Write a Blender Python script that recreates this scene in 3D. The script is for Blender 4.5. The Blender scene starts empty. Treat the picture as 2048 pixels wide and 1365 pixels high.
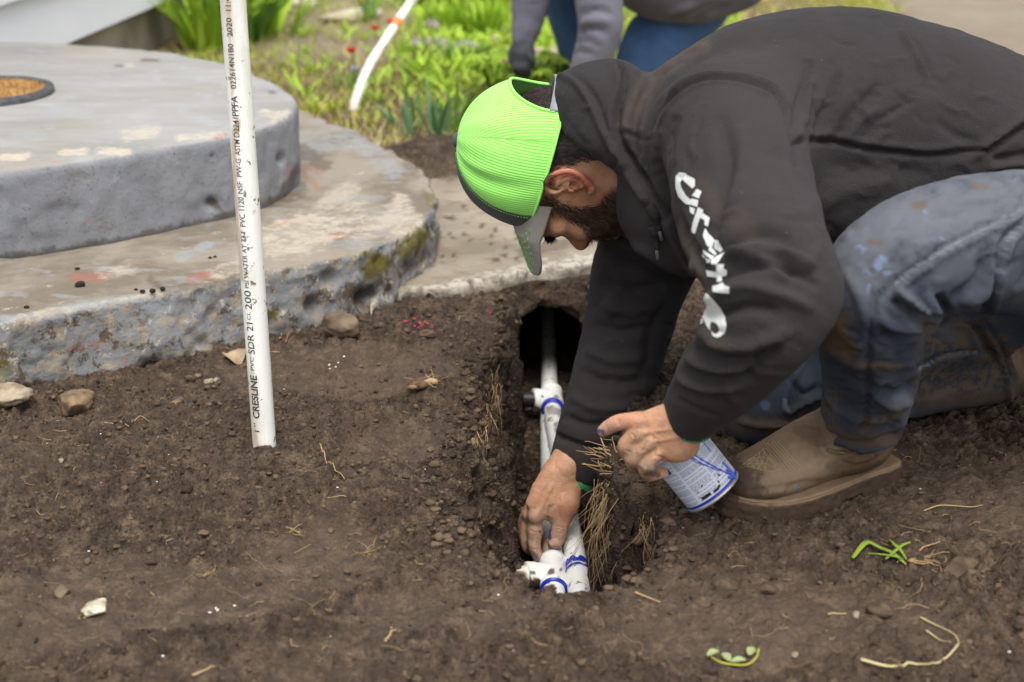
import bpy, bmesh, math, random
import numpy as np
from mathutils import Vector, Matrix
random.seed(7)
RNG = np.random.default_rng(11)
S = bpy.context.scene
COL = S.collection

# ------------------------------------------------------------------ camera, light, exposure
PITCH = math.radians(20.2); CAMH = 0.85; F = 2800.0
cam_d = bpy.data.cameras.new('camera'); cam = bpy.data.objects.new('camera', cam_d); COL.objects.link(cam)
cam.location = (0, 0, CAMH); cam.rotation_euler = (math.radians(90) - PITCH, 0, 0)
cam_d.sensor_width = 36; cam_d.lens = F / 2048 * 36; cam_d.clip_start = 0.02; cam_d.clip_end = 300
cam_d.dof.use_dof = True; cam_d.dof.focus_distance = 2.02; cam_d.dof.aperture_fstop = 4.0
S.camera = cam
w = bpy.data.worlds.new('World'); S.world = w; w.use_nodes = True
nt = w.node_tree; bg = nt.nodes['Background']; sky = nt.nodes.new('ShaderNodeTexSky')
sky.sky_type = 'NISHITA'; sky.sun_disc = False
SUN_EL, SUN_AZ = math.radians(66), math.radians(168)
sky.sun_elevation = SUN_EL; sky.sun_rotation = SUN_AZ; sky.dust_density = 4.0; sky.air_density = 1.0; sky.ozone_density = 0.6
hsv = nt.nodes.new('ShaderNodeHueSaturation'); hsv.inputs['Saturation'].default_value = 0.16
nt.links.new(sky.outputs[0], hsv.inputs['Color']); nt.links.new(hsv.outputs[0], bg.inputs['Color'])
bg.inputs['Strength'].default_value = 0.15
sd = bpy.data.lights.new('sun', 'SUN'); sun = bpy.data.objects.new('sun', sd); COL.objects.link(sun)
sd.energy = 1.05; sd.angle = math.radians(36); sd.color = (1.0, 0.96, 0.9)
sdir = Vector((math.sin(SUN_AZ) * math.cos(SUN_EL), math.cos(SUN_AZ) * math.cos(SUN_EL), math.sin(SUN_EL)))
sun.rotation_euler = sdir.to_track_quat('Z', 'Y').to_euler()
S.view_settings.view_transform = 'Standard'; S.view_settings.look = 'None'
S.view_settings.exposure = 0.78; S.view_settings.gamma = 1.0
S.render.engine = 'CYCLES'
try:
    S.cycles.max_bounces = 5; S.cycles.diffuse_bounces = 3; S.cycles.use_adaptive_sampling = True
    S.cycles.use_denoising = True; S.cycles.denoiser = 'OPENIMAGEDENOISE'
except Exception: pass

# ------------------------------------------------------------------ helpers: pixels <-> places
cp, sp = math.cos(PITCH), math.sin(PITCH)
def ray(x, y):
    u = (x - 1024) / F; v = (y - 682.5) / F
    return np.array([u, cp - v * sp, -sp - v * cp])
def PZ(x, y, z=0.0):
    d = ray(x, y); return np.array([0, 0, CAMH]) + d * ((z - CAMH) / d[2])
def PY(x, y, Y):
    d = ray(x, y); return np.array([0, 0, CAMH]) + d * (Y / d[1])
def proj(V):
    V = np.asarray(V, float)
    dep = V[..., 1] * cp - (V[..., 2] - CAMH) * sp
    dn = -V[..., 1] * sp - (V[..., 2] - CAMH) * cp
    return 1024 + F * V[..., 0] / dep, 682.5 + F * dn / dep, dep

# ------------------------------------------------------------------ helpers: noise
def _h(i, j, k, s):
    n = (i.astype(np.int64) * 374761393 + j.astype(np.int64) * 668265263 + k.astype(np.int64) * 2147483647 + s * 974634777) & 0xFFFFFFFF
    n = (n ^ (n >> 13)) * 1274126177 & 0xFFFFFFFF
    n = (n ^ (n >> 16)) * 2246822519 & 0xFFFFFFFF
    return ((n ^ (n >> 15)) & 0xFFFFFF) / float(0xFFFFFF)
def vnoise(P, scale, seed=0):
    P = np.asarray(P, float) * scale + 1000.37
    I = np.floor(P).astype(np.int64); f = P - I; f = f * f * f * (f * (f * 6 - 15) + 10)
    r = 0
    for a in (0, 1):
        wx = f[:, 0] if a else 1 - f[:, 0]
        for b in (0, 1):
            wy = f[:, 1] if b else 1 - f[:, 1]
            for c in (0, 1):
                wz = f[:, 2] if c else 1 - f[:, 2]
                r = r + _h(I[:, 0] + a, I[:, 1] + b, I[:, 2] + c, seed) * wx * wy * wz
    return r * 2 - 1
def fbm(P, scale, octv=4, seed=0, gain=0.5):
    r = 0; a = 1.0; t = 0
    for o in range(octv):
        r = r + a * vnoise(P, scale * 2.03 ** o, seed + o * 17); t += a; a *= gain
    return r / t
def worley2(P, scale, seed=0):
    """lump height field: 1 at cell centres falling to 0, cells of random size"""
    P = np.asarray(P, float)[:, :2] * scale + 500.5
    I = np.floor(P).astype(np.int64); best = np.full(len(P), -1.0)
    z = np.zeros(len(P), np.int64)
    for a in (-1, 0, 1):
        for b in (-1, 0, 1):
            ci = I[:, 0] + a; cj = I[:, 1] + b
            cx = ci + _h(ci, cj, z, seed + 1); cy = cj + _h(ci, cj, z, seed + 2); r = 0.25 + 0.55 * _h(ci, cj, z, seed + 3)
            d2 = ((P[:, 0] - cx) ** 2 + (P[:, 1] - cy) ** 2) / (r * r)
            best = np.maximum(best, np.sqrt(np.maximum(1 - d2, 0)) * r)
    return np.maximum(best, 0)
def sstep(a, b, x):
    t = np.clip((x - a) / (b - a), 0, 1); return t * t * (3 - 2 * t)

# ------------------------------------------------------------------ helpers: meshes
def mesh_np(name, V, Fc, smooth=True):
    """V (n,3); Fc an (m,3|4) array or a list of faces"""
    me = bpy.data.meshes.new(name)
    V = np.ascontiguousarray(V, np.float32)
    if isinstance(Fc, np.ndarray):
        k = Fc.shape[1]; m = len(Fc)
        me.vertices.add(len(V)); me.vertices.foreach_set('co', V.ravel())
        me.loops.add(m * k); me.loops.foreach_set('vertex_index', np.ascontiguousarray(Fc, np.int32).ravel())
        me.polygons.add(m); me.polygons.foreach_set('loop_start', np.arange(0, m * k, k, dtype=np.int32))
        me.update(calc_edges=True)
    else:
        me.from_pydata(V.tolist(), [], [tuple(int(i) for i in f) for f in Fc])
    me.validate()
    me.polygons.foreach_set('use_smooth', np.full(len(me.polygons), smooth)); me.update()
    return me
def link(name, me, mat=None, parent=None, loc=None):
    o = bpy.data.objects.new(name, me); COL.objects.link(o)
    if mat is not None:
        for m in (mat if isinstance(mat, (list, tuple)) else [mat]): me.materials.append(m)
    if parent is not None: o.parent = parent
    if loc is not None: o.location = loc
    return o
def obj(name, V, Fc, mat=None, parent=None, smooth=True):
    return link(name, mesh_np(name, V, Fc, smooth), mat, parent)
def tag(o, label=None, cat=None, group=None, kind=None):
    if label: o['label'] = label
    if cat: o['category'] = cat
    if group: o['group'] = group
    if kind: o['kind'] = kind
    return o
def empty(name, loc=(0, 0, 0)):
    o = bpy.data.objects.new(name, None); COL.objects.link(o); o.location = loc; return o
def attr(me, name, vals):
    a = me.attributes.new(name, 'FLOAT', 'POINT'); a.data.foreach_set('value', np.ascontiguousarray(vals, np.float32))
def verts(me):
    a = np.empty(len(me.vertices) * 3, np.float32); me.vertices.foreach_get('co', a); return a.reshape(-1, 3).astype(float)
class MB:
    """collects pieces into one mesh"""
    def __init__(s): s.V = []; s.F = []; s.n = 0; s.A = []
    def add(s, V, Fc, a=0.0):
        V = np.asarray(V, float)
        s.V.append(V); s.F += [tuple(int(i) + s.n for i in f) for f in Fc]; s.A.append(np.full(len(V), a)); s.n += len(V)
    def build(s, name, mat, parent=None, smooth=True):
        o = obj(name, np.concatenate(s.V), s.F, mat, parent, smooth); attr(o.data, 'tone', np.concatenate(s.A)); return o
def catmull(P, n):
    P = np.asarray(P, float); m = len(P)
    if m == 2:
        t = np.linspace(0, 1, n)[:, None]; return P[0] * (1 - t) + P[1] * t
    Q = np.vstack([2 * P[0] - P[1], P, 2 * P[-1] - P[-2]]); out = []
    for t in np.linspace(0, m - 1, n):
        i = min(int(t), m - 2); u = t - i; a, b, c, d = Q[i], Q[i + 1], Q[i + 2], Q[i + 3]
        out.append(0.5 * ((2 * b) + (-a + c) * u + (2 * a - 5 * b + 4 * c - d) * u * u + (-a + 3 * b - 3 * c + d) * u ** 3))
    return np.array(out)
def tube(P, R, seg=8, cap=True, flat=1.0):
    P = np.asarray(P, float); n = len(P); R = np.full(n, R) if np.isscalar(R) else np.asarray(R, float)
    T = np.gradient(P, axis=0); T /= np.linalg.norm(T, axis=1)[:, None] + 1e-12
    up = np.array([0, 0, 1.0]) if abs(T[0][2]) < .9 else np.array([0, 1.0, 0])
    V = []; N = np.cross(T[0], up); N /= np.linalg.norm(N)
    for i in range(n):
        N = N - T[i] * (N @ T[i]); N /= np.linalg.norm(N) + 1e-12; B = np.cross(T[i], N)
        for k in range(seg):
            a = 2 * math.pi * k / seg; V.append(P[i] + R[i] * (math.cos(a) * N + math.sin(a) * B * flat))
    Fc = [(i * seg + k, i * seg + (k + 1) % seg, (i + 1) * seg + (k + 1) % seg, (i + 1) * seg + k) for i in range(n - 1) for k in range(seg)]
    if cap: Fc += [tuple(range(seg - 1, -1, -1)), tuple((n - 1) * seg + k for k in range(seg))]
    return np.array(V), Fc
_ico = {}
def ico(sub):
    if sub not in _ico:
        bm = bmesh.new(); bmesh.ops.create_icosphere(bm, subdivisions=sub, radius=1)
        _ico[sub] = (np.array([v.co[:] for v in bm.verts]), [tuple(v.index for v in f.verts) for f in bm.faces]); bm.free()
    return _ico[sub]
def lump(c, r, sub=3, amp=.25, seed=0, sc=(1, 1, 1), fr=1.3, rot=0, facets=0):
    V, Fc = ico(sub); n = fbm(V + seed * 7.7, fr, 4, seed)
    W = V * (1 + amp * n)[:, None]
    if facets:
        rg = np.random.default_rng(seed)
        for _ in range(facets):
            d = rg.normal(size=3); d /= np.linalg.norm(d); h = W @ d - rg.uniform(.55, .8); W = W - np.outer(np.maximum(h, 0), d)
    W = W * np.array(sc) * r
    c_, s_ = math.cos(rot), math.sin(rot)
    W = W @ np.array([[c_, s_, 0], [-s_, c_, 0], [0, 0, 1]])
    return W + np.array(c), Fc

# ------------------------------------------------------------------ helpers: distance fields -> surface
class Field:
    def __init__(s, lo, hi, h):
        s.lo = np.array(lo, float); s.h = h; s.n = np.ceil((np.array(hi) - s.lo) / h).astype(int) + 1
        s.ax = [s.lo[i] + np.arange(s.n[i]) * h for i in range(3)]
        s.D = np.full(s.n, 0.5, np.float32)
    def region(s, lo, hi):
        sl = []
        for i in range(3):
            a = max(0, int((lo[i] - s.lo[i]) / s.h)); b = min(s.n[i], int((hi[i] - s.lo[i]) / s.h) + 2)
            if b <= a: return None
            sl.append(slice(a, b))
        return tuple(sl)
    def pts(s, sl):
        X = s.ax[0][sl[0]].astype(np.float32)[:, None, None]; Y = s.ax[1][sl[1]].astype(np.float32)[None, :, None]; Z = s.ax[2][sl[2]].astype(np.float32)[None, None, :]
        return X, Y, Z
    def comb(s, sl, d, k, sub=False):
        a = s.D[sl]
        if sub:
            d = -d
            if k > 0: h = np.maximum(k - np.abs(a - d), 0) / k; s.D[sl] = np.maximum(a, d) + h * h * k * .25
            else: s.D[sl] = np.maximum(a, d)
        else:
            if k > 0: h = np.maximum(k - np.abs(a - d), 0) / k; s.D[sl] = np.minimum(a, d) - h * h * k * .25
            else: s.D[sl] = np.minimum(a, d)
    def segs(s, P, A, B, side, k):
        """one tube of elliptic section: P points, A side radii, B normal radii"""
        P = np.asarray(P, float); m = .015 + max(k, .01); tmpk = 0
        R = max(max(A), max(B)); sl = s.region(P.min(0) - R - m, P.max(0) + R + m)
        if sl is None: return
        X, Y, Z = s.pts(sl); best = np.full((sl[0].stop - sl[0].start, sl[1].stop - sl[1].start, sl[2].stop - sl[2].start), .5, np.float32)
        for i in range(len(P) - 1):
            a, b = P[i], P[i + 1]; ab = b - a; L2 = ab @ ab; L = math.sqrt(L2) + 1e-9
            r = max(A[i], A[i + 1], B[i], B[i + 1]) + m
            lo = np.minimum(a, b) - r; hi = np.maximum(a, b) + r; g = s.region(lo, hi)
            if g is None: continue
            g = tuple(slice(max(g[j].start, sl[j].start) - sl[j].start, min(g[j].stop, sl[j].stop) - sl[j].start) for j in range(3))
            if any(q.stop <= q.start for q in g): continue
            x = X[g[0]] - a[0]; y = Y[:, g[1]] - a[1]; z = Z[:, :, g[2]] - a[2]
            t = np.clip((x * ab[0] + y * ab[1] + z * ab[2]) / L2, 0, 1)
            qx = x - t * ab[0]; qy = y - t * ab[1]; qz = z - t * ab[2]
            T = ab / L; sd_ = np.array(side, float) - T * (np.array(side) @ T); sd_ /= np.linalg.norm(sd_); N = np.cross(T, sd_)
            u = qx * sd_[0] + qy * sd_[1] + qz * sd_[2]; v = qx * N[0] + qy * N[1] + qz * N[2]; l = qx * T[0] + qy * T[1] + qz * T[2]
            ra = A[i] + (A[i + 1] - A[i]) * t; rb = B[i] + (B[i + 1] - B[i]) * t; rl = np.minimum(ra, rb)
            k0 = np.sqrt((u / ra) ** 2 + (v / rb) ** 2 + (l / rl) ** 2) + 1e-6
            k1 = np.sqrt((u / ra ** 2) ** 2 + (v / rb ** 2) ** 2 + (l / rl ** 2) ** 2) + 1e-6
            d = k0 * (k0 - 1) / k1
            best[g] = np.minimum(best[g], d.astype(np.float32))
        s.comb(sl, best, k)
    def chain(s, P, A, B=None, side=(0, 1, 0), k=.01, n=None):
        A = np.full(len(P), A) if np.isscalar(A) else np.array(A, float); B = A if B is None else np.array(B, float)
        n = n or (len(P) - 1) * 4 + 1
        Q = catmull(P, n); t = np.linspace(0, len(P) - 1, n); a = np.interp(t, np.arange(len(P)), A); b = np.interp(t, np.arange(len(P)), B)
        s.segs(Q, a, b, side, k)
    def ell(s, c, r, k=.01, M=None, sub=False):
        """ellipsoid; M rows = local axes"""
        c = np.array(c, float); r = np.array(r, float); R = r.max() + k + .01
        sl = s.region(c - R, c + R)
        if sl is None: return
        X, Y, Z = s.pts(sl); M = np.eye(3) if M is None else np.array(M, float); x, y, z = X - c[0], Y - c[1], Z - c[2]
        u = [(x * M[i][0] + y * M[i][1] + z * M[i][2]) for i in range(3)]
        k0 = np.sqrt(sum((u[i] / r[i]) ** 2 for i in range(3))) + 1e-6; k1 = np.sqrt(sum((u[i] / r[i] ** 2) ** 2 for i in range(3))) + 1e-6
        s.comb(sl, (k0 * (k0 - 1) / k1).astype(np.float32), k, sub)
    def cut(s, c, n, R):
        """flat end: removes what lies beyond the plane through c, inside radius R"""
        c = np.array(c, float); n = np.array(n, float); n /= np.linalg.norm(n); sl = s.region(c - R, c + R)
        if sl is None: return
        X, Y, Z = s.pts(sl); d = (X - c[0]) * n[0] + (Y - c[1]) * n[1] + (Z - c[2]) * n[2]; r = np.sqrt((X - c[0]) ** 2 + (Y - c[1]) ** 2 + (Z - c[2]) ** 2)
        s.D[sl] = np.where(r < R, np.maximum(s.D[sl], d), s.D[sl])
    def mesh(s, smooth=2):
        D = s.D; ins = D < 0
        nx, ny, nz = D.shape
        c = np.zeros((nx - 1, ny - 1, nz - 1), np.int8)
        for a in (0, 1):
            for b in (0, 1):
                for d in (0, 1): c += ins[a:nx - 1 + a, b:ny - 1 + b, d:nz - 1 + d]
        mixed = (c > 0) & (c < 8); ci = np.argwhere(mixed); idx = np.full(mixed.shape, -1, np.int32); idx[mixed] = np.arange(len(ci))
        acc = np.zeros((len(ci), 3)); cnt = np.zeros(len(ci))
        for ax in range(3):
            o1, o2 = [q for q in range(3) if q != ax]
            for a in (0, 1):
                for b in (0, 1):
                    p0 = ci.copy(); p0[:, o1] += a; p0[:, o2] += b; p1 = p0.copy(); p1[:, ax] += 1
                    d0 = D[p0[:, 0], p0[:, 1], p0[:, 2]]; d1 = D[p1[:, 0], p1[:, 1], p1[:, 2]]
                    m = (d0 < 0) != (d1 < 0); t = d0[m] / (d0[m] - d1[m])
                    q = p0[m].astype(float); q[:, ax] += t; acc[m] += q; cnt[m] += 1
        V = s.lo + acc / cnt[:, None] * s.h
        Q = []
        for ax in range(3):
            o1, o2 = [(1, 2), (2, 0), (0, 1)][ax]
            A0 = [slice(None)] * 3; A1 = [slice(None)] * 3; A0[ax] = slice(0, -1); A1[ax] = slice(1, None)
            i0 = ins[tuple(A0)]; i1 = ins[tuple(A1)]; e = np.argwhere(i0 != i1)
            ok = (e[:, o1] > 0) & (e[:, o2] > 0) & (e[:, o1] < D.shape[o1] - 1) & (e[:, o2] < D.shape[o2] - 1); e = e[ok]
            flip = i1[e[:, 0], e[:, 1], e[:, 2]]
            def at(d1, d2):
                q = e.copy(); q[:, o1] += d1; q[:, o2] += d2; return idx[q[:, 0], q[:, 1], q[:, 2]]
            f = np.stack([at(-1, -1), at(0, -1), at(0, 0), at(-1, 0)], 1)
            f[flip] = f[flip][:, ::-1]; Q.append(f)
        Q = np.concatenate(Q)
        return relax(V, Q, smooth), Q
def relax(V, Q, it, lam=.6):
    if not it: return V
    k = Q.shape[1]; a = np.concatenate([Q[:, i] for i in range(k)]); b = np.concatenate([Q[:, (i + 1) % k] for i in range(k)])
    i = np.concatenate([a, b]); j = np.concatenate([b, a]); n = np.bincount(i, minlength=len(V)) + 1e-9
    for _ in range(it):
        for l in (lam, -lam * .92):
            L = np.stack([np.bincount(i, V[j, c], len(V)) for c in range(3)], 1) / n[:, None] - V; V = V + l * L
    return V
def normals(V, Q):
    a, b, c, d = (V[Q[:, 0]], V[Q[:, 1]], V[Q[:, 2]], V[Q[:, -1]]); N = np.cross(c - a, d - b) if Q.shape[1] == 4 else np.cross(b - a, c - a)
    out = np.zeros_like(V)
    for k in range(Q.shape[1]):
        for ax in range(3): out[:, ax] += np.bincount(Q[:, k], N[:, ax], len(V))
    return out / (np.linalg.norm(out, axis=1)[:, None] + 1e-12)
def pdist(px, py, line):
    """distance in picture units to a polyline, with the fraction along it"""
    best = np.full(px.shape, 1e9); tt = np.zeros(px.shape); L = [0]
    for a, b in zip(line[:-1], line[1:]): L.append(L[-1] + math.dist(a, b))
    for i, (a, b) in enumerate(zip(line[:-1], line[1:])):
        ex, ey = b[0] - a[0], b[1] - a[1]; l2 = ex * ex + ey * ey + 1e-9
        t = np.clip(((px - a[0]) * ex + (py - a[1]) * ey) / l2, 0, 1)
        d = np.hypot(px - a[0] - t * ex, py - a[1] - t * ey); m = d < best; best[m] = d[m]; tt[m] = (L[i] + t[m] * math.sqrt(l2)) / (L[-1] + 1e-9)
    return best, tt
def smooth_line(l, n=None):
    return [tuple(q) for q in catmull(np.array(l, float), n or (len(l) - 1) * 6 + 1)] if len(l) > 2 else l
def sculpt(V, N, strokes, near=None, sel=None):
    """push the near side of a garment in or out along folds: (points, half width, height, [taper])"""
    C = np.array([0, 0, CAMH]) - V; C /= np.linalg.norm(C, axis=1)[:, None]; face = sstep(.02, .3, (N * C).sum(1)); px, py, dep = proj(V)
    ids = np.where((face > 0) & (px > -150) & (px < 2250))[0]; ids = ids[np.argsort(px[ids])]; px, py = px[ids], py[ids]; d = np.zeros(len(V))
    for st in strokes:
        line, wd, amp = st[:3]; taper = st[3] if len(st) > 3 else 1
        line = smooth_line(line); q = np.array(line); a_, b_ = np.searchsorted(px, [q[:, 0].min() - 3 * wd, q[:, 0].max() + 3 * wd]); m = a_ + np.where((py[a_:b_] > q[:, 1].min() - 3 * wd) & (py[a_:b_] < q[:, 1].max() + 3 * wd))[0]
        if not len(m): continue
        ds, t = pdist(px[m], py[m], line); prof = np.exp(-(ds / wd) ** 2)
        if taper: prof = prof * np.sqrt(np.clip(np.minimum(t, 1 - t) * 5, 0, 1))
        d[ids[m]] += amp * prof
    return V + N * (d * face)[:, None]
def paint(V, spots, seed=0, soft=.35, N=None):
    """0..1 mask from picture-space spots: (points or one point, radius, strength)"""
    px, py, dep = proj(V); out = np.zeros(len(V)); n = fbm(V, 45, 3, seed) + .6 * fbm(V, 160, 2, seed + 5)
    for line, r, s_ in spots:
        if not isinstance(line, list): line = [line, (line[0] + 1, line[1])]
        ds, t = pdist(px, py, line); q = sstep(1 + soft, 1 - soft, ds / r + n * .7); out = np.maximum(out, q * s_)
    if N is not None:
        C = np.array([0, 0, CAMH]) - V; out *= ((N * C).sum(1) > 0)
    return out

# ------------------------------------------------------------------ helpers: materials
class Mat:
    def __init__(s, name, rough=.8, spec=.3):
        s.m = bpy.data.materials.new(name); s.m.use_nodes = True; s.t = s.m.node_tree; s.p = s.t.nodes['Principled BSDF']
        s.p.inputs['Roughness'].default_value = rough; s.p.inputs['Specular IOR Level'].default_value = spec
        s.co = s.t.nodes.new('ShaderNodeTexCoord').outputs['Object']
    def N(s, t, **kw):
        n = s.t.nodes.new(t)
        for k, v in kw.items(): setattr(n, k, v)
        return n
    def L(s, a, b): s.t.links.new(a, b)
    def noise(s, scale, detail=5, rough=.55, vec=None, dist=0, out='Fac'):
        n = s.N('ShaderNodeTexNoise'); n.inputs['Scale'].default_value = scale; n.inputs['Detail'].default_value = detail
        n.inputs['Roughness'].default_value = rough; n.inputs['Distortion'].default_value = dist; s.L(vec or s.co, n.inputs['Vector']); return n.outputs[out]
    def voro(s, scale, feat='F1', vec=None, rnd=1):
        n = s.N('ShaderNodeTexVoronoi', feature=feat); n.inputs['Scale'].default_value = scale; n.inputs['Randomness'].default_value = rnd; s.L(vec or s.co, n.inputs['Vector']); return n.outputs['Distance']
    def stretch(s, sc, rot=(0, 0, 0)):
        n = s.N('ShaderNodeMapping'); n.inputs['Scale'].default_value = sc; n.inputs['Rotation'].default_value = rot; s.L(s.co, n.inputs['Vector']); return n.outputs[0]
    def ramp(s, fac, stops):
        n = s.N('ShaderNodeValToRGB'); r = n.color_ramp
        while len(r.elements) < len(stops): r.elements.new(.5)
        for e, (p, c) in zip(r.elements, stops):
            e.position = p; e.color = (*(c if hasattr(c, '__len__') else (c, c, c)), 1)
        s.L(fac, n.inputs[0]); return n.outputs[0]
    def mix(s, fac, a, b, mode='MIX'):
        n = s.N('ShaderNodeMix', data_type='RGBA', blend_type=mode); n.clamp_factor = True
        for v, i in ((fac, n.inputs[0]), (a, n.inputs[6]), (b, n.inputs[7])):
            if hasattr(v, 'is_output'): s.L(v, i)
            elif hasattr(v, '__len__'): i.default_value = (*v, 1)
            else: i.default_value = v
        return n.outputs[2]
    def math(s, op, a, b=0.0):
        n = s.N('ShaderNodeMath', operation=op)
        for v, i in ((a, n.inputs[0]), (b, n.inputs[1])):
            if hasattr(v, 'is_output'): s.L(v, i)
            else: i.default_value = v
        return n.outputs[0]
    def attr(s, name): return s.N('ShaderNodeAttribute', attribute_name=name).outputs['Fac']
    def color(s, c):
        if hasattr(c, 'is_output'): s.L(c, s.p.inputs['Base Color'])
        else: s.p.inputs['Base Color'].default_value = (*c, 1)
    def bump(s, h, dist=.001, strength=1.0):
        n = s.N('ShaderNodeBump'); n.inputs['Distance'].default_value = dist; n.inputs['Strength'].default_value = strength; s.L(h, n.inputs['Height'])
        if getattr(s, '_b', None) is not None: s.L(s._b, n.inputs['Normal'])
        s._b = n.outputs[0]; s.L(s._b, s.p.inputs['Normal'])
    def rough(s, v): s.L(v, s.p.inputs['Roughness'])
def srgb(r, g, b):
    return tuple(((c / 255 + .055) / 1.055) ** 2.4 if c > 10 else c / 255 / 12.92 for c in (r, g, b))
def speckled(name, c1, c2, scale=8, rough=.8, bump=.001, bscale=60, spec=.3):
    m = Mat(name, rough, spec); m.color(m.mix(m.ramp(m.noise(scale), [(.35, 0.), (.65, 1.)]), c1, c2)); m.bump(m.noise(bscale, 4), bump); return m.m
# ================================================================== the setting
def soil_mat():
    m = Mat('soil', .92, .32)
    big = m.noise(3.2, 4); fine = m.noise(38, 8, .68); vf = m.noise(230, 4, .6)
    c = m.ramp(m.math('ADD', m.math('MULTIPLY', fine, .72), m.math('MULTIPLY', vf, .28)), [(.36, srgb(38, 30, 23)), (.5, srgb(71, 58, 46)), (.65, srgb(114, 96, 77))])
    c = m.mix(m.ramp(big, [(.4, 0.), (.7, .4)]), c, srgb(90, 74, 59))
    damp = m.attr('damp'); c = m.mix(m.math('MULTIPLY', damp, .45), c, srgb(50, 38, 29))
    dry = m.attr('pack'); c = m.mix(m.math('MULTIPLY', dry, .4), c, srgb(88, 73, 60)); c = m.mix(m.attr('lane'), c, m.mix(m.noise(2.2, 6, .6), srgb(116, 102, 85), srgb(158, 147, 130)))
    straw = m.attr('straw'); sc = m.ramp(m.noise(22, 7, .7), [(.3, srgb(60, 47, 34)), (.46, srgb(102, 84, 58)), (.56, srgb(142, 124, 90)), (.62, srgb(96, 100, 50)), (.8, srgb(86, 112, 42))])
    c = m.mix(straw, c, sc)
    grit = m.math('LESS_THAN', m.voro(55), .05); c = m.mix(m.math('MULTIPLY', grit, .55), c, srgb(150, 134, 116))
    m.color(c); k = m.math('SUBTRACT', 1.0, m.math('MULTIPLY', dry, .55))
    v1 = m.voro(150, 'SMOOTH_F1'); v2 = m.voro(330, 'F1')
    h = m.math('ADD', m.math('MULTIPLY', m.noise(90, 7, .65), 1.0), m.math('MULTIPLY', m.math('ADD', v1, m.math('MULTIPLY', v2, .5)), -.6))
    m.bump(m.math('MULTIPLY', h, k), .0075, 1.0); m.rough(m.ramp(m.noise(6, 4), [(.35, .62), (.6, .9)])); return m.m
M_SOIL = soil_mat()

RIM = [PZ(*q)[:2] for q in [(996, 640), (1006, 700), (944, 742), (950, 790), (918, 850), (896, 890), (878, 945), (868, 1010), (898, 1092), (952, 1165), (1010, 1200), (1110, 1216), (1230, 1202), (1325, 1140), (1352, 1070), (1318, 1010), (1262, 968), (1224, 928), (1250, 880), (1285, 850), (1275, 770), (1240, 700), (1198, 640)]]
RIM = [(-.02, 3.4)] + [tuple(q) for q in RIM] + [(.2, 2.9), (.22, 3.4)]
def poly_sd(X, Y, poly):
    """signed distance to a closed polygon (negative inside)"""
    d = np.full(X.shape, 1e9); ins = np.zeros(X.shape, bool); n = len(poly)
    for i in range(n):
        ax, ay = poly[i]; bx, by = poly[(i + 1) % n]; ex, ey = bx - ax, by - ay
        t = np.clip(((X - ax) * ex + (Y - ay) * ey) / (ex * ex + ey * ey + 1e-12), 0, 1)
        d = np.minimum(d, np.hypot(X - ax - t * ex, Y - ay - t * ey))
        c = ((ay > Y) != (by > Y)) & (X < (bx - ax) * (Y - ay) / (by - ay + 1e-12) + ax); ins ^= c
    return np.where(ins, -d, d)
def wl(q, z): return [tuple(PZ(x, y, z)[:2]) for x, y in q]
ZTOP, ZLOW, ZWALK = .292, .13, .03
UP = wl([(0, 341), (120, 327), (250, 307), (350, 290), (450, 273), (520, 257), (560, 240), (588, 224), (596, 205), (585, 188), (551, 164), (500, 142), (448, 124), (344, 104), (200, 91), (60, 84)], ZTOP) + [(-1.6, 3.95), (-1.95, 3.2), (-1.6, 2.62), (-1.2, 2.42)]
LOW = wl([(0, 640), (120, 618), (250, 597), (350, 580), (480, 552), (600, 530), (700, 510), (780, 485), (838, 455), (866, 425), (872, 400), (860, 365), (830, 330), (770, 290), (700, 255), (620, 226)], ZLOW) + [(-.7, 3.95), (-1.2, 4.2), (-2.3, 3.4), (-2.2, 2.5), (-1.5, 2.1), (-1.1, 2.0)]
WALK = wl([(735, 620), (760, 590), (830, 578), (920, 570), (1000, 553), (1060, 540), (1130, 533), (1200, 522), (1320, 505)], ZWALK) + [(1.6, 2.75), (3.2, 3.9), (2.6, 4.6), (1.2, 3.55)] + wl([(1000, 345), (920, 352), (860, 358), (800, 400)], ZWALK)
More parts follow.
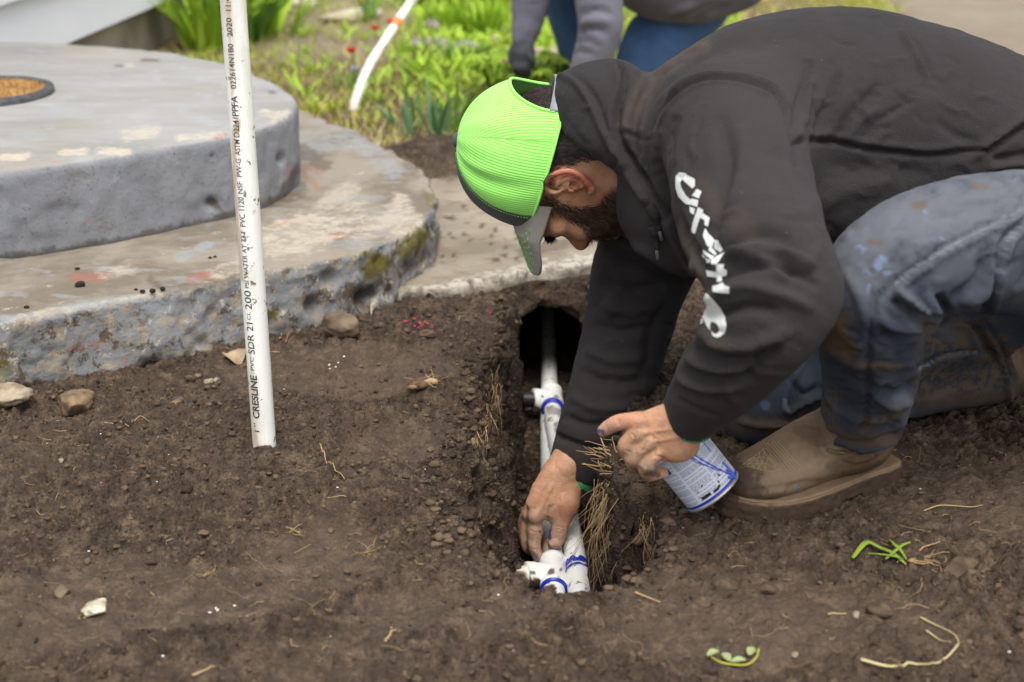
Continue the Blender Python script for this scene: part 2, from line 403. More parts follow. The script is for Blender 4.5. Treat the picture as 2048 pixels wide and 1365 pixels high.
def ground_h(X, Y, detail=True):
    P = np.stack([X, Y, np.zeros_like(X)], 1); near = sstep(3.6, 3.0, Y) * sstep(1.9, 1.4, np.abs(X))
    h = .017 * fbm(P, 4.5, 3, 3) * near + .006 * fbm(P, 10, 2, 8) * near + .03 * fbm(P, 1.6, 3, 5) * sstep(2.8, 3.6, Y)
    h += .004 * fbm(P, 14, 3, 9)
    # lumps and clods, less where the soil is trodden flat
    flat = np.zeros_like(X)
    for (cx, cy, rx, ry) in [(790, 880, .095, .10), (700, 745, .2, .11), (1900, 1000, .25, .14), (640, 1110, .1, .08), (1500, 1240, .2, .1), (300, 1200, .18, .08), (1600, 870, .1, .1), (880, 1250, .12, .06), (60, 1230, .15, .1)]:
        c = PZ(cx, cy); e = np.hypot((X - c[0]) / rx, (Y - c[1]) / ry) + .35 * vnoise(P, 14, 31); flat = np.maximum(flat, sstep(1.15, .75, e))
    pt = sstep(.05, .5, fbm(P, 3.1, 3, 41)) * .4; flat = np.maximum(flat * .85, pt); rough_ = 1.12 - .85 * flat
    if detail:
        h += rough_ * (.016 * worley2(P, 24, 1) * sstep(-.3, .5, fbm(P, 6, 2, 33)) + .012 * worley2(P + .3, 52, 4) + .009 * worley2(P + .7, 105, 7)) + .0035 * fbm(P, 90, 2, 13) + .0022 * flat * fbm(P, 50, 3, 19) + .004 * flat * np.maximum(fbm(P, 20, 3, 23), 0)
    c = PZ(785, 885); e = np.hypot((X - c[0]) / .085, (Y - c[1]) / .085) + .2 * vnoise(P, 18, 37); h -= .024 * sstep(1.25, .7, e)       # a boot has pressed here
    c = PZ(905, 905); e = np.hypot((X - c[0]) / .045, (Y - c[1]) / .03) + .2 * vnoise(P, 25, 38); h += .018 * sstep(1.3, .5, e)
    c = PZ(880, 745); e = np.hypot((X - c[0]) / .11, (Y - c[1]) / .13) + .3 * vnoise(P, 14, 39); h += .02 * sstep(1.2, .3, e)
    c = PZ(560, 935); e = np.hypot((X - c[0]) / .09, (Y - c[1]) / .05) + .3 * vnoise(P, 22, 40); h += .012 * sstep(1.2, .2, e)
    h += .012 * sstep(.12, 0, np.abs(Y - 1.36 - .06 * np.sin(X * 9))) * sstep(.5, .1, np.abs(X - .1))                                      # spoil thrown up in front of the pit
    h += .02 * sstep(.25, .05, np.hypot(X + .62, Y - 1.75))
    h += .05 * np.exp(-((X - .02) / .22) ** 2 - ((Y - 3.72) / .2) ** 2) + .05 * np.exp(-((X + .2) / .16) ** 2 - ((Y - 3.62) / .16) ** 2)   # dug soil beyond the step
    d = poly_sd(X, Y, RIM) + .012 * fbm(P, 7, 2, 50) + .018 * fbm(P, 16, 4, 51) + .006 * fbm(P, 60, 2, 52)
    front = sstep(1.8, 1.5, Y); wdt = .036 + .085 * sstep(2.42, 1.85, Y) * sstep(.07, -.01, X) + .075 * front * sstep(.17, .12, X)
    t = sstep(.008, -1, d / wdt * .5 + .0) if False else np.clip(-d / wdt, 0, 1); t = t * t * (3 - 2 * t)
    floor = -.255 + .012 * fbm(P, 12, 4, 61) + .012 * worley2(P, 36, 62)
    h = h * (1 - t) + floor * t
    return h, flat * (1 - t), np.maximum(t, sstep(.03, -.02, d) * .6)
def spacing(segs):
    out = [segs[0][0]]
    for a, b, s0, s1 in segs:
        x = a
        while x < b:
            u = (x - a) / (b - a); x += s0 + (s1 - s0) * u; out.append(min(x, b))
    return np.array(sorted(set(np.round(out, 6))))
def make_ground():
    xs = spacing([(-40, -3, 6, .25), (-3, -1.0, .12, .008), (-1.0, -.12, .0036, .0024), (-.12, .28, .0018, .0018), (.28, 1.05, .0026, .0042), (1.05, 3, .01, .15), (3, 40, .3, 6)])
    ys = spacing([(-4, .9, .8, .02), (.9, 1.25, .02, .004), (1.25, 2.7, .0024, .0032), (2.7, 3.6, .005, .008), (3.6, 7, .012, .04), (7, 90, .2, 9)])
    X, Y = np.meshgrid(xs, ys, indexing='ij'); sh = X.shape; X = X.ravel(); Y = Y.ravel()
    h, flat, wet = ground_h(X, Y)
    P = np.stack([X, Y, h], 1)
    # walls: push sideways so that clods overhang
    i = (wet > .02) & (wet < .999) & (Y < 3.5)
    Pi = P[i]; wall = np.sin(np.clip(wet[i], 0, 1) * math.pi)
    wn = worley2(np.stack([Pi[:, 1] + Pi[:, 0], Pi[:, 2] * 1.2], 1), 26, 75); wn2 = worley2(np.stack([Pi[:, 1] + Pi[:, 0], Pi[:, 2] * 1.2], 1), 60, 76); sgn_ = np.where(Pi[:, 0] < .06, 1, -1)
    P[i, 0] += wall * (.016 * fbm(Pi, 26, 3, 71) + .007 * fbm(Pi, 90, 2, 72) + sgn_ * (.012 * wn + .010 * wn2)); P[i, 1] += wall * (.010 * fbm(Pi, 26, 3, 73)); P[i, 2] += wall * .008 * fbm(Pi, 60, 2, 74)
    # keep the soil below the paving and the steps
    for poly, z in ((UP, -.06), (LOW, -.05), (WALK, -.035)):
        m = (Y > 1.9); d = np.full(len(X), 1.0); d[m] = poly_sd(X[m], Y[m], poly); cut = sstep(.0, -.05, d); P[:, 2] = np.where(P[:, 2] > z, P[:, 2] * (1 - cut) + z * cut, P[:, 2])
    far = fbm(np.stack([X, Y, 0 * X], 1), 1.3, 4, 81)
    straw = sstep(3.3, 3.7, Y + .25 * far) * sstep(-.55, .1, far + .35)
    straw *= 1 - np.clip(np.exp(-((X - .02) / .24) ** 2 - ((Y - 3.66) / .2) ** 2) + np.exp(-((X + .2) / .2) ** 2 - ((Y - 3.6) / .16) ** 2), 0, 1)
    lane = sstep(1.05, 1.45, X - .22 * (Y - 4.5)) * sstep(3.2, 3.8, Y); lane = np.maximum(lane, sstep(5.0, 5.7, Y + .5 * far) * sstep(.55, .1, X) * sstep(-1.3, -.9, X)); straw *= 1 - lane
    nx, ny = sh; g = np.arange(nx * ny).reshape(nx, ny)
    Q = np.stack([g[:-1, :-1].ravel(), g[1:, :-1].ravel(), g[1:, 1:].ravel(), g[:-1, 1:].ravel()], 1)
    # the roof of the tunnel the pipe runs into
    Fd = Field((-.22, 2.5, -.2), (.42, 3.35, .02), .005); Xg, Yg, Zg = [a.ravel() for a in np.meshgrid(*Fd.ax, indexing='ij')]
    Pn = np.stack([Xg, Yg, Zg], 1); n1 = fbm(Pn, 22, 4, 91); n2 = worley2(Pn[:, [0, 2]] @ np.eye(2, 3), 30, 92)
    wk = poly_sd(Fd.ax[0].repeat(len(Fd.ax[1])), np.tile(Fd.ax[1], len(Fd.ax[0])), WALK).reshape(len(Fd.ax[0]), len(Fd.ax[1]))
    wk = np.repeat(wk[:, :, None], len(Fd.ax[2]), 2).ravel()
    lip = wk - .02 + (.012 * n1) + np.maximum(Zg + .04, 0) * .4
    slabd = np.maximum(np.maximum(Zg - np.where(wk > -.01, .005, -.028), -Zg - .14), lip)
    cav = np.sqrt(((Xg - .070) / .082) ** 2 + ((Zg + .138) / .092) ** 2) - 1 + .42 * n1; cav = cav * .075
    Fd.D = np.maximum(slabd + .006 * n1, -cav).reshape(Fd.n).astype(np.float32)
    V2, Q2 = Fd.mesh(1)
    V = np.concatenate([P, V2]); Q = np.concatenate([Q, Q2 + len(P)])
    me = mesh_np('ground', V, Q)
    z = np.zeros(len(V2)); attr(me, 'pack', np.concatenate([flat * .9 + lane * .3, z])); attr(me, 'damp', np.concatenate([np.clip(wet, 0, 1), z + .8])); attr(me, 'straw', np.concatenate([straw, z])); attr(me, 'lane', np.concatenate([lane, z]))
    global WALLP; wi = (wet > .08) & (wet < .97) & (P[:, 1] < 2.75) & (P[:, 1] > 1.45); WALLP = P[wi]
    tag(link('ground', me, M_SOIL), kind='structure')
make_ground()
def GH(x, y):
    x = np.atleast_1d(np.asarray(x, float)); y = np.atleast_1d(np.asarray(y, float)); return ground_h(x, y)[0]

# ---- concrete
def concrete_piece(name, poly, z0, z1, lo, hi, h, seed, edge=.010, rnd=.012, lumpy=.006, slope=0):
    Fd = Field((lo[0], lo[1], z0 - .02), (hi[0], hi[1], z1 + .02), h)
    A, B = np.meshgrid(Fd.ax[0], Fd.ax[1], indexing='ij')
    d2 = poly_sd(A.ravel(), B.ravel(), poly).reshape(A.shape)[:, :, None]
    Z = Fd.ax[2][None, None, :]; zc, hz = (z0 + z1) / 2, (z1 - z0) / 2
    qx = d2 + rnd; qz = np.abs(Z - zc) - hz + rnd + 0 * d2
    D = np.minimum(np.maximum(qx, qz), 0) + np.hypot(np.maximum(qx, 0), np.maximum(qz, 0)) - rnd
    m = np.abs(D) < .05; I = np.argwhere(m); P = np.stack([Fd.ax[i][I[:, i]] for i in range(3)], 1)
    side = sstep(-.03, -.0, (d2 + 0 * Z)[m])
    n = lumpy * side * (fbm(P, 14, 4, seed) + .5 * fbm(P, 60, 3, seed + 3)) + edge * side * np.maximum(fbm(P, 9, 3, seed + 7) - .25, 0) * 2 + .0012 * fbm(P, 30, 3, seed + 9)
    D[m] += n; Fd.D = D.astype(np.float32); V, Q = Fd.mesh(1); return V, Q, Fd
def step_mat(lower):
    m = Mat('painted_concrete', .85, .3); geo = m.N('ShaderNodeNewGeometry'); sep = m.N('ShaderNodeSeparateXYZ'); m.L(geo.outputs['Normal'], sep.inputs[0]); top = m.ramp(sep.outputs['Z'], [(.55, 0.), (.85, 1.)])
    n1 = m.noise(9, 6, .6); n2 = m.noise(34, 9, .74, dist=.3); n3 = m.noise(90, 4)
    bare = m.mix(n3, srgb(132, 122, 106), srgb(176, 165, 147)); paintg = m.mix(n2, srgb(130, 133, 138), srgb(152, 155, 160))
    if lower:
        side = m.mix(m.ramp(n2, [(.44, 0.), (.50, 1.)]), bare, m.mix(n1, srgb(116, 118, 120), srgb(150, 152, 153)))
        side = m.mix(m.ramp(m.noise(48, 7, .75), [(.62, 0.), (.65, .8)]), side, srgb(158, 92, 76)); side = m.mix(m.ramp(m.noise(24, 8, .74, dist=.3), [(.54, 0.), (.58, .9)]), side, srgb(86, 74, 60))
        side = m.mix(m.ramp(m.noise(44, 8, .76), [(.585, 0.), (.61, .8)]), side, srgb(196, 188, 172))
        tp = m.mix(m.ramp(m.noise(6, 7, .6), [(.42, 0.), (.58, 1.)]), srgb(122, 112, 98), srgb(150, 141, 126)); tp = m.mix(m.ramp(m.noise(11, 7, .65, vec=m.stretch((1, 1.6, 1))), [(.54, 0.), (.60, .6)]), tp, srgb(146, 149, 148))
        tp = m.mix(m.ramp(m.noise(17, 7, .68), [(.63, 0.), (.67, .7)]), tp, srgb(186, 176, 158))
    else:
        side = m.mix(m.ramp(n1, [(.3, 0.), (.7, 1.)]), srgb(120, 122, 127), srgb(138, 140, 145)); side = m.mix(m.ramp(m.noise(170, 6, .75), [(.57, 0.), (.62, .75)]), side, srgb(98, 88, 76)); side = m.mix(m.ramp(m.noise(13, 8, .75, vec=m.stretch((1, 1, 2.2))), [(.56, 0.), (.66, .6)]), side, srgb(112, 104, 92)); side = m.mix(m.ramp(m.noise(90, 5, .8), [(.64, 0.), (.68, .6)]), side, srgb(166, 168, 170))
        tp = m.mix(m.ramp(m.noise(5, 6, .6, vec=m.stretch((.6, 1.6, 1))), [(.35, 0.), (.65, 1.)]), srgb(138, 137, 133), srgb(157, 156, 154)); tp = m.mix(m.ramp(m.noise(14, 5, .6), [(.58, 0.), (.66, .5)]), tp, srgb(160, 164, 172))
        tp = m.mix(m.ramp(m.noise(4, 4), [(.5, 0.), (.7, .35)]), tp, srgb(150, 138, 116))
    c = m.mix(top, side, tp)
    red = m.attr('red'); chip = m.attr('chip'); moss = m.attr('moss'); dirt = m.attr('dirt'); bl = m.attr('blue')
    c = m.mix(m.math('MULTIPLY', bl, m.ramp(m.noise(42, 7, .72, vec=m.stretch((1, 1, 2))), [(.44, 0.), (.5, .8)])), c, srgb(150, 156, 160)); c = m.mix(m.math('MULTIPLY', red, m.ramp(m.noise(75, 7, .75), [(.46, 0.), (.52, .85)])), c, srgb(170, 100, 84)); cb = m.ramp(m.noise(60, 6, .7), [(.3, srgb(176, 164, 146)), (.7, srgb(198, 189, 173))]); c = m.mix(m.math('MULTIPLY', chip, m.ramp(m.noise(18, 12, .82), [(.44, .12), (.52, .85)])), c, cb)
    c = m.mix(moss, c, m.mix(m.noise(50, 5), srgb(66, 64, 26), srgb(128, 116, 44))); c = m.mix(dirt, c, srgb(66, 54, 43)); m.color(c)
    m.bump(m.math('ADD', m.noise(70, 9, .7), m.math('ADD', m.math('MULTIPLY', chip, -.15), m.math('MULTIPLY', n2, .8))), .0025 if not lower else .006, .9); return m.m
def finish_step(o, V, Q, paints, seed):
    N = normals(V, Q)
    for nm in ('chip', 'red', 'moss', 'dirt', 'blue'): attr(o.data, nm, paint(V, paints.get(nm, []), seed + hash_s(nm), .25, N))
def hash_s(t): return sum(ord(c) * (i + 3) for i, c in enumerate(t)) % 97
V, Q, _ = concrete_piece('lower_step', LOW, -.09, ZLOW, (-1.45, 1.9), (-.1, 4.0), .0065, 101, .022, .012, .013)
N = normals(V, Q); pxx, pyy, _d = proj(V)
cav = sstep(640, 860, pxx) * (N[:, 2] < .6) * (V[:, 1] < 3); V = V - N * (cav * (.018 * np.maximum(fbm(V, 17, 4, 5) + .1, 0) + .008 * fbm(V, 50, 3, 6)))[:, None]
V = V - N * (sstep(0.02, -.06, V[:, 2]) * (.02 * np.maximum(fbm(V, 12, 3, 8), 0)))[:, None]
for cx, cy, r, a in [(628, 612, 14, .03), (660, 560, 16, .018), (560, 620, 10, .010), (300, 745, 22, .015), (735, 600, 18, .05)]:
    V = V - N * (np.exp(-(((pxx - cx) / r) ** 2 + ((pyy - cy) / r) ** 2)) * a)[:, None]
low_step = obj('lower_step', V, Q, step_mat(True)); tag(low_step, 'wide lower concrete step with chipped blue, red and white paint, moss at its right end', 'step')
finish_step(low_step, V, Q, {'chip': [([(560, 480), (640, 450), (700, 440)], 34, 1), ([(530, 470), (600, 490)], 26, .9), ([(800, 400), (830, 450), (790, 470)], 16, .9), ([(210, 548), (260, 538)], 14, .8), ([(430, 545), (480, 530)], 14, .8), ([(560, 556), (740, 520), (840, 470)], 5, .6), ([(20, 640), (300, 592), (480, 556)], 7, .7), ([(720, 470), (800, 420)], 20, .8), ([(640, 420), (700, 380)], 16, .7)],
    'red': [([(150, 556), (210, 553)], 9, .9), ([(380, 560), (420, 552)], 9, .8), ([(560, 445), (610, 440)], 8, .8), ([(640, 480), (690, 470)], 8, .8), ([(600, 335), (640, 342)], 6, .8), ([(610, 350), (640, 380)], 5, .7), ([(100, 700), (200, 690)], 8, .6), ([(60, 790), (150, 780)], 8, .8), ([(230, 760), (250, 720)], 7, .7)],
    'moss': [([(738, 540), (768, 525)], 19, .95), ([(812, 505), (845, 468)], 17, .9), ([(848, 385), (865, 410)], 9, .5), ((548, 628), 9, .9), ((5, 745), 22, .6), ([(710, 515), (750, 506)], 5, .5)],
    'dirt': [([(0, 790), (200, 770), (330, 740), (490, 705)], 17, 1), ([(300, 560), (330, 582), (480, 560)], 7, .5), ([(690, 600), (760, 560), (860, 500)], 18, .6), ([(600, 300), (650, 330)], 14, .5), ([(540, 400), (600, 380)], 16, .4)],
    'blue': [([(10, 640), (100, 625), (250, 602), (300, 592)], 7, .8), ([(360, 515), (420, 490)], 9, .8), ([(620, 290), (720, 280), (780, 340)], 20, .7), ([(640, 240), (680, 250)], 14, .5), ([(300, 600), (400, 610)], 22, .6), ([(560, 600), (620, 580)], 14, .6)]}, 3)
V, Q, _ = concrete_piece('upper_step', UP, ZLOW - .012, ZTOP, (-1.45, 2.3), (-.4, 4.0), .0065, 201, .008, .016, .004)
N = normals(V, Q); pxx, pyy, _d = proj(V)
for cx, cy, rx, ry, a in [(563, 318, 6, 9, .03), (424, 408, 14, 10, .014), (425, 312, 3, 3, .01)]: V = V - N * (np.exp(-(((pxx - cx) / rx) ** 2 + ((pyy - cy) / ry) ** 2)) * a)[:, None]
up_step = obj('upper_step', V, Q, step_mat(False)); tag(up_step, 'thick rounded upper concrete step painted worn grey, with a mat on top', 'step')
finish_step(up_step, V, Q, {'chip': [([(0, 318), (55, 312)], 7, 1), ([(125, 306), (170, 304)], 7, 1), ([(200, 302), (255, 306)], 8, 1), ([(255, 272), (310, 262)], 11, .8), ([(360, 275), (440, 268)], 6, 1), ([(525, 225), (570, 235)], 8, .9), ([(540, 250), (575, 222)], 5, .8), ([(235, 132), (265, 131)], 4, .7)],
    'dirt': [([(232, 131), (245, 132)], 3, .6), ([(285, 121), (315, 122)], 3, .6), ([(540, 185), (548, 186)], 4, .5), ([(0, 520), (200, 490), (400, 450), (560, 400), (600, 330)], 9, .6), ([(420, 400), (435, 415)], 6, .7)],
    'red': [([(430, 274), (455, 270)], 4, .8), ([(575, 330), (578, 370)], 3, .7), ((178, 444), 3, .8), ((110, 325), 3, .8)], 'moss': [([(480, 410), (560, 395)], 4, .5)],
    'blue': [([(110, 220), (180, 225)], 12, .5), ([(30, 270), (90, 275)], 9, .4), ((300, 224), 9, .5), ((125, 200), 8, .4)]}, 9)
V, Q, _ = concrete_piece('walkway', WALK, -.05, ZWALK, (-.55, 2.35), (1.9, 3.9), .0075, 301, .02, .008, .010)
wm = Mat('old_concrete', .9, .2); c = wm.mix(wm.ramp(wm.noise(7, 7, .6), [(.35, 0.), (.65, 1.)]), srgb(124, 114, 99), srgb(154, 144, 128)); c = wm.mix(wm.ramp(wm.noise(20, 6, .7), [(.55, 0.), (.63, .7)]), c, srgb(120, 104, 84))
c = wm.mix(wm.attr('chip'), c, wm.ramp(wm.noise(60, 5, .7), [(.4, srgb(128, 119, 105)), (.55, srgb(178, 171, 158))])); c = wm.mix(wm.attr('dirt'), c, srgb(74, 60, 48)); wm.color(c); wm.bump(wm.noise(60, 7, .7), .004)
walk = obj('walkway', V, Q, wm.m); N = normals(V, Q); rg = np.random.default_rng(4)
sp_ = [((float(rg.uniform(870, 1200)), float(rg.uniform(380, 525))), float(rg.uniform(2, 5)), .8) for _ in range(46)] + [([(870, 470), (860, 520), (790, 560)], 12, .8), ([(880, 350), (940, 352)], 12, .7), ([(1010, 345), (1013, 348)], 3, .1), ([(1040, 505), (1180, 478)], 9, .5), ([(940, 562), (946, 580)], 3, .8)]
attr(walk.data, 'dirt', paint(V, sp_, 5, .3, N)); attr(walk.data, 'chip', paint(V, [([(735, 610), (850, 590), (960, 566), (1060, 545), (1200, 520)], 17, 1)], 6, .4)); tag(walk, kind='structure')

# ---- the house: white lap siding above a concrete footing
hs = empty('house', (-1.46, 4.9, 0)); tag(hs, 'white house corner with lap siding above a low concrete footing', 'house')
hx, hy = -1.40, 3.3
mb = MB(); H0 = .185
for k in range(12):
    z0 = H0 + k * .18; V = []
    for y in (hy - .6, 6.7):
        V += [(hx + .016 - hx - .06 + (y - 4.9) * .045 + .07, y - 4.9, z0), (-.06 + (y - 4.9) * .045 + .062, y - 4.9, z0 + .186), (-.3 + (y - 4.9) * .045, y - 4.9, z0 + .186), (-.3 + (y - 4.9) * .045, y - 4.9, z0)]
    mb.add(V, [(0, 4, 5, 1), (1, 5, 6, 2), (3, 2, 6, 7), (0, 3, 7, 4), (4, 7, 6, 5), (0, 1, 2, 3)])
sm = Mat('white_siding', .55, .4); sm.color(sm.mix(sm.noise(6, 3), srgb(216, 218, 224), srgb(226, 228, 233))); sm.bump(sm.noise(20, 3), .0006)
mb.build('siding', sm.m, hs, False)
mb = MB(); y0, y1 = hy - .6 - 4.9, 6.68 - 4.9
V = [(-.3 + y0 * .045, y0, -.2), (-.012 + y0 * .045, y0, -.2), (-.012 + y0 * .045, y0, H0), (-.3 + y0 * .045, y0, H0), (-.3 + y1 * .045, y1, -.2), (-.012 + y1 * .045, y1, -.2), (-.012 + y1 * .045, y1, H0), (-.3 + y1 * .045, y1, H0)]
mb.add(V, [(1, 5, 6, 2), (0, 4, 5, 1), (2, 6, 7, 3), (0, 3, 7, 4), (4, 7, 6, 5), (0, 1, 2, 3)])
mb.build('footing', speckled('footing_concrete', srgb(120, 112, 98), srgb(156, 147, 130), 5, .9, .003, 40), hs, False)

# ---- door mat, round, on the top step
c = PZ(-35, 190, ZTOP); mat = empty('door_mat', c); tag(mat, 'round brown coir door mat with a dark rubber rim on the top step', 'door mat')
def disc(r, z, n=64, jag=0, seed=0):
    rg = np.random.default_rng(seed); V = [(0, 0, z)]; Fc = []
    for k in range(n):
        a = 2 * math.pi * k / n; q = r * (1 + jag * rg.normal()); V.append((q * math.cos(a), q * math.sin(a), z))
    for k in range(n): Fc.append((0, 1 + k, 1 + (k + 1) % n))
    return V, Fc
MR = .152
mb = MB(); n = 90; prof = [(.865, .004), (.875, .013), (.93, .016), (.985, .013), (1.0, .003), (1.0, .0)]
V = [(MR * r * math.cos(2 * math.pi * k / n), MR * 1.12 * r * math.sin(2 * math.pi * k / n), z) for k in range(n) for r, z in prof]; m_ = len(prof)
mb.add(V, [(k * m_ + i, k * m_ + i + 1, ((k + 1) % n) * m_ + i + 1, ((k + 1) % n) * m_ + i) for k in range(n) for i in range(m_ - 1)])
mb.build('rim', speckled('mat_rubber', srgb(62, 62, 64), srgb(88, 88, 90), 60, .8, .002, 200), mat)
mb = MB(); rg = np.random.default_rng(5); V, Fc = disc(MR * .885, .007); mb.add(np.array(V) * [1, 1.12, 1], Fc)
for _ in range(5200):
    a = rg.uniform(0, 6.283); r = MR * .87 * math.sqrt(rg.uniform()); x, y = r * math.cos(a), 1.12 * r * math.sin(a); l = rg.uniform(.006, .012); dx, dy = rg.normal(0, .003, 2); t = rg.uniform(0, 6.28); ux, uy = .0011 * math.cos(t), .0011 * math.sin(t)
    mb.add([(x - ux, y - uy, .006), (x + ux, y + uy, .006), (x + dx, y + dy, .006 + l)], [(0, 1, 2)], rg.uniform())
cm = Mat('coir', .95, .1); cm.color(cm.ramp(cm.math('ADD', cm.math('MULTIPLY', cm.attr('tone'), .5), cm.math('MULTIPLY', cm.noise(26, 4), .6)), [(.25, srgb(120, 90, 54)), (.5, srgb(190, 148, 92)), (.8, srgb(222, 188, 132))])); mb.build('coir_pile', cm.m, mat, False)
# ================================================================== pipes
def pvc_mat(name, stain=.5, mud=0.3):
    m = Mat(name, .34, .5); c = m.mix(m.noise(9, 3), srgb(240, 240, 233), srgb(248, 248, 243))
    st = m.ramp(m.noise(7, 6, .6, vec=m.stretch((3, 3, .7))), [(.50, 0.), (.72, stain)]); c = m.mix(st, c, srgb(176, 150, 112))
    c = m.mix(m.attr('stain'), c, m.mix(m.noise(80, 4), srgb(150, 116, 70), srgb(196, 172, 134)))
    if mud: c = m.mix(m.ramp(m.noise(62, 6, .62), [(.645 - mud * .1, 0.), (.665 - mud * .1, .85)]), c, srgb(98, 80, 60))
    c = m.mix(m.attr('mud'), c, srgb(76, 61, 47)); c = m.mix(m.attr('ink'), c, srgb(36, 52, 158)); m.color(c); m.bump(m.noise(120, 3), .0002)
    m.rough(m.ramp(m.noise(20, 4), [(.3, .3), (.7, .5)])); return m.m
M_PVC = pvc_mat('pvc', .5, .3); M_PVCD = pvc_mat('pvc_muddy', .1, .34)
R1 = .0167
def pipe_mesh(P, R, seg=40, ring=.006, wall=.002, open_end=True):
    """pipe with wall thickness; P control points"""
    P = np.asarray(P, float); L = np.linalg.norm(np.diff(P, axis=0), axis=1).sum(); n = max(8, int(L / ring)); C = catmull(P, n)
    V, Fc = tube(C, R, seg, cap=False)
    if open_end:
        Vi, _ = tube(C, R - wall, seg, cap=False); k = len(V); n_ = len(C)
        Fi = [tuple(reversed(tuple(k + i for i in f))) for f in Fc]
        V = np.vstack([V, Vi]); Fc = Fc + Fi + [((n_ - 1) * seg + i, (n_ - 1) * seg + (i + 1) % seg, k + (n_ - 1) * seg + (i + 1) % seg, k + (n_ - 1) * seg + i) for i in range(seg)] + [((i + 1) % seg, i, k + i, k + (i + 1) % seg) for i in range(seg)]
    return V, Fc
def pipe_attrs(o, mud=(), stain=(), ink=(), seed=0):
    V = verts(o.data); attr(o.data, 'mud', paint(V, mud, seed, .2)); attr(o.data, 'stain', paint(V, stain, seed + 1, .5)); attr(o.data, 'ink', paint(V, ink, seed + 2, .15))
# standing pipe with its printed line
base = PZ(530, 902, 0.0); topz = .70
def up_pt(z): return base + np.array([.0, .0, 0]) + (z) * np.array([-.004, .0, 1.0])
Vv, Fv = pipe_mesh([up_pt(-.05), up_pt(.3), up_pt(topz)], R1)
sp0 = obj('standing_pipe', Vv, Fv, M_PVC); tag(sp0, 'upright white plastic pipe with a black printed line standing in the soil', 'pipe')
pipe_attrs(sp0, mud=[([(505, 902), (555, 902)], 5, 1), ((545, 868), 1.5, .8), ((508, 885), 1.5, .8)], stain=[([(515, 895), (508, 860)], 4, .45), ([(484, 560), (478, 470), (470, 380), (468, 260)], 4.5, .6), ([(474, 270), (476, 240)], 5, .85), ([(465, 195), (459, 60), (457, 0)], 4, .5), ([(512, 830), (500, 700)], 2.5, .45)], ink=[([(528, 765), (552, 898)], .9, .0)], seed=5)
inkm = Mat('printing_ink', .6, .2); inkm.color(inkm.mix(inkm.noise(160, 4), srgb(52, 52, 54), srgb(92, 90, 88)))
def z_at(y):   # height on the standing pipe seen at picture row y
    lo, hi = -.1, .9
    for _ in range(40):
        mid = (lo + hi) / 2
        if proj(up_pt(mid) - np.array([0, R1, 0]))[1] > y: lo = mid
        else: hi = mid
    return lo
def text_mesh(s, size=1.0, bold=0.0):
    cu = bpy.data.curves.new('t', 'FONT'); cu.body = s; cu.size = size; cu.offset = bold; cu.resolution_u = 3
    o = bpy.data.objects.new('t', cu); COL.objects.link(o); me = bpy.data.meshes.new_from_object(o.evaluated_get(bpy.context.evaluated_depsgraph_get()))
    COL.objects.unlink(o); bpy.data.objects.remove(o); return me
def wrap_text(s, y0, y1, h, bold=0.0, ang=-20.0):
    """word from picture row y0 (start, low) to y1 (end, high), letter height h"""
    me = text_mesh(s, 1.0, bold); bm = bmesh.new(); bm.from_mesh(me)
    for i in range(1, 7): bmesh.ops.bisect_plane(bm, geom=bm.verts[:] + bm.edges[:] + bm.faces[:], plane_co=(0, i * .72 / 7, 0), plane_no=(0, 1, 0))
    V = np.array([v.co[:] for v in bm.verts]); Fc = [tuple(v.index for v in f.verts) for f in bm.faces]; bm.free(); bpy.data.meshes.remove(me)
    z0, z1 = z_at(y0), z_at(y1); x = (V[:, 0] - V[:, 0].min()) / (np.ptp(V[:, 0]) + 1e-9); z = z0 + x * (z1 - z0); yy = (V[:, 1] - .36) / .72 * h
    a = np.radians(ang) - yy / R1; r = R1 + .00035; c = np.array([up_pt(q) for q in z])
    W = np.stack([c[:, 0] + r * np.sin(a), c[:, 1] - r * np.cos(a), c[:, 2]], 1); return W, Fc
mb = MB()
for s, y0, y1, h, b, a in [('1"', 865, 848, .0085, 0, -24), ('CRESLINE', 838, 752, .0105, .03, -22), ('PVC', 742, 715, .0062, 0, -23), ('SDR 21', 709, 646, .0102, .008, -22), ('CL', 641, 625, .0055, 0, -22), ('200', 620, 582, .0105, .006, -21), ('PSI WATER AT 73 F', 577, 462, .0068, .004, -20), ('PVC 1120', 454, 395, .0085, .004, -19), ('NSF', 388, 364, .0078, .002, -19), ('e', 361, 357, .004, 0, -19), ('PW-G', 354, 318, .0078, .002, -18), ('ASTM', 311, 280, .0082, .002, -18), ('D2241', 275, 236, .0085, .004, -17), ('PPFA', 233, 192, .0092, .014, -16), ('022614N1B0', 178, 88, .0078, .006, -15), ('2020', 74, 36, .0078, .004, -14), ('11:42', 22, -14, .0078, .004, -13)]:
    if s == 'e': continue
    W, Fc = wrap_text(s, y0, y1, h, b, a); mb.add(W, Fc)
mb.build('printed_line', inkm.m, sp0, False)

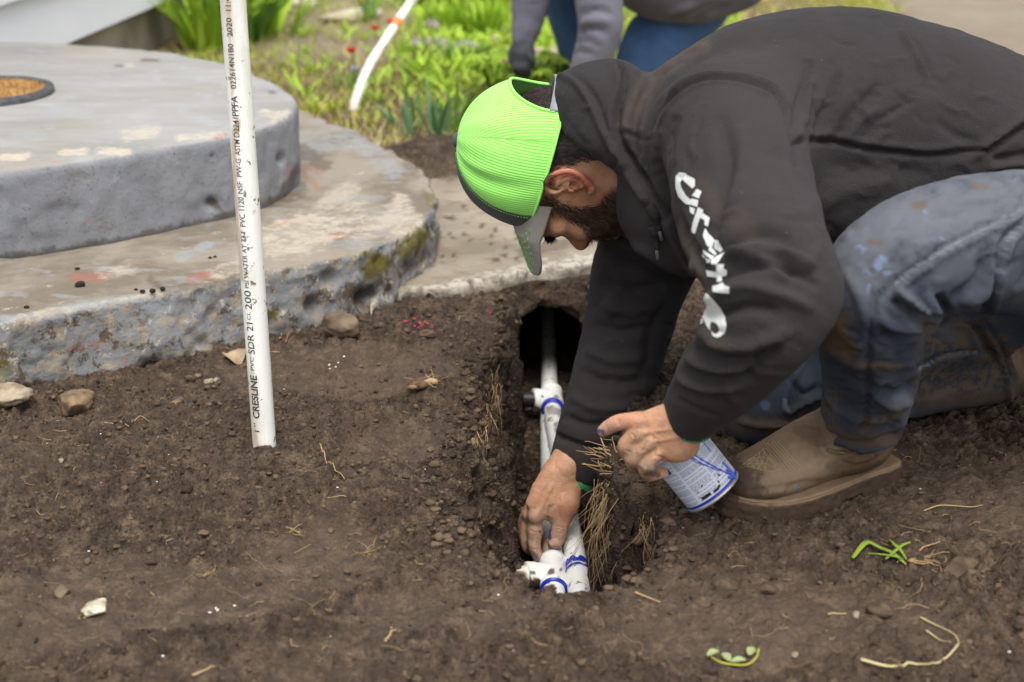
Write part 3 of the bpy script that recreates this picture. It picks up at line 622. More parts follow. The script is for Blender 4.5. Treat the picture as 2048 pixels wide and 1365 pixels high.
# the two supply pipes on the floor of the pit
def at(q): return PZ(q[0], q[1], q[2])
A = [np.array([.085, 3.32, -.232]), at((1098, 700, -.228)), at((1098, 850, -.232)), at((1101, 1000, -.234)), at((1104, 1100, -.232)), at((1110, 1230, -.238))]
Vv, Fv = pipe_mesh(A, R1); pa = obj('water_pipe', Vv, Fv, M_PVCD); tag(pa, 'long white plastic pipe running from the tunnel under the paving to the gripped tee', 'pipe')
pipe_attrs(pa, mud=[([(1080, 1195), (1100, 1180)], 12, 1), ([(1060, 640), (1120, 640)], 16, .0)], stain=[([(1086, 1080), (1092, 1120)], 12, .9)], seed=11)
Bp = [at((1104, 798, -.208)), at((1108, 850, -.212)), at((1122, 930, -.216)), at((1138, 1040, -.224)), at((1156, 1150, -.230)), at((1168, 1240, -.238))]
Vv, Fv = pipe_mesh(Bp, R1); pb = obj('water_pipe', Vv, Fv, M_PVCD); tag(pb, 'white plastic pipe with a blue ringed joint, right of the gripped one', 'pipe')
pipe_attrs(pb, mud=[([(1100, 820), (1120, 825)], 8, .6), ([(1112, 850), (1118, 880)], 5, .7), ([(1146, 1194), (1190, 1192)], 7, 1)], ink=[], seed=21)
def ring_on(P, a, b, r0, mat, name, parent, seed=0, mbx=None):
    """sleeve between two fractions of a path"""
    C = catmull(np.array(P), 121)[int(a * 120):int(b * 120) + 1]
    if len(C) < 3: C = catmull(np.array(P), 1201)[int(a * 1200):int(b * 1200) + 1]
    n = len(C); t = np.linspace(0, 1, n); R = r0 - .0012 * (np.abs(t - .5) * 2) ** 8
    V, Fc = tube(C, R, 40); return obj(name, V, Fc, mat, parent)
bluem = Mat('blue_primer', .35, .5); bluem.color(bluem.mix(bluem.noise(90, 3), srgb(22, 36, 150), srgb(44, 66, 196)))
def frac_at(P, y):
    C = catmull(np.array(P), 1201); return float(np.argmin(np.abs(proj(C)[1] - y))) / 1200
f0, f1 = frac_at(Bp, 1143), frac_at(Bp, 1215); o = ring_on(Bp, f0, f1, R1 + .0025, M_PVCD, 'coupling', pb); pipe_attrs(o, mud=[([(1140, 1196), (1190, 1194)], 8, 1)], seed=3)
# smeared primer on the joint: a wavy band
def smear(P, y0, y1, r0, parent, seed, th0=-80, th1=80):
    f0, f1 = frac_at(P, y0), frac_at(P, y1); C = catmull(np.array(P), 1201); n = 60; V = []; k = 0; rows = 7
    T = C[int(f1 * 1200)] - C[int(f0 * 1200)]; T /= np.linalg.norm(T); S_ = np.cross(T, [0, 0, 1]); S_ /= np.linalg.norm(S_); U = np.cross(S_, T)
    if U[2] < 0: U = -U
    for j in range(rows):
        for i in range(n + 1):
            th = math.radians(th0 + (th1 - th0) * i / n); w0 = .25 * math.sin(3 * th + seed) + .25 * math.sin(7.1 * th + seed * 2); w1 = .2 * math.sin(4 * th + seed + 1) + .18 * math.sin(9.3 * th)
            t = (j / (rows - 1)); t = max(0, w0) * (1 - t) + (1 + min(0, w1)) * t; q = f0 + (f1 - f0) * t; c = C[min(1200, int(q * 1200))]
            V.append(c + (r0 + .0006) * (math.sin(th) * S_ + math.cos(th) * U))
    Fc = [(j * (n + 1) + i, j * (n + 1) + i + 1, (j + 1) * (n + 1) + i + 1, (j + 1) * (n + 1) + i) for j in range(rows - 1) for i in range(n)]
    return obj('primer_mark', np.array(V), Fc, bluem.m, parent)
smear(Bp, 1128, 1142, R1, pb, 1.0); smear(Bp, 1146, 1151, R1 + .0025, pb, 2.4)
# tees
def tee(P, y0, y1, ybr, brpx, Rt, label, mudspots, plug):
    e = empty('tee_fitting', catmull(np.array(P), 1201)[int(frac_at(P, (y0 + y1) / 2) * 1200)]); o_ = np.array(e.location); tag(e, label, 'pipe fitting')
    C = catmull(np.array(P), 1201)[int(frac_at(P, y0) * 1200):int(frac_at(P, y1) * 1200) + 1][::6]; n = len(C); t = np.linspace(0, 1, n)
    lip = .0014 * (sstep(.18, .12, t) + sstep(.82, .88, t)); V, Fc = tube(C, Rt + lip, 48); cb = catmull(np.array(P), 1201)[int(frac_at(P, ybr) * 1200)]
    mb = MB(); mb.add(V - o_, Fc); br = np.array(brpx, float); n = 14; Cb = catmull(np.array([cb, cb + (br - cb)]), n); t = np.linspace(0, 1, n); V2, F2 = tube(Cb, (Rt - .0004) + .0014 * sstep(.62, .7, t), 48); mb.add(V2 - o_, F2)
    b = mb.build('tee_body', M_FIT, e); W = verts(b.data) + o_; attr(b.data, 'mud', paint(W, mudspots, 77, .15)); attr(b.data, 'stain', np.zeros(len(W))); attr(b.data, 'ink', np.zeros(len(W)))
    return e, o_, cb, br
M_FIT = pvc_mat('fitting', .1, .0)
B2 = [B_.copy() for B_ in Bp]; B2 = [at((1098, 770, -.205))] + B2
e, o_, cb, br = tee(B2, 786, 816, 801, at((1066, 800, -.204)), R1 + .0045, 'small white tee with a black plug on its side outlet, halfway along the pit', [((1085, 792), 4, .9), ((1112, 795), 5, .8), ((1098, 806), 4, .8), ([(1070, 815), (1078, 822)], 4, .8)], True)
dirv = (br - cb) / np.linalg.norm(br - cb); pl = speckled('black_plastic', (.012, .012, .013), (.03, .028, .026), 40, .45, .0005, 90, .4)
V, Fc = tube([br + dirv * q for q in (-.004, .0, .004, .020, .024, .0255)], [R1 - .001, R1 - .001, .0150, .0150, .0138, .009], 36); plug = obj('plug', V - o_, Fc, pl, e)
V, Fc = ring = tube([catmull(np.array(B2), 1201)[int(frac_at(B2, y) * 1200)] - o_ for y in (816, 818, 821)], [R1 + .0054, R1 + .0058, R1 + .0028], 40); obj('primer_ring', V, Fc, bluem.m, e)
e, o_, cb, br = tee(A, 1124, 1180, 1152, at((1052, 1152, -.228)), R1 + .004, 'white tee smeared with mud and blue primer under the gripping hand', [([(1050, 1158), (1075, 1180), (1100, 1196)], 14, 1), ((1102, 1145), 5, .9), ((1116, 1158), 4, .8), ((1096, 1168), 5, .9), ([(1050, 1142), (1066, 1146)], 5, .9), ((1060, 1165), 9, 1), ((1122, 1140), 3, .8)], False)
for y in (1121, 1177):
    C_ = [catmull(np.array(A), 1201)[int(frac_at(A, yy) * 1200)] - o_ for yy in (y - 2, y + 1, y + 5)]; V, Fc = tube(C_, [R1 + .001, R1 + .0045, R1 + .0052] if y == 1121 else [R1 + .0054, R1 + .005, R1 + .001], 40); obj('primer_ring', V, Fc, bluem.m, e)
V, Fc = pipe_mesh([br + (cb - br) * .15, br + (br - cb) * .8 - np.array([0, 0, .002]), br + (br - cb) * 1.7 - np.array([0, -.004, .006])], R1 - .001); o = obj('side_pipe', V - o_, Fc, M_PVCD, e)
W = verts(o.data) + o_; attr(o.data, 'mud', paint(W, [([(1040, 1155), (970, 1160)], 11, 1), ((1035, 1146), 4, .9)], 31, .2)); attr(o.data, 'stain', np.full(len(W), .35)); attr(o.data, 'ink', np.zeros(len(W)))

# background conduit: a bent white pipe with an orange band
q0 = PZ(706, 240, -.03); q1 = PY(712, 200, q0[1] + .01); q2 = PY(735, 140, q0[1] + .06); q3 = PY(775, 75, q0[1] + .15); q4 = PY(845, -30, q0[1] + .34); q5 = PY(905, -130, q0[1] + .5)
bp = [q0, q1, q2, q3, q4, q5]; V, Fc = pipe_mesh(bp, .0152); o = obj('bent_pipe', V, Fc, M_PVC); tag(o, 'leaning bent white pipe with an orange band rising behind the steps', 'pipe'); pipe_attrs(o, seed=8)
om = Mat('orange_paint', .5, .3); om.color(om.mix(om.noise(30, 3), srgb(232, 120, 60), srgb(240, 150, 96)))
C = catmull(np.array(bp), 401); C = C[int(frac_at(bp, 54) * 400):int(frac_at(bp, 40) * 400) + 1] if frac_at(bp, 54) < frac_at(bp, 40) else C[int(frac_at(bp, 40) * 400):int(frac_at(bp, 54) * 400) + 1]
V, Fc = tube(C, .0158, 32, cap=False); obj('orange_band', V, Fc, om.m, o)
V, Fc = pipe_mesh([PY(1040, 210, 3.35), PY(1038, 185, 3.36), PY(1036, 163, 3.37)], .015); o = obj('capped_stub', V, Fc, M_PVC); tag(o, 'short white pipe stub standing just behind the green cap', 'pipe'); pipe_attrs(o, seed=9)
# ================================================================== the kneeling man
def fabric(name, cols, scale=6, rough=.95, weave=900, bump=.0004, sheen=.3, extra=None):
    m = Mat(name, rough, .15); c = m.mix(m.ramp(m.noise(scale, 5, .6), [(.35, 0.), (.68, 1.)]), cols[0], cols[1])
    c = m.mix(m.ramp(m.noise(340, 3, .7), [(.35, .0), (.75, .22)]), c, cols[2])
    if extra: c = extra(m, c)
    m.color(c); m.p.inputs['Sheen Weight'].default_value = sheen; m.p.inputs['Sheen Roughness'].default_value = .6
    m.bump(m.noise(weave, 2), bump); return m
person = empty('person', PZ(1740, 930, 0)); PO = np.array(person.location)
tag(person, 'man in a dark hoodie and green cap kneeling over the pit and gripping a pipe', 'person')

# ---- hoodie
Fh = Field((-.05, 1.25, -.22), (1.12, 2.35, .74), .004)
YM = 1.95
torso = [PY(2330, 470, YM), PY(2130, 372, YM), PY(1950, 300, YM), PY(1800, 262, YM), PY(1660, 248, YM), PY(1540, 262, YM), PY(1440, 300, YM), PY(1376, 330, YM)]
Fh.chain(torso, [.165, .165, .17, .18, .19, .195, .18, .12], [.125, .128, .142, .152, .160, .158, .140, .105], k=0)
Fh.ell(PY(1400, 400, 1.93), (.11, .15, .105), .06)                      # slack chest cloth
Fh.ell(PY(1620, 380, 1.9), (.17, .15, .08), .06)
LA = [PY(1462, 262, 1.79), PY(1478, 350, 1.69), PY(1502, 450, 1.59), PY(1540, 545, 1.49), PY(1535, 622, 1.455), PY(1488, 700, 1.48), PY(1432, 765, 1.52), PY(1384, 826, 1.56)]
Fh.chain(LA, [.092, .088, .083, .072, .064, .057, .049, .0365], [.094, .088, .083, .074, .064, .056, .048, .036], k=.045)
Fh.ell(PY(1600, 590, 1.47), (.035, .04, .04), .04)
RA = [PY(1345, 390, 2.08), PY(1310, 470, 2.1), PY(1277, 560, 2.1), PY(1250, 680, 2.085), PY(1214, 790, 2.06), PY(1176, 880, 2.04), PY(1148, 938, 2.025)]
Fh.chain(RA, [.09, .084, .077, .070, .064, .053, .0435], k=.04)
Fh.cut(LA[-1] + (LA[-1] - LA[-2]) * .12, LA[-1] - LA[-2], .07); Fh.cut(RA[-1] + (RA[-1] - RA[-2]) * .25, RA[-1] - RA[-2], .085)
# folded hood: a thick slack roll round the neck
HC = PY(1282, 296, 1.975)
ax1 = PY(1205, 175, 1.975) - HC; ax1 /= np.linalg.norm(ax1); ax1 = np.array([ax1[0], 0, ax1[2]]) / math.hypot(ax1[0], ax1[2]); nrm = np.array([-ax1[2], 0, ax1[0]]); nrm = nrm if nrm[0] < 0 else -nrm
ringp = []; ra = []; rb = []
for i in range(33):
    a = 2 * math.pi * i / 32; c_, s_ = math.cos(a), math.sin(a)
    p = HC + ax1 * (.098 * c_ if c_ > 0 else .118 * c_) + np.array([0, 1, 0]) * s_ * .095 + nrm * (.018 * c_)
    ringp.append(p); ra.append(.034 + .030 * max(c_, 0)); rb.append(.027 + .013 * max(c_, 0))
P_ = np.array(ringp); Fh.segs(P_, np.array(ra), np.array(rb), nrm, .02)
Fh.ell(PY(1190, 180, 1.99), (.060, .085, .032), .025)
Fh.ell(PY(1250, 215, 1.985), (.05, .09, .04), .03)
# neck hole and hollow inside the hood
Fh.ell(HC + nrm * .045, (.07, .068, .09), .015, M=[nrm, (0, 1, 0), ax1], sub=True)
# waist opening overlaps the jeans
V, Q = Fh.mesh(3); N = normals(V, Q)
# broad soft irregularity of slack fleece
V = V + N * (.0045 * fbm(V, 9, 3, 5) + .0022 * fbm(V, 24, 3, 6))[:, None]; N = normals(V, Q)
FOLDS = [  # sleeve, near
 ([(1420, 520), (1490, 470), (1560, 470), (1610, 500)], 13, -.007), ([(1430, 545), (1500, 500), (1570, 505), (1630, 540)], 11, .006), ([(1440, 560), (1500, 535), (1580, 540), (1640, 575)], 9, -.006),
 ([(1400, 610), (1480, 575), (1560, 590), (1630, 620)], 12, .005), ([(1410, 640), (1490, 615), (1560, 625)], 10, -.006), ([(1380, 690), (1420, 720), (1500, 725), (1560, 690)], 13, -.006), ([(1395, 660), (1440, 690), (1510, 690), (1580, 660)], 12, .006),
 ([(1360, 740), (1420, 760), (1480, 760), (1520, 730)], 11, -.006), ([(1370, 715), (1430, 738), (1500, 740)], 9, .005), ([(1345, 775), (1400, 795), (1460, 800)], 8, -.005), ([(1350, 760), (1410, 778), (1470, 780)], 7, .004),
 ([(1340, 790), (1385, 815), (1440, 835)], 4, -.003), ([(1440, 230), (1460, 330), (1430, 430), (1415, 520)], 16, -.005), ([(1480, 250), (1480, 340), (1455, 440)], 18, .004), ([(1540, 300), (1580, 400), (1610, 500)], 20, -.003),
 ([(1440, 500), (1520, 520), (1580, 560)], 10, .005), ([(1530, 480), (1600, 560)], 12, -.004), ([(1350, 230), (1330, 330), (1350, 430), (1390, 520)], 12, -.004), ([(1318, 260), (1312, 340), (1335, 430)], 10, .004),
 # armhole seam
 ([(1290, 330), (1300, 260), (1340, 195), (1400, 160), (1470, 158), (1540, 178), (1568, 215), (1585, 270), (1592, 330)], 4, -.0045, 0), ([(1282, 330), (1292, 256), (1334, 188), (1398, 152), (1472, 150), (1545, 170), (1578, 212)], 4, .0030, 0), ([(1300, 330), (1311, 262), (1348, 202), (1402, 169), (1470, 167), (1533, 187)], 3, .0018, 0),
 # flank: seam and drag folds under the arm
 ([(1592, 283), (1660, 284), (1730, 298), (1790, 305), (1860, 312), (1920, 304), (1975, 302)], 4, -.007, 0), ([(1592, 270), (1660, 270), (1730, 286), (1790, 293), (1860, 300), (1920, 292)], 8, .004, 0),
 ([(1588, 275), (1596, 210), (1622, 120)], 9, -.007), ([(1605, 270), (1612, 220), (1625, 150)], 8, .006), ([(1628, 280), (1652, 210), (1680, 140)], 9, -.008), ([(1648, 278), (1680, 225), (1700, 180)], 8, .006), ([(1668, 284), (1705, 225), (1760, 165)], 9, -.008), ([(1690, 285), (1725, 240), (1760, 215)], 8, .005), ([(1712, 292), (1762, 240), (1830, 200)], 8, -.006), ([(1740, 290), (1780, 260)], 9, .004),
 ([(1800, 60), (1830, 110), (1855, 160)], 5, .005), ([(1815, 60), (1845, 110), (1868, 165)], 9, -.004), ([(1870, 240), (1910, 270), (1960, 285)], 14, -.004), ([(1650, 330), (1760, 345), (1880, 340)], 20, -.003), ([(1620, 420), (1700, 380), (1800, 350)], 22, .004),
 # hem and band at the waist
 ([(1980, 302), (2010, 280), (2048, 255), (2090, 235)], 5, -.009, 0), ([(1960, 305), (2000, 275), (2048, 238), (2090, 215)], 9, .004, 0), ([(1985, 320), (2020, 315), (2060, 305)], 6, -.006), ([(1975, 340), (2010, 332), (2060, 330)], 6, .005),
 # shoulder drags toward the hood
 ([(1262, 130), (1310, 95), (1380, 65)], 7, -.004), ([(1265, 300), (1275, 220), (1310, 160), (1360, 120)], 8, -.005), ([(1280, 300), (1292, 225), (1325, 170), (1370, 130)], 7, .004), ([(1300, 140), (1350, 110), (1420, 90)], 8, .003),
 # hood
 ([(1240, 125), (1252, 160), (1238, 215), (1235, 260), (1262, 320), (1310, 390), (1335, 430)], 6, -.010, 0), ([(1228, 130), (1238, 170), (1222, 220), (1222, 262), (1250, 325)], 9, .004, 0), ([(1112, 150), (1150, 165), (1180, 205), (1205, 260), (1245, 330), (1290, 400)], 7, .005, 0), ([(1130, 150), (1165, 165), (1195, 210), (1215, 260), (1250, 320)], 6, -.004), ([(1240, 262), (1300, 285)], 3, -.003), ([(1236, 248), (1300, 270)], 3, .002),
 # far sleeve
 ([(1200, 560), (1260, 580), (1330, 570)], 12, -.006), ([(1190, 600), (1250, 620), (1330, 610)], 11, .005), ([(1185, 650), (1240, 665), (1300, 655)], 11, -.006), ([(1170, 700), (1230, 720), (1300, 715)], 11, .005), ([(1160, 740), (1210, 765), (1290, 765)], 11, -.006), ([(1140, 790), (1190, 815), (1260, 815)], 10, .005), ([(1125, 830), (1170, 850), (1240, 850)], 9, -.006), ([(1110, 870), (1165, 892), (1225, 905)], 5, -.007, 0), ([(1215, 500), (1240, 560), (1215, 640)], 14, .005), ([(1330, 600), (1300, 680), (1290, 760)], 12, -.005),
 ([(1210, 500), (1270, 520), (1350, 560), (1400, 570)], 10, -.008), ([(1200, 480), (1290, 500), (1370, 545)], 9, .006), ([(1330, 440), (1360, 490), (1400, 560)], 10, .006), ([(1345, 430), (1380, 490), (1415, 550)], 8, -.006)]
rg = np.random.default_rng(12)
for (x0, x1, y0, y1, a0, n_, l0) in ((1400, 1640, 420, 620, -.2, 34, 60), (1360, 1560, 640, 800, .1, 30, 55), (1170, 1340, 560, 850, .1, 44, 50), (1120, 1230, 820, 890, .2, 14, 40), (1590, 1800, 180, 280, -1.0, 26, 50), (1600, 1960, 60, 240, .3, 22, 60), (1960, 2040, 250, 330, -.4, 10, 40), (1260, 1400, 120, 420, -1.2, 26, 50), (1110, 1240, 150, 330, .8, 16, 50), (1640, 1950, 310, 400, -.3, 16, 70)):
    for _ in range(n_):
        x, y = rg.uniform(x0, x1), rg.uniform(y0, y1); l = l0 * rg.uniform(.4, 1.2); a = a0 + rg.normal(0, .35); b = a + rg.normal(0, .5); FOLDS.append(([(x, y), (x + l * .5 * math.cos(a), y + l * .5 * math.sin(a)), (x + l * .5 * (math.cos(a) + math.cos(b)), y + l * .5 * (math.sin(a) + math.sin(b)))], rg.uniform(3, 5.5), rg.choice([-1, 1]) * rg.uniform(.0006, .0016)))
fk = lambda f: f[0][0][0] > 1580 and f[0][0][1] < 300 and f[1] > 7
V = sculpt(V, N, [(f[0], f[1] * (.65 if fk(f) else 1), f[2] * (1.0 if fk(f) else 1.7)) + tuple(f[3:]) for f in FOLDS]); V = relax(V, Q, 1)
N = normals(V, Q)
def hood_extra(m, c):
    c = m.mix(m.math('MULTIPLY', m.ramp(m.noise(3, 4), [(.45, 0.), (.7, 1.)]), .3), c, srgb(68, 60, 56)); c = m.mix(m.math('MULTIPLY', m.attr('dust'), .8), c, srgb(98, 82, 70)); lint = m.math('LESS_THAN', m.voro(48), .035); return m.mix(m.math('MULTIPLY', lint, .35), c, srgb(150, 145, 140))
M_HOOD = fabric('dark_fleece', (srgb(42, 40, 41), srgb(52, 49, 50), srgb(74, 70, 69)), 4, .97, 500, .0012, .03, hood_extra).m
hoodie = obj('hoodie', V - PO, Q, M_HOOD, person)
attr(hoodie.data, 'dust', paint(V, [([(1250, 250), (1310, 150), (1400, 90)], 16, .35), ([(1375, 470), (1400, 560)], 16, .30), ([(1400, 380), (1500, 470)], 20, .22), ([(1400, 640), (1440, 690)], 16, .25), ([(1110, 890), (1200, 930)], 16, .25), ((1450, 545), 3, .8), ([(1450, 530), (1462, 525)], 4, .6)], 3, .9))
HV, HQ, HN = V, Q, N
from mathutils.bvhtree import BVHTree
def bvh(V, Q): return BVHTree.FromPolygons(V.tolist(), [tuple(int(i) for i in f) for f in Q])
HB = bvh(V, Q)
def cast(tree, x, y, off=.0012):
    d = ray(x, y); d = d / np.linalg.norm(d); r = tree.ray_cast(Vector((0, 0, CAMH)), Vector(d))
    if r[0] is None: return None
    n = np.array(r[1]); n = n if n @ d < 0 else -n
    return np.array(r[0]) + n * off
def decal(name, shapes, tree, mat, parent, step=2.0, off=.0013):
    """printed shapes: outlines in picture space laid on a surface"""
    mb = MB()
    for poly in shapes:
        bm = bmesh.new(); vs = [bm.verts.new((x, y, 0)) for x, y in poly]
        try: bm.faces.new(vs)
        except Exception: bm.free(); continue
        bm.normal_update(); bmesh.ops.triangulate(bm, faces=bm.faces[:]); xs = [p[0] for p in poly]; ys = [p[1] for p in poly]
        for ax_, a, b in ((0, min(xs), max(xs)), (1, min(ys), max(ys))):
            q = a + step
            while q < b:
                co = [0, 0, 0]; no = [0, 0, 0]; co[ax_] = q; no[ax_] = 1
                bmesh.ops.bisect_plane(bm, geom=bm.verts[:] + bm.edges[:] + bm.faces[:], plane_co=co, plane_no=no); q += step
        P = [cast(tree, v.co.x, v.co.y, off) for v in bm.verts]; bm.verts.index_update(); good = [p is not None for p in P]
        V = [p if p is not None else np.zeros(3) for p in P]; Fc = []
        for f in bm.faces:
            ids = [v.index for v in f.verts]
            if all(good[i] for i in ids) and max(np.linalg.norm(V[ids[0]] - V[i]) for i in ids) < .02: Fc.append(ids)
        bm.free(); mb.add(np.array(V) - PO, Fc)
    return mb.build(name, mat, parent)
def stroke_poly(line, w0, w1=None):
    q = np.array(smooth_line(line)); w1 = w0 if w1 is None else w1; T = np.gradient(q, axis=0); T /= np.linalg.norm(T, axis=1)[:, None]; Nn = np.stack([-T[:, 1], T[:, 0]], 1); ww = np.linspace(w0, w1, len(q))[:, None]
    return [tuple(a) for a in q + Nn * ww] + [tuple(a) for a in (q - Nn * ww)[::-1]]
prm = Mat('print_white', .7, .2); prm.color(prm.mix(prm.noise(90, 4), srgb(196, 200, 196), srgb(222, 225, 221)))
def zc(q, sx=250 / 812., ox=1300, oy=300): return [(ox + x * sx, oy + y * sx) for x, y in q]
PR = [zc([(172, 175), (195, 148), (230, 152), (296, 195), (297, 240), (280, 255), (215, 195), (203, 215), (210, 250), (240, 300), (275, 330), (268, 362), (235, 352), (190, 305), (172, 250)]),
      zc([(278, 300), (310, 257), (340, 275), (322, 320)]), zc([(275, 318), (320, 330), (312, 375), (262, 355)]), zc([(262, 370), (298, 385), (290, 425), (266, 408)]),
      zc([(318, 375), (352, 395), (318, 480), (298, 548), (272, 535), (285, 470)]), zc([(340, 408), (392, 445), (380, 500), (358, 490), (360, 462), (330, 440)]),
      zc([(362, 510), (378, 545), (425, 590), (405, 640), (375, 625), (348, 560)]), zc([(425, 590), (448, 590), (480, 650), (460, 668), (420, 640)]), zc([(390, 625), (420, 650), (440, 680), (425, 690), (385, 655)]),
      zc([(350, 650), (400, 690), (420, 695), (400, 720), (352, 672)]), zc([(345, 680), (395, 725), (385, 738), (342, 700)]), zc([(480, 670), (490, 665), (440, 750), (400, 745), (402, 720), (445, 690)]),
      zc([(438, 748), (482, 742), (480, 772), (502, 780), (498, 815), (468, 822), (470, 858), (440, 862), (438, 830), (380, 825), (368, 788), (438, 790)]),
      zc([(412, 885), (450, 880), (455, 872), (480, 868), (485, 885), (518, 895), (518, 930), (410, 925)])]
leaf = zc([(345, 932), (372, 938), (420, 975), (465, 1030), (492, 1090), (500, 1140), (490, 1190), (462, 1215), (440, 1222), (415, 1212), (404, 1190), (404, 1178), (416, 1196), (440, 1196), (456, 1178), (452, 1150), (430, 1128), (404, 1122), (396, 1140), (398, 1176), (375, 1150), (345, 1090), (332, 1010), (333, 955)])
PR.append(leaf); PR.append(zc([(332 + 20 * math.cos(a), 1115 + 20 * math.sin(a)) for a in np.linspace(0, 6.1, 14)]))
decal('sleeve_lettering', PR[:-2], HB, prm.m, hoodie, 2.5); decal('sleeve_emblem', PR[-2:-1], HB, prm.m, hoodie, 2.5); decal('sleeve_dot', PR[-1:], HB, prm.m, hoodie, 2.5)
# drawstring with metal tips
cordm = speckled('drawstring', (.012, .011, .011), (.025, .023, .022), 60, .9, .0008, 300); tipm = Mat('metal_tip', .35, .5); tipm.p.inputs['Metallic'].default_value = .6; tipm.color(srgb(150, 152, 156))
for (x0, y0, xm, ym, x1, y1) in ((1302, 412, 1312, 436, 1319, 462), (1309, 452, 1311, 472, 1314, 500)):
    a = cast(HB, x0, y0, .003); yy = (cast(HB, xm, ym, .006)[1]); a, b, c = a, PY(xm, ym, min(yy, a[1] - .003)), PY(x1, y1, min(yy, a[1] - .003) - .002)
    V, Fc = tube(catmull([a, b, c], 14), [.0075 - .0042 * sstep(.4, .75, t) for t in np.linspace(0, 1, 14)], 12); s0 = obj('drawstring', V - PO, Fc, cordm, hoodie)
    d = (c - b) / np.linalg.norm(c - b); V, Fc = tube([c - d * .012, c, c + d * .0135], [.0027, .0027, .0026], 14); obj('metal_tip', V - PO, Fc, tipm.m, s0)

# ---- jeans
Fj = Field((.18, 1.3, -.03), (1.35, 2.35, .52), .0045)
Fj.ell(PY(2290, 455, 1.9), (.16, .19, .15), .03)
LL = [PY(2260, 480, 1.72), PY(2120, 488, 1.68), PY(2000, 486, 1.63), PY(1880, 500, 1.585), PY(1790, 540, 1.56), PY(1742, 600, 1.56), PY(1742, 680, 1.60), PY(1740, 760, 1.65), PY(1724, 830, 1.695), PY(1712, 866, 1.715)]
Fj.chain(LL, [.10, .096, .090, .082, .076, .071, .066, .061, .058, .056], [.10, .094, .086, .078, .073, .068, .064, .059, .054, .052], k=.03)
RL = [PY(2230, 500, 2.0), PY(2000, 590, 1.99), PY(1750, 690, 1.95), PY(1560, 775, 1.90), PY(1530, 800, 1.90)]
Fj.chain(RL, [.1, .09, .082, .074, .07], k=.03)
RS = [PY(1530, 795, 1.92), PY(1640, 780, 1.93), PY(1780, 762, 1.95), PY(1890, 742, 1.985), PY(1950, 734, 2.01), PY(1985, 728, 2.02)]
Fj.chain(RS, [.070, .068, .064, .062, .062, .063], [.064, .062, .060, .060, .061, .062], k=.02)
Fj.cut(LL[-1] + np.array([0, 0, .004]), np.array([.02, .0, -1]), .1); Fj.cut(RS[-1] + np.array([.012, 0, 0]), np.array([.9, .15, .42]), .11)
Fj.D = np.maximum(Fj.D, -(Fj.ax[2][None, None, :] + .004).astype(np.float32))
V, Q = Fj.mesh(3); N = normals(V, Q); V = V + N * (.003 * fbm(V, 14, 3, 15) + .0012 * fbm(V, 45, 3, 16))[:, None]
JF = [([(2060, 345), (2040, 420), (1985, 448), (1900, 490), (1830, 535), (1785, 570), (1755, 600), (1742, 650), (1738, 740), (1732, 840)], 5, -.0045, 0), ([(2055, 430), (1990, 460), (1905, 502), (1840, 545), (1796, 580)], 7, .0035, 0), ([(1748, 640), (1744, 740), (1740, 840)], 4, .002, 0),
 ([(1790, 580), (1820, 600), (1850, 618), (1870, 600)], 8, .009), ([(1785, 600), (1815, 622), (1850, 640)], 8, -.010), ([(1850, 590), (1872, 620), (1855, 645)], 8, .008), ([(1875, 590), (1892, 620), (1880, 650)], 9, -.009), ([(1760, 640), (1800, 655), (1845, 650)], 9, .008), ([(1765, 665), (1800, 680), (1845, 668)], 8, -.007),
 ([(1900, 600), (1950, 570), (1975, 510)], 12, -.006), ([(1925, 612), (1975, 580), (1995, 520)], 9, .006), ([(1970, 620), (1990, 560), (2010, 480), (2048, 440)], 6, -.009, 0), ([(1985, 622), (2003, 560), (2022, 490), (2052, 460)], 6, .005, 0),
 ([(1760, 780), (1800, 790), (1840, 760)], 10, -.006), ([(1745, 790), (1790, 812), (1830, 790)], 9, .006), ([(1650, 720), (1700, 760), (1760, 770)], 12, -.004), ([(1640, 690), (1690, 720), (1740, 735)], 12, .004), ([(1640, 800), (1690, 850), (1760, 862), (1800, 840)], 9, -.006), ([(1650, 790), (1700, 832), (1770, 840)], 7, .005),
 ([(1620, 862), (1660, 885), (1720, 902), (1790, 884)], 4, .004, 0), ([(1618, 850), (1662, 872), (1720, 888), (1790, 870)], 4, -.004, 0), ([(1700, 470), (1800, 430), (1900, 420)], 22, -.003), ([(1820, 400), (1900, 380), (1990, 375)], 8, -.003), ([(1840, 420), (1920, 405), (2010, 400)], 7, .003), ([(1690, 540), (1720, 600), (1735, 660)], 14, .003),
 ([(1835, 738), (1890, 712), (1960, 705), (2000, 712)], 4, -.004, 0), ([(1900, 650), (1935, 655), (1960, 700)], 8, .007), ([(1940, 645), (1965, 680), (1990, 720)], 7, -.008), ([(1955, 640), (1985, 680), (2008, 740), (2020, 795)], 6, .006, 0), ([(1965, 640), (2000, 690), (2020, 750)], 5, -.006, 0), ([(1860, 800), (1900, 770), (1960, 765)], 10, -.004),
 ([(1650, 670), (1600, 740), (1570, 800), (1575, 825), (1600, 812), (1640, 795)], 4, .005, 0), ([(1600, 700), (1560, 770), (1556, 820)], 6, -.004), ([(1580, 760), (1610, 790), (1640, 770)], 7, -.006), ([(1470, 840), (1530, 852), (1600, 845)], 6, .004)]
rg = np.random.default_rng(3)
for _ in range(60):   # fine creases behind the knee and down the shin
    x, y = rg.uniform(1660, 1820), rg.uniform(650, 860); l = rg.uniform(20, 50); a = rg.uniform(-.5, .5); JF.append(([(x, y), (x + l * math.cos(a), y + l * math.sin(a))], 4, rg.choice([-1, 1]) * .0018))
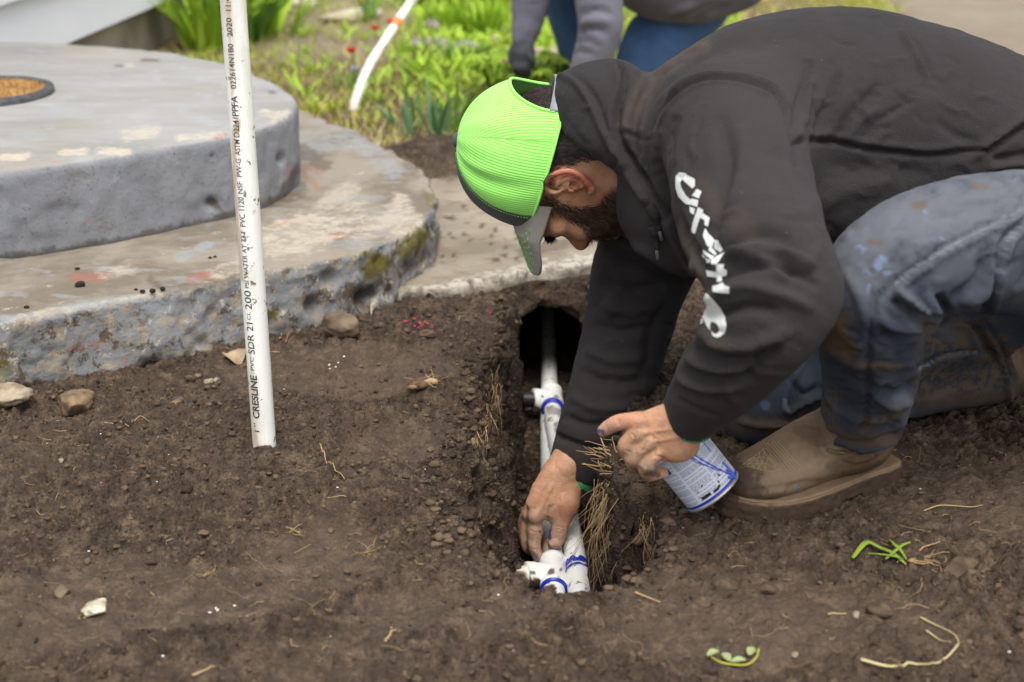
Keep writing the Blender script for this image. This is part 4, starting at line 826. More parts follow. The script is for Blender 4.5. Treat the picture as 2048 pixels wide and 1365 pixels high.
for _ in range(50):
    x, y = rg.uniform(1680, 2040), rg.uniform(380, 600); l = rg.uniform(30, 70); a = rg.uniform(-1.2, .1); JF.append(([(x, y), (x + l * math.cos(a), y + l * math.sin(a))], 5, rg.choice([-1, 1]) * .0018))
N = normals(V, Q); V = sculpt(V, N, [(f[0], f[1] * .9, f[2] * 1.5) + tuple(f[3:]) for f in JF]); N = normals(V, Q)
def denim(m, c):
    fade = m.attr('fade'); c = m.mix(fade, c, m.mix(m.noise(14, 5), srgb(84, 87, 94), srgb(110, 113, 119))); c = m.mix(m.attr('seam'), c, srgb(140, 146, 154))
    c = m.mix(m.attr('mud'), c, m.mix(m.noise(30, 5), srgb(62, 49, 39), srgb(114, 93, 71))); c = m.mix(m.math('MULTIPLY', m.attr('splash'), m.ramp(m.noise(95, 6, .7), [(.46, 0.), (.52, 1.)])), c, srgb(94, 80, 63)); c = m.mix(m.attr('rust'), c, srgb(98, 80, 62))
    c = m.mix(m.attr('drip'), c, srgb(120, 132, 158)); return c
M_JEAN = fabric('denim', (srgb(44, 50, 62), srgb(60, 67, 80), srgb(88, 92, 100)), 9, .9, 1000, .0008, .02, denim).m
jeans = obj('jeans', V - PO, Q, M_JEAN, person)
attr(jeans.data, 'fade', paint(V, [([(1680, 490), (1740, 460), (1900, 420), (2040, 400)], 75, .9), ([(1720, 540), (1760, 560)], 55, .8), ([(1800, 600), (1860, 640)], 22, .6), ([(1800, 800), (1830, 850)], 16, .6), ([(1900, 660), (1960, 690)], 20, .4), ([(1760, 700), (1780, 770)], 20, .3), ([(1900, 540), (2040, 560)], 40, .45), ([(1590, 700), (1620, 780)], 16, .2)], 21, .8))
attr(jeans.data, 'mud', paint(V, [([(1650, 590), (1660, 660)], 32, .95), ([(1640, 640), (1700, 700)], 18, .8), ([(1640, 850), (1700, 880), (1790, 880)], 12, .75), ([(1720, 730), (1780, 735)], 8, .6), ([(1600, 860), (1480, 850)], 16, .7), ([(1850, 800), (1960, 800), (2030, 790)], 20, .6), ([(2010, 700), (2040, 780)], 10, .5)], 22, .7))
attr(jeans.data, 'splash', paint(V, [([(1880, 680), (1960, 680), (2000, 740)], 40, .9), ([(1860, 760), (2000, 780)], 32, .9), ([(1660, 800), (1640, 860)], 26, .7), ([(1730, 850), (1790, 830)], 18, .7), ([(1660, 560), (1680, 640)], 30, .6), ([(1550, 840), (1640, 830)], 20, .5)], 23, .8))
attr(jeans.data, 'rust', paint(V, [([(1830, 410), (1845, 408)], 8, .7), ([(1740, 484), (1760, 486)], 7, .8), ([(1950, 372), (1970, 374)], 7, .5), ([(1660, 690), (1690, 700)], 14, .6), ([(1735, 735), (1800, 735)], 6, .5)], 24, .5))
attr(jeans.data, 'drip', paint(V, [([(1715, 492), (1730, 498), (1722, 505)], 4, .7), ([(1755, 530), (1765, 520)], 7, .8), ([(1730, 540), (1738, 548)], 4, .6), ((1675, 558), 6, .9), ([(1738, 570), (1736, 582)], 4, .8), ((1885, 478), 4, .6), ([(1770, 548), (1782, 546)], 3, .8), ((1850, 425), 4, .6), ((1530, 810), 8, .3)], 25, .3))
attr(jeans.data, 'seam', paint(V, [([(2040, 420), (1985, 448), (1900, 490), (1830, 535), (1790, 568)], 4, .45), ([(2048, 438), (2022, 470), (2000, 540)], 3, .5), ([(1840, 736), (1890, 710), (1960, 703)], 3, .6), ([(1570, 800), (1575, 825)], 3, .5)], 26, .5))
JV, JQ = V, Q; JB = bvh(V, Q)
# ================================================================== head, hands and boots of the kneeling man
def skin_mat(name='skin'):
    m = Mat(name, .55, .4); c = m.mix(m.ramp(m.noise(24, 5, .6), [(.35, 0.), (.65, 1.)]), srgb(180, 130, 99), srgb(204, 157, 124)); c = m.mix(m.ramp(m.noise(180, 4, .7), [(.55, 0.), (.75, .35)]), c, srgb(120, 72, 48))
    c = m.mix(m.attr('red'), c, srgb(176, 96, 78)); c = m.mix(m.attr('dusty'), c, m.mix(m.noise(70, 5, .7), srgb(132, 104, 84), srgb(184, 158, 136))); c = m.mix(m.math('MULTIPLY', m.attr('hand'), m.ramp(m.noise(85, 8, .75), [(.52, 0.), (.66, .35)])), c, srgb(96, 72, 56)); c = m.mix(m.attr('nail'), c, srgb(196, 158, 140)); c = m.mix(m.attr('dirt'), c, srgb(74, 56, 44)); c = m.mix(m.attr('ink'), c, srgb(48, 60, 130)); c = m.mix(m.attr('root'), c, srgb(52, 36, 28))
    m.color(c); m.p.inputs['Subsurface Weight'].default_value = .12; m.p.inputs['Subsurface Radius'].default_value = (.006, .002, .001); m.p.inputs['Subsurface Scale'].default_value = .6
    m.bump(m.math('ADD', m.voro(420), m.math('MULTIPLY', m.noise(130, 5, .7), 1.2)), .0006, .8); return m.m
M_SKIN = skin_mat()
fw = np.array([-.10, .15, -.98]); fw /= np.linalg.norm(fw); upv = np.array([-.99, .0, .10]); upv -= fw * (upv @ fw); upv /= np.linalg.norm(upv); sdv = np.cross(upv, fw)
if sdv[1] > 0: sdv = -sdv
EAR = PY(1150, 378, 1.93); HO = EAR - sdv * .077
HM = np.stack([fw, sdv, upv])           # local (f, s, u) -> world
def h2w(L): return HO + np.asarray(L, float) @ HM
def w2h(W): return (np.asarray(W, float) - HO) @ HM.T
def E(x, y, s=.08): # picture point -> head coordinates on the near side at depth s
    d = ray(x, y); o = np.array([0, 0, CAMH]) - HO; k = (s - o @ sdv) / (d @ sdv); return w2h(np.array([0, 0, CAMH]) + d * k)
K = Field((-.135, -.105, -.19), (.15, .105, .155), .0019)
K.ell((-.012, 0, .035), (.104, .077, .100), 0); K.ell((.03, 0, .0), (.068, .066, .085), .03)
K.ell((.052, 0, -.045), (.046, .052, .056), .03); K.chain([(.0, .052, -.055), (.045, .040, -.092), (.078, .014, -.106)], [.020, .018, .016], k=.02); K.chain([(.0, -.052, -.055), (.045, -.040, -.092), (.078, -.014, -.106)], [.020, .018, .016], k=.02); K.ell((.080, 0, -.100), (.020, .022, .018), .015)
K.chain([(-.035, 0, -.02), (-.03, 0, -.08), (-.005, 0, -.15), (-.0, 0, -.2)], [.062, .060, .064, .07], [.060, .058, .062, .07], side=(0, 1, 0), k=.035)
for sg in (1, -1):
    K.chain([(.086, 0, .022), (.088, sg * .03, .026), (.070, sg * .056, .016)], [.009, .012, .012], k=.015); K.ell((.071, sg * .036, -.022), (.020, .022, .018), .02); K.ell((.096, sg * .032, .004), (.014, .015, .013), .004, sub=True)
    K.ell((.080, sg * .032, .004), (.0125, .0125, .0125), .002); K.chain([(.085, sg * .020, .010), (.091, sg * .033, .012), (.083, sg * .047, .006)], [.003, .0035, .003], k=.003); K.ell((.102, sg * .012, -.030), (.009, .008, .007), .006)
K.chain([(.094, 0, .012), (.104, 0, -.008), (.117, 0, -.024)], [.009, .0095, .0115], k=.012); K.ell((.112, 0, -.028), (.012, .0115, .009), .008)
K.chain([(.092, -.024, -.062), (.100, 0, -.058), (.092, .024, -.062)], [.005, .0065, .005], k=.006); K.chain([(.088, -.022, -.073), (.097, 0, -.074), (.088, .022, -.073)], [.005, .0075, .005], k=.006)
for sg in (1, -1):
    def e_(x, y, s): q = E(x, y, s); return (q[0], sg * q[1], q[2])
    K.ell(e_(1136, 362, .078), (.016, .007, .028), .006); K.ell(e_(1140, 366, .090), (.010, .010, .019), .004, sub=True)
    K.chain([e_(1128, 379, .082), e_(1110, 386, .088), (e_(1095, 380, .091)), e_(1092, 366, .093), e_(1104, 351, .095), e_(1135, 343, .096), e_(1160, 352, .094), e_(1174, 367, .090)], [.0022, .0032, .0036, .0040, .0042, .0042, .0042, .0044], k=.0025, n=40)
    K.chain([e_(1170, 362, .087), e_(1184, 378, .086), e_(1180, 384, .084)], [.0045, .0055, .004], k=.004); K.chain([e_(1112, 374, .086), e_(1126, 362, .088), (e_(1146, 358, .088)), e_(1163, 368, .086)], [.0022, .003, .0032, .0034], k=.002, n=24)
    K.ell(e_(1143, 381, .086), (.0038, .0036, .0052), .002); K.ell(e_(1162, 373, .086), (.0035, .0035, .0045), .002); K.ell(e_(1146, 372, .082), (.0045, .009, .005), .002, sub=True)
VH, QH = K.mesh(2); WH = h2w(VH); WH_world = WH
if np.linalg.det(HM) < 0: QH = QH[:, ::-1]

def xyz(q): return PZ(q[0], q[1], q[2])
# right hand, gripping the pipe
Rf = Field(PZ(1030, 1140, -.27) - [.03, .06, 0], (.22, 2.13, .06), .0014)
W0 = PZ(1128, 938, -.10)
Rf.chain([RA[-2], W0, PZ(1120, 966, -.120)], [.034, .0285, .031], [.026, .0215, .020], side=(1, .2, 0), k=.004)
Rf.chain([PZ(1122, 950, -.112), PZ(1108, 990, -.135), PZ(1092, 1022, -.158)], [.029, .038, .036], [.019, .0165, .014], side=(1, .15, -.15), k=.012)
FG = [[(1080, 1004, -.146), (1071, 1033, -.166), (1070, 1062, -.188), (1069, 1095, -.210), (1078, 1118, -.226)], [(1072, 1000, -.146), (1060, 1030, -.172), (1053, 1064, -.198), (1056, 1094, -.222), (1068, 1104, -.240)], [(1078, 996, -.148), (1056, 1028, -.182), (1047, 1056, -.206), (1050, 1084, -.228), (1062, 1094, -.244)], [(1086, 992, -.146), (1060, 1018, -.182), (1050, 1042, -.206), (1052, 1066, -.226), (1062, 1076, -.240)]]
for f, r in zip(FG, (.0108, .0108, .0102, .0092)): Rf.chain([xyz(q) for q in f], [r * 1.22, r * 1.16, r * 1.06, r * .95, r * .80], k=.005, n=25)
for q, r in (((1071, 1033, -.162), .0125), ((1060, 1030, -.168), .0122), ((1070, 1063, -.187), .0118)): Rf.ell(xyz(q), (r, r, r), .005)
TH = [(1140, 985, -.132), (1130, 1020, -.158), (1120, 1052, -.182), (1113, 1076, -.200), (1109, 1090, -.209)]
Rf.chain([xyz(q) for q in TH], [.017, .0155, .0138, .0136, .0108], [.016, .0145, .0125, .0112, .0085], side=(1, 0, 0), k=.007, n=25); Rf.ell(PZ(1134, 1010, -.150), (.018, .018, .018), .012)
VR, QR = Rf.mesh(2); NR = normals(VR, QR)
sc2 = lambda V, N, L_: sculpt(V, N, [(f[0], f[1], f[2] * 1.3) + tuple(f[3:]) for f in L_])
VR = sc2(VR, NR, [([(1100, 1010), (1098, 1040), (1090, 1048)], 3, -.0022), ([(1088, 1032), (1100, 1040), (1106, 1038)], 2, -.0014), ([(1110, 1008), (1100, 1020)], 2, -.001), ([(1112, 1052), (1122, 1056), (1130, 1054)], 1.6, -.0009), ([(1110, 1058), (1120, 1061), (1130, 1060)], 1.4, -.0008), ([(1108, 1063), (1118, 1066), (1128, 1066)], 1.3, -.0007), ([(1060, 1060), (1070, 1066), (1082, 1062)], 1.6, -.0010), ([(1060, 1066), (1070, 1071), (1082, 1068)], 1.4, -.0007), ([(1058, 1096), (1068, 1100), (1080, 1096)], 1.4, -.0007),
   ([(1075, 1030), (1095, 990), (1108, 965)], 3.5, .0012), ([(1064, 1026), (1080, 985), (1100, 960)], 3, .001), ([(1125, 1015), (1128, 985)], 4, .001), ([(1102, 1080), (1103, 1090), (1110, 1094), (1117, 1091), (1120, 1082)], 1.4, -.0008, 0), ([(1104, 1078), (1112, 1075), (1119, 1079)], 1.4, -.0008, 0), ([(1110, 1083), (1112, 1088)], 5, .0005), ([(1110, 1000), (1118, 1030), (1110, 1050)], 2, -.0008)])
NR = normals(VR, QR)
# left hand, index pointing, the other fingers round the can
Lf = Field(PY(1180, 960, 1.50) - [.0, .03, .03], PY(1440, 770, 1.66) + [.02, .03, .02], .0014)
YL = 1.555
Lf.chain([PY(1400, 812, 1.55), PY(1368, 848, 1.56), PY(1340, 858, 1.558)], [.027, .0275, .030], [.021, .020, .020], side=(.5, .0, .5), k=.004)
Lf.chain([PY(1350, 862, 1.558), PY(1322, 866, 1.553), PY(1290, 872, 1.552)], [.034, .0345, .031], [.019, .0165, .014], side=(.25, 0, -1), k=.012)
Lf.ell(PY(1356, 892, 1.562), (.026, .018, .020), .014)
LFG = [([(1310, 848, 1.552), (1276, 842, 1.548), (1240, 845, 1.553), (1220, 853, 1.558), (1207, 862, 1.562)], .0092), ([(1308, 862, 1.55), (1277, 864, 1.544), (1254, 890, 1.549), (1256, 908, 1.572), (1276, 916, 1.592)], .0094), ([(1318, 878, 1.552), (1292, 884, 1.543), (1266, 914, 1.547), (1272, 932, 1.572), (1294, 938, 1.588)], .0092), ([(1334, 894, 1.555), (1314, 904, 1.545), (1292, 934, 1.545), (1300, 950, 1.562), (1325, 946, 1.575)], .0088)]
for f, r in LFG: Lf.chain([PY(*q) for q in f], [r * 1.2, r * 1.14, r * 1.1, r * .98, r * .84], k=.003, n=25)
for q, r in (((1276, 844, 1.546), .0108), ((1278, 866, 1.543), .0108), ((1294, 885, 1.542), .0105), ((1255, 892, 1.547), .0106), ((1267, 914, 1.546), .0104), ((1293, 932, 1.544), .0098)): Lf.ell(PY(*q), (r, r, r), .005)
Lf.chain([PY(1350, 862, 1.575), PY(1330, 880, 1.60), PY(1322, 905, 1.615)], [.015, .013, .011], k=.006)
VL, QL = Lf.mesh(2); NL = normals(VL, QL)
VL = sc2(VL, NL, [([(1300, 870), (1312, 880), (1318, 896)], 2.2, -.0010), ([(1302, 862), (1320, 870)], 2, -.0008), ([(1296, 880), (1286, 905)], 2.4, -.0016), ([(1312, 896), (1306, 918)], 2.4, -.0016), ([(1262, 866), (1270, 880), (1264, 892)], 2, -.0010), ([(1296, 850), (1300, 868), (1290, 880)], 2, -.0009), ([(1290, 930), (1300, 940)], 1.5, -.001), ([(1308, 912), (1325, 916), (1340, 926)], 2, -.0012), ([(1236, 838), (1240, 850)], 1.6, -.0008), ([(1232, 838), (1236, 850)], 1.4, -.0006), ([(1278, 868), (1320, 862), (1350, 855)], 4, .0009), ([(1295, 886), (1330, 880), (1360, 872)], 4, .0009), ([(1250, 900), (1262, 906)], 1.6, -.0008), ([(1210, 852), (1216, 862), (1208, 872)], 1.5, -.0007)])
NL = normals(VL, QL)
# the body inside the clothes
Bf = Field((-.02, 1.3, -.2), (1.2, 2.35, .7), .009)
Bf.chain([PY(2290, 455, 1.9)] + torso[1:], [.13, .13, .13, .14, .15, .15, .13, .085], [.10, .095, .10, .11, .115, .115, .10, .08], k=0)
Bf.chain(LA[:-1] + [PY(1390, 818, 1.555)], [.06, .058, .052, .045, .042, .038, .032, .026], k=.03); Bf.chain(RA[:-1] + [W0], [.06, .056, .05, .044, .040, .034, .026], k=.03)
Bf.chain(LL[:-1], [.08, .078, .072, .064, .056, .052, .046, .042, .036], k=.03); Bf.chain([PY(1376, 330, YM), HO - upv * .10], [.075, .058], k=.03); Bf.chain(RL, [.08, .074, .066, .058, .054], k=.03); Bf.chain(RS, [.054, .052, .048, .044, .044, .044], k=.02)
VB, QB = Bf.mesh(2)
BV = np.concatenate([WH, VR, VL, VB]); off = np.cumsum([0, len(WH), len(VR), len(VL)]); BQ = np.concatenate([QH, QR + off[1], QL + off[2], QB + off[3]])
body = obj('body', BV - PO, BQ, M_SKIN, person); BN = normals(BV, BQ); isH = np.zeros(len(BV), bool); isH[:len(WH)] = True; isR = np.zeros(len(BV), bool); isR[off[1]:off[2]] = True; isL = np.zeros(len(BV), bool); isL[off[2]:off[3]] = True
def in_poly(px, py, poly):
    return poly_sd(px, py, poly) < 0
HAIR_P = [(1112, 150), (1150, 180), (1178, 240), (1206, 292), (1196, 304), (1180, 314), (1160, 318), (1142, 326), (1118, 332), (1104, 345), (1092, 358), (1086, 385), (1070, 384), (1060, 300), (1100, 200)]
BEARD_P = [(1078, 382), (1096, 390), (1112, 402), (1135, 412), (1165, 414), (1188, 412), (1200, 398), (1212, 386), (1222, 372), (1245, 392), (1275, 412), (1330, 440), (1300, 470), (1262, 474), (1225, 474), (1196, 482), (1172, 482), (1168, 468), (1160, 452), (1140, 444), (1118, 430), (1078, 418)]
BROW_P = [(1078, 462), (1098, 462), (1100, 492), (1078, 496)]
mir = VH.copy(); mir[:, 1] = np.abs(mir[:, 1]); mx, my, _d = proj(h2w(mir))
nz = 6 * fbm(VH, 60, 2, 3)
def softin(poly, wd=7): return sstep(wd, -wd, poly_sd(mx, my, poly) + nz)
hr = softin(HAIR_P, 5); br_ = softin(BEARD_P, 8)
eyeb = sstep(1.2, .7, np.hypot((VH[:, 2] - .024) / .007, (np.abs(VH[:, 1]) - .034) / .022)) * (VH[:, 0] > .06)
back = sstep(-.02, -.06, VH[:, 0]) * sstep(-.03, .0, VH[:, 2]); top = (VH[:, 2] > .05)
root = np.zeros(len(BV)); root[:len(WH)] = np.clip(np.maximum.reduce([hr * .92, br_ * .5, eyeb * .8, back * .0, top * .95]), 0, 1); attr(body.data, 'root', root)
attr(body.data, 'hand', (isR | isL).astype(float)); red = paint(BV, [([(1092, 372), (1106, 350), (1138, 344), (1165, 356), (1184, 380)], 8, .75), ((1150, 375), 16, .3), ([(1155, 480), (1165, 492)], 14, .3)], 41, .5) * isH; red = np.maximum(red, paint(BV, [((1076, 1038), 16, .35), ((1128, 1030), 16, .5), ([(1225, 850), (1270, 842)], 10, .3)], 42, .8) * ~isH); attr(body.data, 'red', red)
attr(body.data, 'dusty', paint(BV, [([(1066, 1040), (1070, 1110)], 20, .75), ([(1100, 1030), (1116, 1060), (1112, 1090)], 15, .65), ([(1050, 1050), (1055, 1100)], 12, .8), ([(1090, 1035), (1100, 1045)], 12, .6)], 43, .8) * isR + paint(BV, [([(1262, 905), (1275, 925), (1300, 940)], 18, .85), ([(1210, 862), (1240, 850)], 12, .45), ([(1275, 870), (1300, 895)], 14, .45), ((1280, 850), 10, .35)], 44, .8) * isL)
attr(body.data, 'dirt', paint(BV, [((1079, 1064), 3, .9), ((1065, 1082), 1.5, .8), ((1072, 1085), 1.2, .8), ([(1056, 1100), (1072, 1112)], 4, .6), ([(1052, 1085), (1058, 1100)], 4, .5), ([(1098, 1090), (1104, 1095), (1118, 1094)], 1.6, .6)], 45, .3) * isR + paint(BV, [([(1296, 944), (1315, 950)], 7, .8), ([(1280, 935), (1290, 945)], 4, .6), ([(1205, 868), (1212, 874)], 3, .6)], 46, .5) * isL)  # specks are dirt; left hand's patch under the curled fingers is painted shade
attr(body.data, 'nail', paint(BV, [([(1107, 1083), (1114, 1084)], 6.5, .9)], 47, .15) * isR); attr(body.data, 'ink', paint(BV, [([(1098, 1058), (1097, 1070), (1100, 1078)], 3.4, .95), ([(1074, 1116), (1078, 1122)], 4, .6)], 48, .4) * isR + paint(BV, [([(1198, 862), (1206, 864)], 3, .9)], 49, .3) * isL)

# ---- hair as fine strands
NHW = normals(WH, QH)
def strands(name, prob, count, flow, ln, wd, lift, mat, seed, clump=.35, jitter=.35):
    rg = np.random.default_rng(seed); p = prob / prob.sum(); idx = rg.choice(len(WH), count, p=p); V = np.zeros((count, 7, 3)); n = NHW[idx]; r0 = WH[idx] + rg.normal(0, .0009, (count, 3)) - n * .001
    fl = flow(VH[idx]) @ HM; fl = fl + jitter * rg.normal(size=fl.shape) + clump * np.stack([vnoise(VH[idx], 90, seed + q) for q in range(3)], 1); fl -= n * (fl * n).sum(1)[:, None]; fl /= np.linalg.norm(fl, axis=1)[:, None]
    L = ln * rg.uniform(.55, 1.25, count); side = np.cross(fl, n); side /= np.linalg.norm(side, axis=1)[:, None]; lf = lift * rg.uniform(.5, 1.6, count)
    for k, t in enumerate((0, .4, .75)):
        c = r0 + fl * (L * t)[:, None] + n * (lf * L * t * (1.2 - .5 * t))[:, None]; w_ = wd * (1 - .45 * t)
        V[:, 2 * k] = c - side * w_; V[:, 2 * k + 1] = c + side * w_
    V[:, 6] = r0 + fl * L[:, None] + n * (lf * L * .7)[:, None]; b = np.arange(count)[:, None] * 7
    Q = np.concatenate([b + [0, 1, 3, 2], b + [2, 3, 5, 4], b + [4, 5, 6, 6]]).tolist(); Q = [q if q[2] != q[3] else q[:3] for q in Q]
    o = obj(name, V.reshape(-1, 3) - PO, Q, mat, person); attr(o.data, 'tone', np.repeat(rg.uniform(size=count), 7)); return o
hm = Mat('hair_dark', .42, .5); hm.color(hm.ramp(hm.attr('tone'), [(0, srgb(14, 12, 12)), (.7, srgb(34, 29, 27)), (1, srgb(70, 60, 54))]))
bm_ = Mat('beard_dark', .5, .45); bm_.color(bm_.ramp(bm_.attr('tone'), [(0, srgb(16, 13, 12)), (.5, srgb(44, 33, 27)), (1, srgb(112, 84, 62))]))
capline = .050 + .164 * VH[:, 0]
strands('hair', (hr * (VH[:, 2] < capline + .02) + .9 * (VH[:, 0] < -.04) * (VH[:, 2] > -.02) * (VH[:, 2] < .12)) * (VH[:, 0] < .05) + 1e-9, 12000, lambda L: np.stack([-.15 + 0 * L[:, 0], 0 * L[:, 0], -1 + 0 * L[:, 0]], 1), .013, .00042, .32, hm.m, 5)
strands('beard', br_ ** 1.8 + 1e-9, 10500, lambda L: np.stack([.42 + 0 * L[:, 0] + 3 * np.maximum(-.06 - L[:, 2], 0), 0 * L[:, 0], -1 + 0 * L[:, 0]], 1), .0145, .00036, .38, bm_.m, 6, .35, .4)
strands('eyebrow', eyeb + 1e-9, 900, lambda L: np.stack([.6 + 0 * L[:, 0], np.sign(L[:, 1]), .0 * L[:, 0]], 1), .011, .0004, .6, hm.m, 7)

# ---- the cap
cap = empty('cap', HO - PO); cap.parent = person; CO = HO
def crown(phi, t):
    """phi from the front, t 0 at the button to 1 at the rim"""
    g = math.sin(t * math.pi / 2) ** .86; h = math.cos(t * math.pi / 2) ** .96
    c_, s_ = math.cos(phi), math.sin(phi); a = .108 if c_ > 0 else .122
    fr = -.012 + a * c_; ur = .0445 + .164 * fr
    f = (-.026 * (1 - g) - .012 * g) + a * c_ * g; s = .0875 * s_ * g
    pl = .0018 * math.cos(phi * 6) * math.sin(t * math.pi) + .0020 * math.sin(phi * 3 + 1.3 + 3 * t) * math.sin(t * math.pi)
    q = np.array([f, s, ur + (.1735 - ur) * h]); pl -= .0045 * math.exp(-((abs(phi) - 1.22 - .25 * t) / .13) ** 2) * math.sin(t * math.pi) ** .7 - .002 * math.exp(-((abs(phi) - 1.5) / .12) ** 2) * math.sin(t * math.pi) + .003 * math.exp(-((abs(phi) - 2.2 + .3 * t) / .16) ** 2) * math.sin(t * math.pi)
    d = np.array([c_, s_, .6]); return q + d * pl
NP, NT = 240, 90; PHS = math.radians(54)
def in_open(phi, q):
    d = abs(abs(phi) - math.pi); return (d / math.radians(41)) ** 2 + (max(0, q[2] - .040) / .066) ** 2 < 1 and q[2] > .040
phis = [-math.pi + 2 * math.pi * i / NP for i in range(NP)]; G = np.array([[crown(p, j / NT) for j in range(NT + 1)] for p in phis])
def rib(p, t):
    pc = math.copysign(math.radians(86) if abs(p) < math.radians(117) else math.radians(149), p); return .1 * math.sin(p - pc) * math.sin(t * math.pi / 2) ** .86
def cap_part(name, test, mat, thick=.0016):
    mp = {}; V = []; Fc = []; UV = []
    def vid(i, j, layer):
        k = (i % NP, j, layer)
        if k not in mp:
            mp[k] = len(V); q = G[i % NP][j]; c = np.array([-.015, 0, .06]); V.append(q if layer == 0 else q + (c - q) / np.linalg.norm(c - q) * thick); UV.append(rib(phis[i % NP], j / NT))
        return mp[k]
    keep = {(i, j) for i in range(NP) for j in range(NT) if test((phis[i] + math.pi / NP), G[i][j], j)}
    for i, j in keep:
        i2 = i + 1; Fc.append((vid(i, j, 0), vid(i, j + 1, 0), vid(i2, j + 1, 0), vid(i2, j, 0))); Fc.append((vid(i2, j, 1), vid(i2, j + 1, 1), vid(i, j + 1, 1), vid(i, j, 1)))
        for (a, b, n_) in (((i, j), (i, j + 1), (i - 1, j)), ((i2, j + 1), (i2, j), (i + 1, j)), ((i, j + 1), (i2, j + 1), (i, j + 1)), ((i2, j), (i, j), (i, j - 1))):
            if ((n_[0]) % NP, n_[1]) not in keep: Fc.append((vid(*b, 0), vid(*a, 0), vid(*a, 1), vid(*b, 1)))
    o = obj(name, np.array(V) @ HM, Fc, mat, cap); attr(o.data, 'tt', UV); return o
gm = Mat('green_mesh', .75, .15); t_ = gm.attr('tt'); ln_ = gm.math('SINE', gm.math('MULTIPLY', t_, 2 * math.pi / .0034)); rb_ = gm.ramp(gm.math('ADD', gm.math('MULTIPLY', ln_, .5), .5), [(.0, 0.), (.6, 1.)])
gm.color(gm.mix(rb_, srgb(138, 240, 92), gm.mix(gm.noise(14, 4), srgb(166, 250, 116), srgb(184, 254, 138)))); gm.bump(gm.math('ADD', rb_, gm.math('MULTIPLY', gm.noise(700, 2), .5)), .0005, .8)
gm.p.inputs['Sheen Weight'].default_value = .2
grey = fabric('grey_twill', (srgb(74, 75, 76), srgb(84, 85, 86), srgb(98, 98, 98)), 20, .9, 1500, .0003, .1); gm2 = fabric('grey_brim', (srgb(128, 127, 118), srgb(152, 150, 140), srgb(162, 160, 150)), 12, .85, 1500, .0003, .1)
stg = Mat('green_thread', .6, .3); stg.color(srgb(120, 215, 80))
cap_part('mesh_crown', lambda p, q, j: abs(p) > PHS and not in_open(p, q), gm.m); cap_part('front_panel', lambda p, q, j: abs(p) <= PHS, grey.m, .002)
V, Fc = ico(3); V = V * [.011, .011, .0058]; obj('button', (V + crown(0, 0) + [0, 0, .001]) @ HM, Fc, grey.m, cap)
# binding round the opening, stitched seam and strap
bd = []
for k in range(61):
    a = math.pi * k / 60; dphi = math.radians(41) * math.cos(a); uu = .040 + .066 * math.sin(a); ph = math.pi - dphi
    lo, hi = 0., 1.
    for _ in range(30):
        mid = (lo + hi) / 2
        if crown(ph, mid)[2] > uu: lo = mid
        else: hi = mid
    bd.append(crown(ph, lo))
gb = Mat('green_binding', .8, .15); gb.color(gb.mix(gb.noise(300, 2), srgb(150, 248, 104), srgb(178, 254, 134))); V, Fc = tube(np.array(bd), .0024, 10, flat=1); obj('binding', V @ HM, Fc, gb.m, cap)
ed = [crown(PHS + (2 * math.pi - 2 * PHS) * k / 160, .995) for k in range(161)]; V, Fc = tube(np.array([e for e in ed]), .0019, 8); obj('hem_tape', V @ HM, Fc, gb.m, cap)
mb = MB()
for sg in (1, -1):
    for dd in (-.035,):
        for k in range(8, 88, 2):
            a, b = crown(sg * (PHS + dd), k / NT), crown(sg * (PHS + dd), (k + 1.1) / NT); o_ = (a - [-.015, 0, .06]); o_ = o_ / np.linalg.norm(o_) * .0008; V, Fc = tube([a + o_, b + o_], .0006, 5); mb.add(V @ HM, Fc)
    mb.build('stitching', stg.m, cap); mb = MB()
mb = MB(); V = []; n = 50
for i in range(n + 1):
    ph = math.radians(139 + 82 * i / n); c_, s_ = math.cos(ph), math.sin(ph); fr = -.012 + .121 * c_; ur = .0445 + .164 * fr
    for (do, du) in ((.0, -.001), (.0022, .0), (.0022, .020), (.0, .021)): V.append((fr + do * c_, .0875 * s_ + do * s_, ur + du))
Fc = [(i * 4 + k, i * 4 + (k + 1) % 4, (i + 1) * 4 + (k + 1) % 4, (i + 1) * 4 + k) for i in range(n) for k in range(4)] + [(3, 2, 1, 0), tuple(n * 4 + k for k in range(4))]; mb.add(np.array(V) @ HM, Fc)
for i in range(9):
    ph = math.radians(146 + 8 * i); c_, s_ = math.cos(ph), math.sin(ph); fr = -.012 + .121 * c_; ur = .0445 + .164 * fr; V, Fc = ico(2); mb.add((V * .0022 + [fr + .003 * c_, .0875 * s_ + .003 * s_, ur + .010]) @ HM, Fc)
mb.build('snap_strap', speckled('grey_plastic', srgb(128, 130, 136), srgb(144, 146, 152), 20, .45, .0002, 80, .4), cap)
def brimL(sx, fb): return (.168 - fb) * (1 - min(1, abs(sx)) ** 5) ** .5 * (1 - .16 * sx * sx)
def brim(sx, v, dz=0):
    """sx -1..1 across, v 0..1 from crown to edge"""
    s = sx * .079; fb = -.012 + .1085 * math.sqrt(max(0, 1 - (s / .0875) ** 2)); L = brimL(sx, fb); f = fb - .004 + v * L
    u = .0800 - (3.6 + 3.0 * v) * s * s - .44 * (f - .094) * (f > .094) + .0 ; u -= .12 * max(0, .094 - f)
    return np.array([f, s, u + dz])
nb, nv = 80, 24; mb = MB(); V = [brim(-1 + 2 * i / nb, j / nv, d) for d in (0, -.0034) for i in range(nb + 1) for j in range(nv + 1)]; k_ = (nb + 1) * (nv + 1)
I = lambda l, i, j: l * k_ + i * (nv + 1) + j
